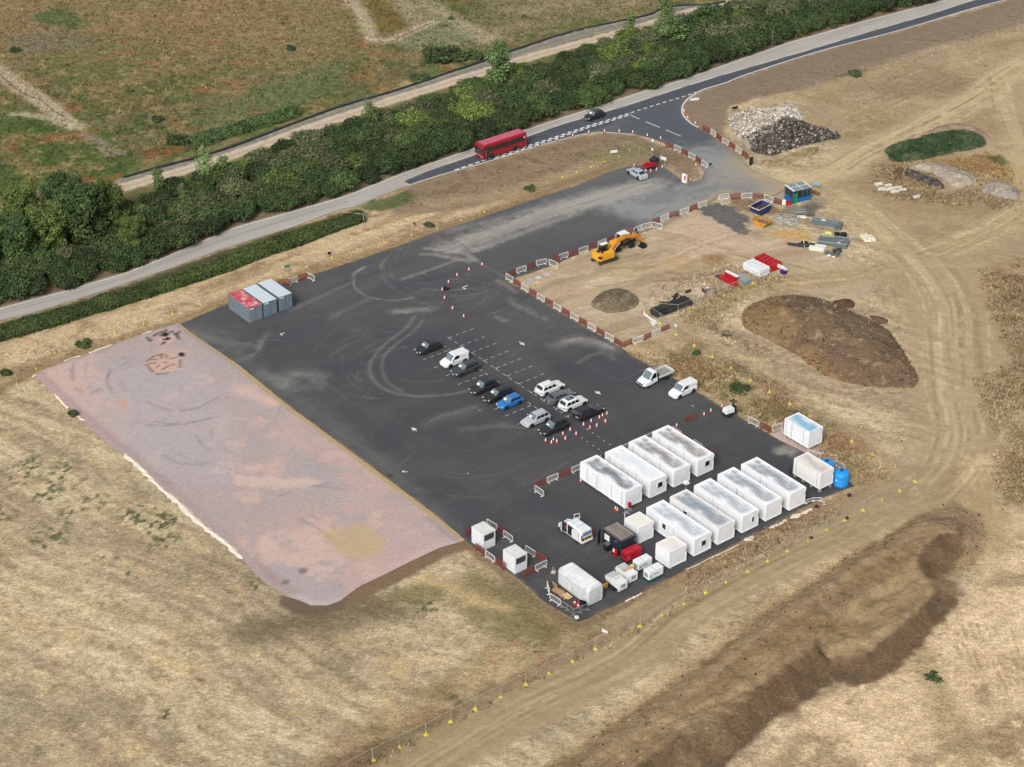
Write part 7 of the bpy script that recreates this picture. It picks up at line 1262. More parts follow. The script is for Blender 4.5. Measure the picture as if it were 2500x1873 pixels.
def brun(k, pts, pat, where, group, z=.045, fit=True):
    """barriers end to end along a measured line"""
    global bcount
    P = gp(k, pts); L = plen(P); n = max(1, round(L/2.03)); st = L/n; cw = {True: 0, False: 0}
    for i in range(n):
        a, b = along(P, i*st), along(P, (i+1)*st); wt = pat[i % len(pat)] == 'W'; ja = random.uniform(-.05, .05); b = (b[0]+ja, b[1]+random.uniform(-.06, .06))
        if pat[i % len(pat)] != '-': put_barrier(wt, a, b, f"{ORD[cw[wt]]} {'white' if wt else 'red'} barrier {where}", group, z); cw[wt] += 1; bcount += 1
GA = 'barriers along the car park side of the machine yard'
brun('n', [(1234.7,681),(1300,722),(1380,769),(1450,809),(1520,850)], 'WR', 'down the car park side of the yard from its upper left corner', GA)
brun('n', [(1521,849),(1546,840),(1577,832),(1605,818),(1632,806)], 'RWRW', 'from the lower tip of the yard towards the pipe stacks', GA)
brun('n', [(1238,680),(1264,668),(1289,660),(1313,649),(1337,645)], 'RWRW', 'along the entrance road, from the upper left yard corner', 'barriers along the entrance road side of the yard')
brun('R', [(1325,480),(1450,530)], 'W', 'turned inwards at the first notch of the yard barriers', 'barriers along the entrance road side of the yard')
brun('R', [(1370,385),(1470,440)], 'R', 'turned inwards beside the first notch of the yard barriers', 'barriers along the entrance road side of the yard')
brun('n', [(1364,636),(1390,627),(1416,620),(1441,611),(1470,600),(1494,590),(1518,580),(1544,573),(1566,562)], 'WR', 'along the entrance road behind the excavator, from the left', 'barriers along the entrance road side of the yard')
brun(2, [(1935,1478),(1997,1460),(2075,1478)], 'WW', 'pair bent outwards right of the excavator boom', 'barriers along the entrance road side of the yard')
brun(2, [(2000,1450),(2060,1425),(2122,1400),(2182,1385),(2240,1365),(2300,1340),(2360,1320)], 'RWRWRW', 'towards the blue cabin, after the bent pair', 'barriers along the entrance road side of the yard')
brun('K', [(140,570),(285,530)], 'W', 'nearest the dark planings tip, front one', 'barriers round the entrance of the yard'); brun('K', [(95,480),(285,450)], 'W', 'nearest the dark planings tip, rear one', 'barriers round the entrance of the yard')
brun('K', [(290,475),(480,455),(685,450),(895,470),(1040,530),(1180,580)], 'RWRWR', 'curving between the skips and the grey entrance road', 'barriers round the entrance of the yard'); brun('K', [(1640,380),(1740,400),(1870,460)], 'RW', 'right of the blue cabin', 'barriers round the entrance of the yard')
brun('J', [(1050,165),(1165,185),(1320,255),(1480,345),(1630,415),(1780,515),(1930,620)], 'RW', 'on the left side of the junction mouth', 'barriers on the left of the junction mouth')
brun('V', [(950,975),(1095,1030),(1225,1130),(1355,1230),(1495,1310),(1635,1400),(1770,1500),(1880,1570)], 'RW', 'on the right side of the junction mouth', 'barriers on the right of the junction mouth')
brun('H', [(1170,425),(1290,440),(1490,362),(1690,300)], 'RWR', 'right of the grey containers', 'barriers right of the grey containers'); brun('H', [(1690,285),(1820,355)], 'W', 'turned sideways at the end of the run by the containers', 'barriers right of the grey containers')
brun('A', [(375,345),(455,372),(590,490),(715,578)], 'WRW', 'behind the upper kiosk', 'barriers round the kiosks'); brun('A', [(895,700),(1040,795),(1180,860)], 'WR', 'behind the lower kiosk', 'barriers round the kiosks')
brun('A', [(1190,900),(1020,975),(850,1060)], 'WR', 'closing the kiosk enclosure towards the old container', 'barriers round the kiosks'); brun('A', [(225,670),(360,770),(490,860),(635,955)], 'RWR', 'along the dry grass in front of the kiosks', 'barriers round the kiosks'); brun('A', [(85,520),(165,470)], 'R', 'at the pad corner left of the upper kiosk', 'barriers round the kiosks')
brun('A', [(1225,1350),(1370,1440)], 'W', 'in front of the timber by the old container', 'barriers round the old container'); brun('A', [(1190,1180),(1228,1345)], 'W', 'seen edge on at the left of the timber stack', 'barriers round the old container')
brun(5, [(1250,1525),(1315,1570)], 'W', 'turned forward at the left end of the cabin line', 'barriers behind the back row of cabins'); brun('n', [(1304,1193),(1336,1181),(1367,1168),(1398,1156),(1424,1145)], 'RWRW', 'left of the back row of cabins', 'barriers behind the back row of cabins')
brun('n', [(1441,1139),(1470,1126),(1500,1112),(1530,1099),(1560,1085),(1590,1072),(1618,1059)], 'WRW', 'close behind the back row of cabins', 'barriers behind the back row of cabins'); brun('n', [(1640,1056),(1668,1073),(1696,1090),(1722,1107),(1745,1119)], 'WRWR', 'along the right side of the back row of cabins', 'barriers behind the back row of cabins')
brun('F', [(730,695),(840,655)], 'R', 'standing alone near two cones above the back row', 'barriers by the right edge of the car park'); brun('F', [(1385,690),(1500,740),(1630,800)], 'WR', 'left of the pale blue roofed cabin', 'barriers by the right edge of the car park'); brun('F', [(1635,790),(1750,745)], 'W', 'turned back against the pale blue roofed cabin', 'barriers by the right edge of the car park')
brun('C', [(1645,410),(1780,460)], 'W', 'between the pale blue roofed cabin and the tanks', 'barriers by the right edge of the car park'); brun('C', [(1925,520),(2055,590)], 'W', 'behind the nearer blue tank', 'barriers by the right edge of the car park')
print('barriers', bcount)
# steel tube railing in front of the old container and by the off white cabin
def railing(label, k, pts, h=1.0, mt=None, name='tube_railing'):
    P = gp(k, pts); c = P[0]; e = empty(name, (c[0], c[1], .045), 0, label, 'railing'); Q = [(p[0]-c[0], p[1]-c[1]) for p in P]; m = MB(); mt = mt or M_STEEL
    m.tube([(x, y, h) for x, y in Q], .035, 6); m.tube([(x, y, h*.25) for x, y in Q], .03, 6); m.build('rail', mt, e); m = MB()
    for x, y in Q: m = MB(); m.cyl((x,y,0), (x,y,h), .035, 6); m.box((x,y,.03), (.5,.1,.05)); m.build('post', mt, e)
    m = MB(); L = plen(Q); n = int(L/.14)
    for i in range(n): p = along(Q, (i+.5)*L/n); m.cyl((p[0],p[1],h*.25), (p[0],p[1],h), .008, 4, caps=False)
    m.build('wire', mt, e)
railing('grey steel railing closing the corner below the old container', 'A', [(1385,1455),(1460,1500),(1550,1565),(1640,1530),(1740,1490)]); railing('bent white tube railing by the foot of the off white cabin', 'C', [(1620,930),(1700,905),(1785,905),(1820,940)], .6, M_PAPER); railing('small grey hoop under the leftmost back row cabin', 'D', [(745,1290),(790,1295),(835,1260)], .35)
# cones
CR = mat('cone_red', (186,56,48), .6, var=.08)
def cone_proto():
    e = empty('traffic_cone', (0,0,0)); m = MB(); m.box((0,0,.03), (.42,.42,.06)); m.build('base', CR, e, bevel=.02); m = MB(); m.lathe([(.16,.06),(.04,.75)], n=14); m.build('cone_body', CR, e); m = MB(); m.lathe([(.142,.22),(.06,.72)], n=14); m.build('sleeve', M_PAPER, e); return e
PC = cone_proto(); used_c = []
def cone(k, x, y, label, group, z=.045):
    o = copy_tree(PC) if used_c else PC; used_c.append(1); px, py = g(k, x, y); o.location = (px, py, z); o.rotation_euler[2] = random.random(); o.scale = (.88, .88, .88); tag(o, label, 'cone', group)
for i, (x, y) in enumerate([(1495,1186),(1555,1208),(1577,1178),(1612,1196),(1700,1168),(1675,1118),(1750,1075),(1812,1118)]): cone('E', x, y, f'{ORD[i]} cone from the left around the rear of the lower black car', 'cones by the parked cars')
for i, (x, y) in enumerate([(1888,1020),(1955,1055),(1967,985),(2026,1032),(2053,948),(2085,926),(2115,988),(2130,908)]): cone('E', x, y, f'{ORD[i]} cone from the left beside the estate with the raised tailgate', 'cones by the parked cars')
for i, (x, y) in enumerate([(795,410),(723,358),(671,292),(657,238),(697,190),(752,145),(828,110),(912,77)]): cone(5, x, y, f'{ORD[i]} cone of the curved line of eight, counted from the parking bays', 'curved line of cones')
for k, x, y, lb in (('F',645,735,'cone just behind the rightmost back row cabin'),('F',930,618,'cone left of a pair beside the lone red barrier'),('F',1000,580,'cone nearest the middle between red barrier and lighting tower'),('F',1115,535,'cone touching the left of the lighting tower'),('D',622,1245,'left cone of two at the side of the leftmost back row cabin'),('D',648,1262,'right cone of two at the side of the leftmost back row cabin'),
  ('D',152,868,'cone at the far end of the leftmost back row cabin'),('J',410,572,'cone behind the silver saloon'),('J',620,580,'cone between the silver saloon and the red trailer'),('J',652,690,'cone at the tail of the silver saloon'),('J',752,690,'second cone right of the silver saloon tail'),('J',872,665,'cone right of the red trailer wheels'),('J',995,605,'cone farthest right of the red trailer'),('J',1575,880,'red cone behind the steel mesh gate'),('J',1690,570,'cone by the barrier at the mesh gate'),('V',808,865,'cone at the end of the white edge line, junction right'),('V',655,750,'cone on the soil verge, second up the right junction curve'),('V',578,620,'small cone highest on the right junction curve')): cone(k, x, y, lb, 'single cones')
for i, (x, y) in enumerate([(1495,878),(1597,858),(1698,852),(1793,852),(1880,858),(1973,878),(2058,895),(1395,903),(1270,943)]): cone(2, x, y, f'{ORD[i]} marker cone along the curved white edge line left of the junction', 'cones along the junction edge line')
simple('black_bag', 'crumpled black bag beside the curved line of cones', 'bag', 5, 685, 232, [('bag', MB().box((0,0,.15), (1.0,.5,.3), rot=(0,0,.5)).box((-.3,.35,.3), (.3,.3,.5), rot=(.3,.2,0)), M_BLACK, .08)])
# mesh fences
MESH = mat('fence_wire', (150,148,140), .5, .3); FT = mat('fence_tube', (190,184,170), .5, .3); YF = mat('foot_yellow', (222,206,84), .7, var=.12, dirt=(170,150,70), dirt_amt=.4)
def panel_mesh():
    m = MB(); L, H = 3.4, 1.95; m.tube([(.0,0,.1),(0,0,H),(L,0,H),(L,0,.1)], .024, 5); m.tube([(0,0,.2),(L,0,.2)], .012, 5)
    for i in range(1, 18): x = L*i/18; m.box((x,0,H/2+.1), (.004,.004,H-.2))
    for zz in (.5,.8,1.1,1.4,1.7): m.box((L/2,0,zz), (L,.004,.004))
    me = bpy.data.meshes.new('panel'); me.from_pydata(m.v, [], m.f); me.materials.append(FT); return me
PM = panel_mesh()
def foot_proto():
    e = empty('yellow_weight', (0,0,0)); m = MB(); m.box((0,0,.17), (.62,.5,.34), taper=.8); m.build('block', YF, e, bevel=.08); m = MB(); m.cyl((0,0,.3), (0,0,.62), .06, 8); m.build('socket', YF, e); return e
PF = foot_proto(); used_f = []
def mfence(label, k, pts, feet=True, where='', step=3.5, name='mesh_fence', z=0, closed=False, fs=1.0):
    P = gp(k, pts); L = plen(P); n = max(1, round(L/step)); st = L/n; c = P[0]; e = empty(name, (c[0], c[1], z), 0, label, 'fence')
    for i in range(n):
        a, b = along(P, i*st), along(P, (i+1)*st); o = bpy.data.objects.new('panel', PM); link(o); o.parent = e; o.location = (a[0]-c[0], a[1]-c[1], 0); o.rotation_euler = (random.uniform(-.03,.03), 0, math.atan2(b[1]-a[1], b[0]-a[0])); o.scale = (math.dist(a, b)/3.42, 1, 1)
    if feet:
        for i in range(n+1):
            a = along(P, min(i*st, L)); pf = copy_tree(PF) if used_f else PF; used_f.append(1); pf.location = (a[0]+random.uniform(-.1,.1), a[1]-.1, z+.04); pf.rotation_euler[2] = random.random()*3; s_ = random.uniform(.8, 1.1)*fs; pf.scale = (s_, s_, s_); tag(pf, f'{ORD[i]} yellow fence foot {where}', 'fence weight', 'yellow feet of the mesh fences')
mfence('long mesh fence running from the bottom edge up to the right corner of the site', 8, [(-130,1800),(215,1620),(540,1462),(852,1303),(1158,1152),(1453,1007),(1735,858),(2010,718),(2143,648),(2400,515),(2663,388),(2923,252),(3153,126),(3375,8),(3595,-108)], True, 'up the long lower fence from the bottom edge', 3.65)
mfence('mesh fence from the right corner of the site up to the machine yard', 6, [(1510,1470),(1385,1378),(1157,1247),(938,1112),(725,985),(512,858),(316,737),(130,617),(38,567),(-130,450),(-330,310)], True, 'along the right hand fence from the site corner', 4.2)
mfence('mesh fence by the pipe stacks below the yard', 'M', [(430,790),(640,820),(835,745),(1025,650),(1220,590),(1420,505),(1600,420),(1805,360)], True, 'along the yard fence from the white pipes', 3.5)
mfence('mesh fence along the verge between the hedge and the car park', 'n', [(-90,1010),(60,930),(122,868),(222,832),(318,801),(368,786),(416,770),(515,738),(600,705),(686,675),(733,660),(778,643),(862,611),(906,599),(950,587),(995,578),(1068,560),(1107,547),(1145,531),(1184,519)], True, 'along the verge fence from the left', 5.0, fs=.7)
for i, (x, y) in enumerate([(1250,1215),(1335,1180),(1430,1145),(1520,1112),(1612,1078),(1700,1045),(1790,1012),(1860,970)]):
    px, py = g(2, x, y); pf = copy_tree(PF); pf.location = (px, py, .04); pf.scale = (.75,.75,.75); tag(pf, f'{ORD[i]} lone yellow foot on the dry verge towards the red trailer', 'fence weight', 'yellow feet of the mesh fences')
mfence('mesh fence corner behind the end of the hedge', 'Q', [(830,185),(1035,190),(1190,290)], False)
mfence('mesh fence around the red trailer corner, ending at the white banner', 'J', [(-80,330),(330,240),(560,390),(790,520),(1000,600),(1180,760),(1490,940)], False, step=3.3); mfence('mesh gate closing the corner between banner and junction', 'J', [(1500,945),(1680,880),(1860,830),(2080,720)], False, step=3.3)
mfence('mesh fence across the tan field above the rubble heap', 3, [(640,700),(795,605),(950,550),(1110,500),(1420,415),(1718,330),(1995,240),(2137,200),(2300,150)], True, 'across the tan field above the rubble heap', 6.5, fs=.7)
mfence('mesh fence on the left side of the rubble heap', 'P', [(320,330),(360,480),(480,700),(600,890),(700,960),(920,1010)], False); mfence('mesh fence on the right side of the rubble heap', 'P', [(900,190),(1360,270),(1600,400),(1820,520)], False); mfence('mesh fence in front of the dark part of the rubble heap', 'P', [(920,1010),(1200,930),(1560,790),(1600,680)], False)
mfence('mesh fence around the ground right of the blue cabin', 'K', [(1655,290),(1920,410),(2050,500),(1800,700),(1540,660)], False)
def board(label, k, x, y, w_, h, z, mt, yaw, extra=()):
    px, py = g(k, x, y); e = empty('sign_board', (px, py, z), yaw, label, 'sign'); m = MB(); m.box((0,0,h/2), (w_,.04,h)); m.build('panel', mt, e); m = MB(); m.cyl((-w_*.4,.05,-z), (-w_*.4,.05,h), .03, 6); m.cyl((w_*.4,.05,-z), (w_*.4,.05,h), .03, 6); m.build('post', M_STEEL, e)
    for nm, c, d, mm in extra: q = MB(); q.box(c, d); q.build(nm, mm, e)
fy = R(-50)
board('tall white banner with a red emblem on the fence corner at the entrance', 'J', 1455, 925, 1.05, 1.75, .15, M_PAPER, R(-30), (('red_mark', (0,-.03,.95), (.3,.02,.9), mat('banner_red', (176,84,92), .7)),)); board('white rectangular board on the fence beside the mast', 'J', 1010, 555, 1.25, .6, 1.2, M_PAPER, R(-38)); board('white board on the fence over the soil verge', 2, 1758, 1010, 1.3, .5, .9, M_PAPER, R(15)); board('small green board on the fence right of the grey containers', 'H', 1340, 190, .9, .5, .9, mat('sign_green', (50,130,104), .6), R(20))
board('blue and white board on the fence right of the blue cabin', 'K', 1740, 320, 1.2, .6, 1.1, mat('sign_blue', (150,180,216), .6), R(-25)); board('black tall screen at the end of the right junction barriers', 'P', 625, 965, .8, 1.6, .1, M_BLACK, R(30)); board('black strip screen above the left corner of the rubble heap', 'P', 405, 260, 1.2, .5, .9, M_BLACK, R(20)); board('black panel on the verge behind the upper car park rim', 'Q', 700, 545, .6, .5, .5, M_BLACK, R(20)); board('small black panel on the verge nearer the entrance', 'Q', 1583, 240, .4, .5, .5, M_BLACK, R(20))
board('black sign beside the barrier at the mesh gate', 'J', 1990, 620, .45, .5, .7, M_BLACK, R(10)); board('white notice lying against the long fence below the railing', 8, 1700, 800, .9, .5, .1, M_PAPER, R(-40)); board('white notice on the yard fence near the pipes', 'M', 645, 1010, .5, .4, 1.0, M_PAPER, fy)
simple('concrete_slab', 'pale concrete slab lying beside the curved white edge line', 'slab', 'V', 785, 370, [('slab', MB().box((0,0,.12), (1.7,.8,.22)), mat('pale_concrete', (226,222,214), .8, var=.08), .03), ('end', MB().box((.95,.1,.12), (.35,.3,.2)), mat('pale_concrete', (226,222,214), .8, var=.08), .03)], yaw=R(22))
# ================================================================ STORES IN THE YARD AND BEYOND
BLK = mat('block_concrete', (222,218,204), .85, var=.1)
for i, (x, y, w_, d, yw, lb) in enumerate([(145,905,1.5,.7,20,'pale concrete block farthest left of the scattered group'),(280,925,1.3,.6,20,'pale concrete block at the top of the scattered group'),(200,975,1.6,.7,10,'pale concrete block left of the middle one'),(310,975,1.7,.9,20,'pale concrete block in the middle of the group, largest'),(420,955,1.3,.55,20,'pale concrete block upper right of the group'),(370,1015,1.5,.6,18,'pale concrete block lowest of the group'),(480,985,1.5,.5,15,'pale concrete block farthest right of the group'),(685,1085,1.3,.5,35,'pale block lying on dark sheeting right of the group')]):
    px, py = g('O', x, y); e = empty('concrete_block', (px, py, .03), R(yw), lb, 'block', 'pale concrete blocks below the gravel heaps'); MB().box((0,0,.35), (w_,d,.6)).build('block', BLK, e, bevel=.03); MB().box((0,0,.67), (w_*.3,.12,.06)).build('key', BLK, e)
simple('dark_sheet', 'dark crumpled sheet under a pale block', 'sheet', 'O', 680, 1095, [('sheet', MB().box((0,0,.1), (2.2,1.2,.2), rot=(0,0,.5)), M_BLACK, .08)]); simple('white_scrap', 'white scrap of sheeting left of the dark crumpled sheet', 'scrap', 'O', 450, 1105, [('sheet', MB().box((0,0,.1), (1.1,.5,.12), rot=(0,0,-.4)), M_PAPER, .03)])
def skip(label, k, x, y, L, W, H, mt, rim, fill, yaw):
    px, py = g(k, x, y); e = empty('skip', (px, py, .04), yaw, label, 'skip'); pr = lambda t: [(0+(.75-t)*1, 0),(L-(.75-t), 0)]
    m = MB(); o_ = [(-L/2+.8,0,0),(L/2-.8,0,0),(L/2,0,H),(-L/2,0,H)]
    def shell(y0, y1): m.add([(p[0],y0,p[2]) for p in o_]+[(p[0],y1,p[2]) for p in o_], [(0,1,2,3),(7,6,5,4),(0,4,5,1),(1,5,6,2),(2,6,7,3) if False else (3,7,4,0)])
    shell(-W/2, -W/2+.08); shell(W/2-.08, W/2); m.add([(-L/2+.8,-W/2,.05),(L/2-.8,-W/2,.05),(L/2-.8,W/2,.05),(-L/2+.8,W/2,.05)], [(0,1,2,3)]); m.add([(L/2-.8,-W/2,0),(L/2-.8,W/2,0),(L/2,W/2,H),(L/2,-W/2,H)], [(0,1,2,3)]); m.add([(-L/2+.8,-W/2,0),(-L/2+.8,W/2,0),(-L/2,W/2,H),(-L/2,-W/2,H)], [(0,1,2,3)]); m.build('body', mt, e)
    m = MB(); m.box((0,-W/2,H), (L,.14,.1)); m.box((0,W/2,H), (L,.14,.1)); m.box((-L/2,0,H), (.14,W,.12)); m.box((L/2,0,H), (.14,W,.12)); m.build('rim', rim, e); m = MB()
    r = random.Random(int(x)); 
    for i in range(14): m.box((r.uniform(-L*.3,L*.3), r.uniform(-W*.35,W*.35), H*.6+r.uniform(0,.3)), (r.uniform(.3,.9),r.uniform(.2,.6),r.uniform(.1,.3)), rot=(r.random(),r.random(),r.random()*3))
    m.build('waste', fill, e); return e
sa = g('K', 735, 745); sb = g('K', 975, 620); syw = math.atan2(sb[1]-sa[1], sb[0]-sa[0])
skip('blue skip with a white rim and rusty brown inside, by the blue cabin', 'K', 800, 690, 3.7, 2.2, 1.5, mat('skip_blue', (28,52,112), .5, var=.15), mat('skip_rim', (214,208,200), .7, dirt=(120,84,60), dirt_amt=.7), mat('rust_waste', (92,62,50), .9, var=.4), syw); skip('yellow rusty skip filled with scrap, in front of the blue skip', 'K', 820, 915, 2.9, 1.8, 1.1, mat('skip_yellow', (206,150,40), .6, var=.15, dirt=(130,84,44), dirt_amt=.6), mat('skip_yellow_rim', (190,130,50), .7), mat('scrap_mix', (128,116,112), .8, var=.4), YAW+R(12))
def heapbits(name, label, cat, k, x, y, yaw, bits, z=.03):
    """one stack or tangle that was tipped down together; bits = (part name, material, list of boxes)"""
    px, py = g(k, x, y); e = empty(name, (px, py, z), yaw, label, cat)
    for nm, mt_, bx in bits:
        for b in bx:
            m = MB()
            if len(b) == 3 and isinstance(b[2], float) and not isinstance(b[2], tuple): m.cyl(b[0], b[1], b[2], 10)
            else: m.box(*b)
            m.build(nm, mt_, e, bevel=.02)
    return e
PN = mat('panel_grey_wire', (176,182,184), .5, .3)
def framepanel(m, cx, cy, z, L, W, a):
    c, s = math.cos(a), math.sin(a); P = [(cx+c*u-s*v, cy+s*u+c*v, z+.02*u) for u, v in ((-L/2,-W/2),(L/2,-W/2),(L/2,W/2),(-L/2,W/2),(-L/2,-W/2))]; m.tube(P, .035, 5)
    for t in (.2,.35,.5,.65,.8): m.tube([lerp(P[0], P[1], t), lerp(P[3], P[2], t)], .014, 4)
px, py = g('K', 1190, 850); e = empty('fence_panel_pile', (px, py, .03), 0, 'messy pile of grey white fence panels right of the yellow skip', 'panels'); r = random.Random(4)
for i in range(9): m = MB(); framepanel(m, r.uniform(-1.2,1.2), r.uniform(-1,1.3), .1+i*.09, 3.3, 1.7, R(-45)+r.uniform(-.5,.6)); m.build('fence_panel', PN if i % 3 else M_PAPER, e)
GM = mat('grey_mat', (112,120,118), .8, var=.1)
px, py = g('K', 1680, 1000); e = empty('sheet_metal', (px, py, .03), R(-12), 'flat grey steel frame lying on the ground between the stacks', 'frame'); m = MB(); m.prism([(-3,.5),(-2,1.3),(1.6,1.0),(2.6,.1),(1.8,-.9),(.9,-1.0)], .02, .1); m.build('sheet', GM, e); m = MB(); m.tube([(-3,.5,.14),(-2,1.3,.14),(1.6,1.0,.14),(2.6,.1,.14),(1.8,-.9,.14),(.9,-1.0,.14),(-3,.5,.14)], .05, 5); m.build('rim', mat('grey_frame', (150,158,160), .5), e)
simple('panel_stack', 'long dark grey stack of mats with a white note on top', 'stack', 'K', 1920, 905, [('stack', MB().box((0,0,.4), (5.2,1.7,.8)), mat('slate_grey', (100,112,112), .8, var=.12), .06), ('top_sheet', MB().box((-.3,.1,.83), (4.6,1.3,.06)), mat('slate_light', (122,132,130), .7, var=.1), .02), ('note', MB().box((-.6,.1,.88), (.7,.5,.03)), M_PAPER, 0)], yaw=R(-20))
simple('panel_stack', 'small dark grey stack at the right end of the long one', 'stack', 'K', 2105, 985, [('stack', MB().box((0,0,.35), (1.2,1.3,.7)), mat('slate_grey', (100,112,112), .8, var=.12), .08), ('strap', MB().box((0,0,.72), (.15,1.3,.03)), M_BLACK, 0)], yaw=R(-20))
px, py = g('L', 1200, 470); e = empty('panel_stack', (px, py, .03), R(-18), 'large grey stack of framed mesh panels with white loops on top', 'stack'); m = MB(); m.box((-.9,.1,.45), (3.0,2.2,.8)); m.box((1.3,.1,.55), (2.6,2.6,1.0)); m.build('stack', mat('slate_grey', (100,112,112), .8, var=.12), e, bevel=.05); m = MB(); framepanel(m, -.9, .1, .93, 3.0, 2.2, 0); framepanel(m, 1.3, .1, 1.12, 2.6, 2.6, 0); m.build('frame', PN, e); m = MB(); m.tube([(1.8,.3,1.15),(1.3,-.4,1.2),(.9,-1.0,1.2),(1.5,-1.1,1.2)], .1, 6); m.build('hose', PN, e)
simple('bulk_bag', 'pair of white bulk bags in front of the grey panel stack', 'bags', 'L', 930, 590, [('bag', MB().box((-.3,0,.5), (2.6,.8,.9), rot=(0,0,-.25)).box((.4,.6,.5), (2.0,.6,.9), rot=(0,0,-.25)), mat('bag_white', (222,222,214), .8, var=.1), .15), ('pallet', MB().box((0,.1,.06), (2.8,1.4,.12), rot=(0,0,-.25)), mat('pallet_wood', (176,142,104), .9), 0)])
simple('sheet_roll', 'heap of black plastic sheeting between the sand and the white bags', 'sheeting', 'L', 640, 510, [('roll', MB().cyl((-2.6,.5,.3), (-.9,-.1,.4), .35, 9).cyl((-.9,-.1,.4), (.9,-.2,.5), .5, 9, .4).cyl((.9,-.1,.4), (2.2,-.3,.4), .5, 9, .4).box((.2,.3,.7), (1.2,.6,.4), rot=(.3,.2,.3)), M_BLACK, .08), ('tie', MB().tube([(.1,.8,.9),(0,0,.95),(.1,-.6,.5)], .08, 6), M_PAPER, 0), ('red_cone', MB().cyl((-3.2,.6,.0), (-2.9,.6,.6), .28, 10, .05).cyl((-2.6,.9,.0), (-2.5,.9,.7), .28, 10, .05), mat('cone_pink', (200,110,108), .7), 0)])
simple('white_pipe', 'bent white plastic pipe curving round the orange sand patch', 'pipe', 'L', 840, 340, [('pipe', MB().tube([(-2.6,1.5,.12),(-1.3,.9,.12),(-.5,.7,.12),(0,0,.12),(-.7,-.8,.12),(-2.0,-1.3,.12),(-2.3,-1.6,.12)], .13, 8), M_PAPER, 0), ('collar', MB().cyl((-2.7,1.55,.12), (-2.45,1.43,.12), .17, 10), M_PAPER, 0)])
simple('pallet_stack', 'stack of pale yellow white bags at the right of the yard', 'bags', 'L', 1870, 370, [('bag', MB().box((-.6,.1,.35), (.6,1.9,.7), rot=(0,0,.35)).box((.1,.1,.4), (.6,1.9,.8), rot=(0,0,.35)).box((.8,.0,.35), (.6,1.8,.7), rot=(0,0,.35)).box((0,-.8,.2), (1.2,.5,.4)), mat('bag_cream', (232,226,206), .85, var=.08), .12), ('pallet', MB().box((0,0,.05), (2.3,1.8,.1), rot=(0,0,.35)), mat('pallet_wood', (176,142,104), .9), 0)])
simple('fittings_heap', 'dark heap of pipe fittings in front of the panel stack', 'fittings', 'L', 1150, 680, [('fitting', MB().box((0,0,.35), (1.6,.6,.6), rot=(0,.1,-.4)).cyl((.5,-.3,.1), (1.3,-.7,.6), .25, 9).cyl((-.8,.3,.2), (-.2,.5,.7), .25, 9).cyl((1.0,.3,.2), (1.5,.0,.9), .3, 9), mat('fittings_grey', (96,98,100), .6, var=.4, scale=5), .04), ('elbow', MB().cyl((-.5,-.4,.1), (0,-.5,.5), .2, 9).cyl((.2,-.6,.1), (.7,-.9,.3), .18, 9), M_PAPER, 0), ('black_pipe', MB().cyl((.6,.9,.5), (1.9,.6,.9), .35, 10), M_BLACK, 0)])
simple('yellow_bags', 'pale yellow bags behind the grey panel stack', 'bags', 'L', 1120, 270, [('bag', MB().box((0,0,.3), (1.1,.6,.5)).box((-.9,-.3,.2), (.7,.4,.3)), mat('bag_yellow', (232,226,140), .8, var=.1), .12), ('pallet', MB().box((-.2,0,.05), (1.8,.9,.1)), mat('pallet_wood', (176,142,104), .9), 0)]); simple('black_crates', 'black crates behind the right end of the grey panel stack', 'crates', 'L', 1345, 310, [('crate', MB().box((-.5,0,.4), (.9,.7,.8)).box((.6,-.1,.4), (1.0,.8,.8)), M_BLACK, .04), ('tube', MB().tube([(1.2,-.3,.3),(2.6,-.8,.15),(3.8,-1.0,.12)], .1, 7), PN, 0)])
simple('hand_cart', 'small grey steel rack beside the dark ground near the blue cabin', 'rack', 'K', 1490, 730, [('rack', MB().tube([(-.8,-.4,0),(-.8,-.4,.9),(.8,-.4,.9),(.8,-.4,0)], .05, 6).tube([(-.8,.4,0),(-.8,.4,.9),(.8,.4,.9),(.8,.4,0)], .05, 6).box((0,0,.55), (1.6,.8,.06)), mat('grey_frame', (150,158,160), .5), 0), ('load', MB().box((0,-1.2,.2), (1.6,.7,.35), rot=(0,0,-.1)), mat('bag_cream', (232,226,206), .85), .08)]); simple('steel_rack', 'dark steel frame right of the small grey rack', 'rack', 'K', 1640, 760, [('frame', MB().tube([(-.8,-.5,0),(-.8,-.5,.8),(.8,-.2,.8),(.8,-.2,0)], .05, 6).tube([(-.8,.5,0),(-.8,.5,.8),(.8,.7,.8),(.8,.7,0)], .05, 6), mat('dull_steel', (120,118,110), .6), 0), ('tub', MB().box((.1,.1,.3), (1.1,.8,.5)), mat('dull_green', (92,96,82), .8), .08)])
simple('red_bowser', 'red and white fuel unit beside the blue cabin', 'fuel unit', 'K', 1245, 575, [('tank', MB().box((.25,.1,.45), (.9,.8,.8)), mat('fire_red', (176,26,34), .5), .08), ('pump', MB().box((-.5,.0,.55), (.6,.5,1.05)), M_PAPER, .04)], yaw=R(-10))
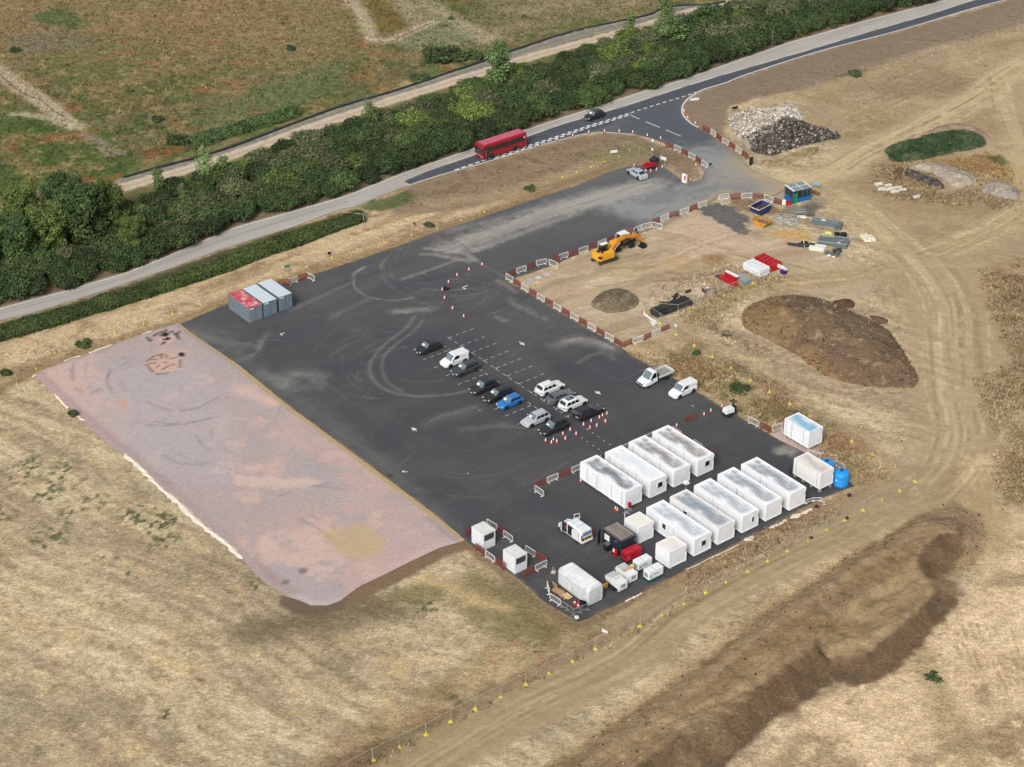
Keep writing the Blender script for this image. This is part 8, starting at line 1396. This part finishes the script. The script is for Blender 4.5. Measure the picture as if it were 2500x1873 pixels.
# stacked water filled road barriers: every block a thing
WB = mat('block_white', (232,236,238), .5, var=.05); RB_ = mat('block_red', (182,30,36), .5, var=.1)
def wblock(white, x, y, z, yaw, label, group, L=1.5):
    e = empty('water_barrier', (x, y, z), yaw, label, 'barrier', group); m = MB(); m.loft([[(xx,-.4,0),(xx,-.4,.3),(xx,-.34,.5),(xx,-.3,.72),(xx,.3,.72),(xx,.34,.5),(xx,.4,.3),(xx,.4,0)] for xx in (-L/2, L/2)]); m.build('body', WB if white else RB_, e, bevel=.03); MB().box((L/2+.04,0,.4), (.08,.1,.5)).build('lug', WB if white else RB_, e)
ba, bb = g('M', 1440, 235), g('M', 1700, 365); ux = Vector((bb[0]-ba[0], bb[1]-ba[1])).normalized(); uy = Vector((-ux.y, ux.x)); byw = math.atan2(ux.y, ux.x)
for i in range(5):
    c = Vector(g('M', 1520, 250))+ux*(i*.78)+uy*.6
    for j in range(2): wblock(True, c.x, c.y, .04+j*.74, byw+R(90), f"{ORD[i]} white block of the {'upper' if j else 'lower'} layer, from the left", 'white stacked road blocks', 2.3)
for i in range(5):
    c = Vector(g('M', 1640, 185))+ux*(i*.85)+uy*.85
    for j in range(2): wblock(False, c.x, c.y, .04+j*.74, byw+R(90), f"{ORD[i]} red block of the {'upper' if j else 'lower'} layer, from the left", 'red stacked road blocks', 2.2)
simple('board_stack', 'leaning stack of white boards with purple ends beside the red blocks', 'boards', 'M', 1860, 235, [('board', MB().box((0,0,1.0), (5.6,.12,.5), rot=(.2,0,0)).box((0,-.25,.95), (5.4,.1,.5), rot=(.2,0,0)), M_PAPER, .01), ('purple_end', MB().box((2.4,-.4,.5), (1.0,.7,.7)), mat('purple_plastic', (54,40,110), .5), .05)], yaw=byw)
simple('barrier_pile', 'flat pile of red barriers with purple ends left of the white blocks', 'barriers', 'M', 1310, 400, [('red_panel', MB().box((0,-.3,.35), (4.0,.9,.5), rot=(0,0,0)).box((-.3,.7,.75), (2.6,.7,.8)), RB_, .05), ('purple_end', MB().box((-1.9,-.4,.3), (1.0,.7,.5)), mat('purple_plastic', (54,40,110), .5), .05), ('white_top', MB().box((-.2,.75,1.2), (2.7,.6,.12)), M_PAPER, .02)], yaw=byw); simple('board_stack', 'flat stack of grey boards between the red pile and the white blocks', 'boards', 'M', 1470, 385, [('board', MB().box((0,0,.3), (3.2,2.0,.55)), mat('grey_board', (130,138,140), .7, var=.12), .03), ('top_board', MB().box((.1,.1,.62), (2.6,1.5,.08)), mat('grey_board_light', (156,160,160), .7), 0)], yaw=byw)
# pipes: every pipe of a bundle is a thing
BP = mat('pipe_black', (40,42,44), .5, var=.15); pa, pb = Vector(g('M', 430, 855)), Vector(g('M', 880, 690)); pd = (pb-pa).normalized(); pn = Vector((-pd.y, pd.x)); pyw = math.atan2(pd.y, pd.x); PLn = (pb-pa).length
for i in range(4):
    for j in range(3 if i < 3 else 2):
        c = pa+pn*(.25+i*.46+j*.2); e = empty('black_pipe', (c.x, c.y, .28+j*.42), pyw, f"{ORD[i]} black pipe from the front in {['bottom','middle','top'][j]} layer of the bundle", 'pipe', 'black pipes stacked by the fence'); MB().cyl((0,0,0), (PLn-j*.3,0,0), .22, 12).build('tube', BP, e); MB().cyl((PLn-j*.3-.3,0,0), (PLn-j*.3+.02,0,0), .25, 12).build('collar', BP, e)
wa, wb_ = Vector(g('M', 235, 815)), Vector(g('M', 400, 930)); wd = (wb_-wa).normalized(); wn = Vector((-wd.y, wd.x)); wyw = math.atan2(wd.y, wd.x)
for i in range(6):
    c = wa+wn*(i*.2-.1)+wd*random.uniform(-.2,.3); e = empty('white_pipe', (c.x, c.y, .12+(.18 if i in (2,3) else 0)), wyw, f"{ORD[i]} white pipe from the left in the loose bundle by the black pipes", 'pipe', 'white pipes in front of the black ones'); MB().cyl((0,0,0), ((wb_-wa).length,0,0), .085, 9).build('tube', M_PAPER, e); MB().cyl(((wb_-wa).length-.15,0,0), ((wb_-wa).length+.02,0,0), .1, 9).build('cap', BP if i % 2 else M_PAPER, e)
simple('single_pipe', 'one long thin white pipe pointing at the yard barriers', 'pipe', 'M', 330, 880, [('tube', MB().cyl((0,0,.1), tuple([*(Vector(g('M', 415, 1000))-Vector(g('M', 330, 880))), .1]), .06, 8), M_PAPER, 0), ('cap', MB().cyl((0,0,.1), (.1,-.1,.1), .08, 8), M_PAPER, 0)])
def bucket(label, x, y, s, yw):
    e = simple('digger_bucket', label, 'bucket', 'M', x, y, [], yaw=yw, z=.03); m = MB(); m.loft([[(px_*s, yy*s, pz*s) for px_, pz in ((.6,.0),(.0,-.02+.02),(-.5,.2),(-.6,.7),(-.3,.95),(-.2,.85),(-.45,.6),(-.35,.3),(.0,.12),(.6,.1))] for yy in (-.8, .8)]); m.build('shell', mat('rusty_dark', (72,54,48), .8, var=.3), e, bevel=.02); m = MB(); 
    for t in (-.6,-.2,.2,.6): m.box((.7*s,t*s,.06*s), (.25*s,.1*s,.06*s))
    m.build('tooth', M_BLACK, e)
bucket('largest rusty digger bucket behind the black pipes', 615, 605, 1.0, R(150)); bucket('digger bucket lying open left of the largest one', 500, 680, .8, R(80)); bucket('small digger bucket at the right of the bucket row', 970, 540, .8, R(200)); bucket('digger bucket beside the far end of the black pipes', 750, 615, .7, R(30)); bucket('small light bucket above the pipes', 790, 530, .7, R(120))
simple('breaker_parts', 'pale and dark machine parts next to the mesh fence corner', 'parts', 'M', 1050, 515, [('part', MB().box((0,0,.25), (1.0,.5,.4), rot=(0,0,.4)).cyl((.6,.3,.2), (1.1,0,.5), .15, 8), mat('dull_steel', (120,118,110), .6, var=.3), .03), ('light_part', MB().box((-.1,.6,.25), (.5,.4,.4)), M_PAPER, .04)])
for i, (x, y, w_, d, mt_, lb) in enumerate([(1065,705,1.3,.8,'slab_grey','grey paving slab pile nearest the yard corner'),(1180,665,1.1,.7,'slab_light','light slab with a hole pattern, second in the row'),(1290,625,1.4,.8,'slab_pink','pinkish slab pile, third in the row'),(1350,605,.9,.4,'slab_pink','small pinkish slab at the end of the row'),(1150,740,1.2,.7,'slab_tan','tan slab lying in front of the row'),(1425,560,.8,.15,'slab_tan','thin plank at the right end of the slab row')]):
    simple('paving_slab', lb, 'slab', 'R', x, y, [('slab', MB().box((0,0,.12), (w_,d,.2)), mat(mt_, {'slab_grey':(176,172,176),'slab_light':(190,194,194),'slab_pink':(196,176,168),'slab_tan':(206,180,142)}[mt_], .85, var=.12), .03), ('upper_slab', MB().box((.1,.05,.26), (w_*.6,d*.7,.08)), mat(mt_+'_top', {'slab_grey':(186,182,186),'slab_light':(206,208,206),'slab_pink':(206,190,184),'slab_tan':(214,190,154)}[mt_], .85, var=.12), .02)], yaw=R(25), group='slabs laid out in the yard corner')
simple('dead_branch', 'dark fallen branch in the grass left of the topsoil mound', 'branch', 'M', 1250, 1070, [('limb', MB().tube([(-.7,-.3,.0),(-.2,0,.3),(.4,.1,.25),(1.3,.15,.15)], .12, 6), mat('dark_wood', (58,50,42), .9), 0), ('twig', MB().tube([(-.2,0,.3),(-.3,.2,.9)], .05, 5), mat('dark_wood', (58,50,42), .9), 0)])
for k, x, y, lb in (('U',1290,345,'black sack on the dry ground below the blue tanks'),('U',850,500,'dark stump beside the large crumpled membrane'),('U',778,925,'black foot of the long fence, below the third front row cabin'),('U',1255,655,'brown clod at the foot of the long fence'),(8,1520,705,'pale scrap at the lowest corner of the car park')): simple('ground_lump', lb, 'lump', k, x, y, [('lump', MB().box((0,0,.2), (.55,.5,.4), rot=(.1,.2,.5)), M_PAPER if 'pale' in lb else mat('dark_wood', (58,50,42), .9), .12)])
# pipe beyond the thicket
m = MB(); PP = smooth_line(PIPE, 4); c = PP[0]
for i, (a, b) in enumerate(zip(PP[:-1], PP[1:])): m.cyl((a[0]-c[0], a[1]-c[1], .35), (b[0]-c[0], b[1]-c[1], .35), .26, 9, caps=False)
e = empty('black_pipeline', (c[0], c[1], .0), 0, 'long black pipe running beside the stone track beyond the thicket', 'pipeline'); m.build('pipe', mat('pipeline_black', (44,48,56), .5, var=.2), e); m = MB()
for i in range(6, len(PP)-1, 6): d = Vector((PP[i+1][0]-PP[i][0], PP[i+1][1]-PP[i][1])).normalized()*.2; m.cyl((PP[i][0]-c[0]-d.x, PP[i][1]-c[1]-d.y, .35), (PP[i][0]-c[0]+d.x, PP[i][1]-c[1]+d.y, .35), .33, 10)
m.build('joint', mat('pipeline_black', (44,48,56), .5), e)
x, y = g(3, 590, 300); e = empty('marker_post', (x, y, 0), 0, 'thin pole at the road edge in front of the thicket', 'post'); MB().cyl((0,0,0), (0,0,3.4), .05, 6).build('pole', M_STEEL, e); MB().box((0,0,3.3), (.3,.1,.12)).build('cap', M_STEEL, e)
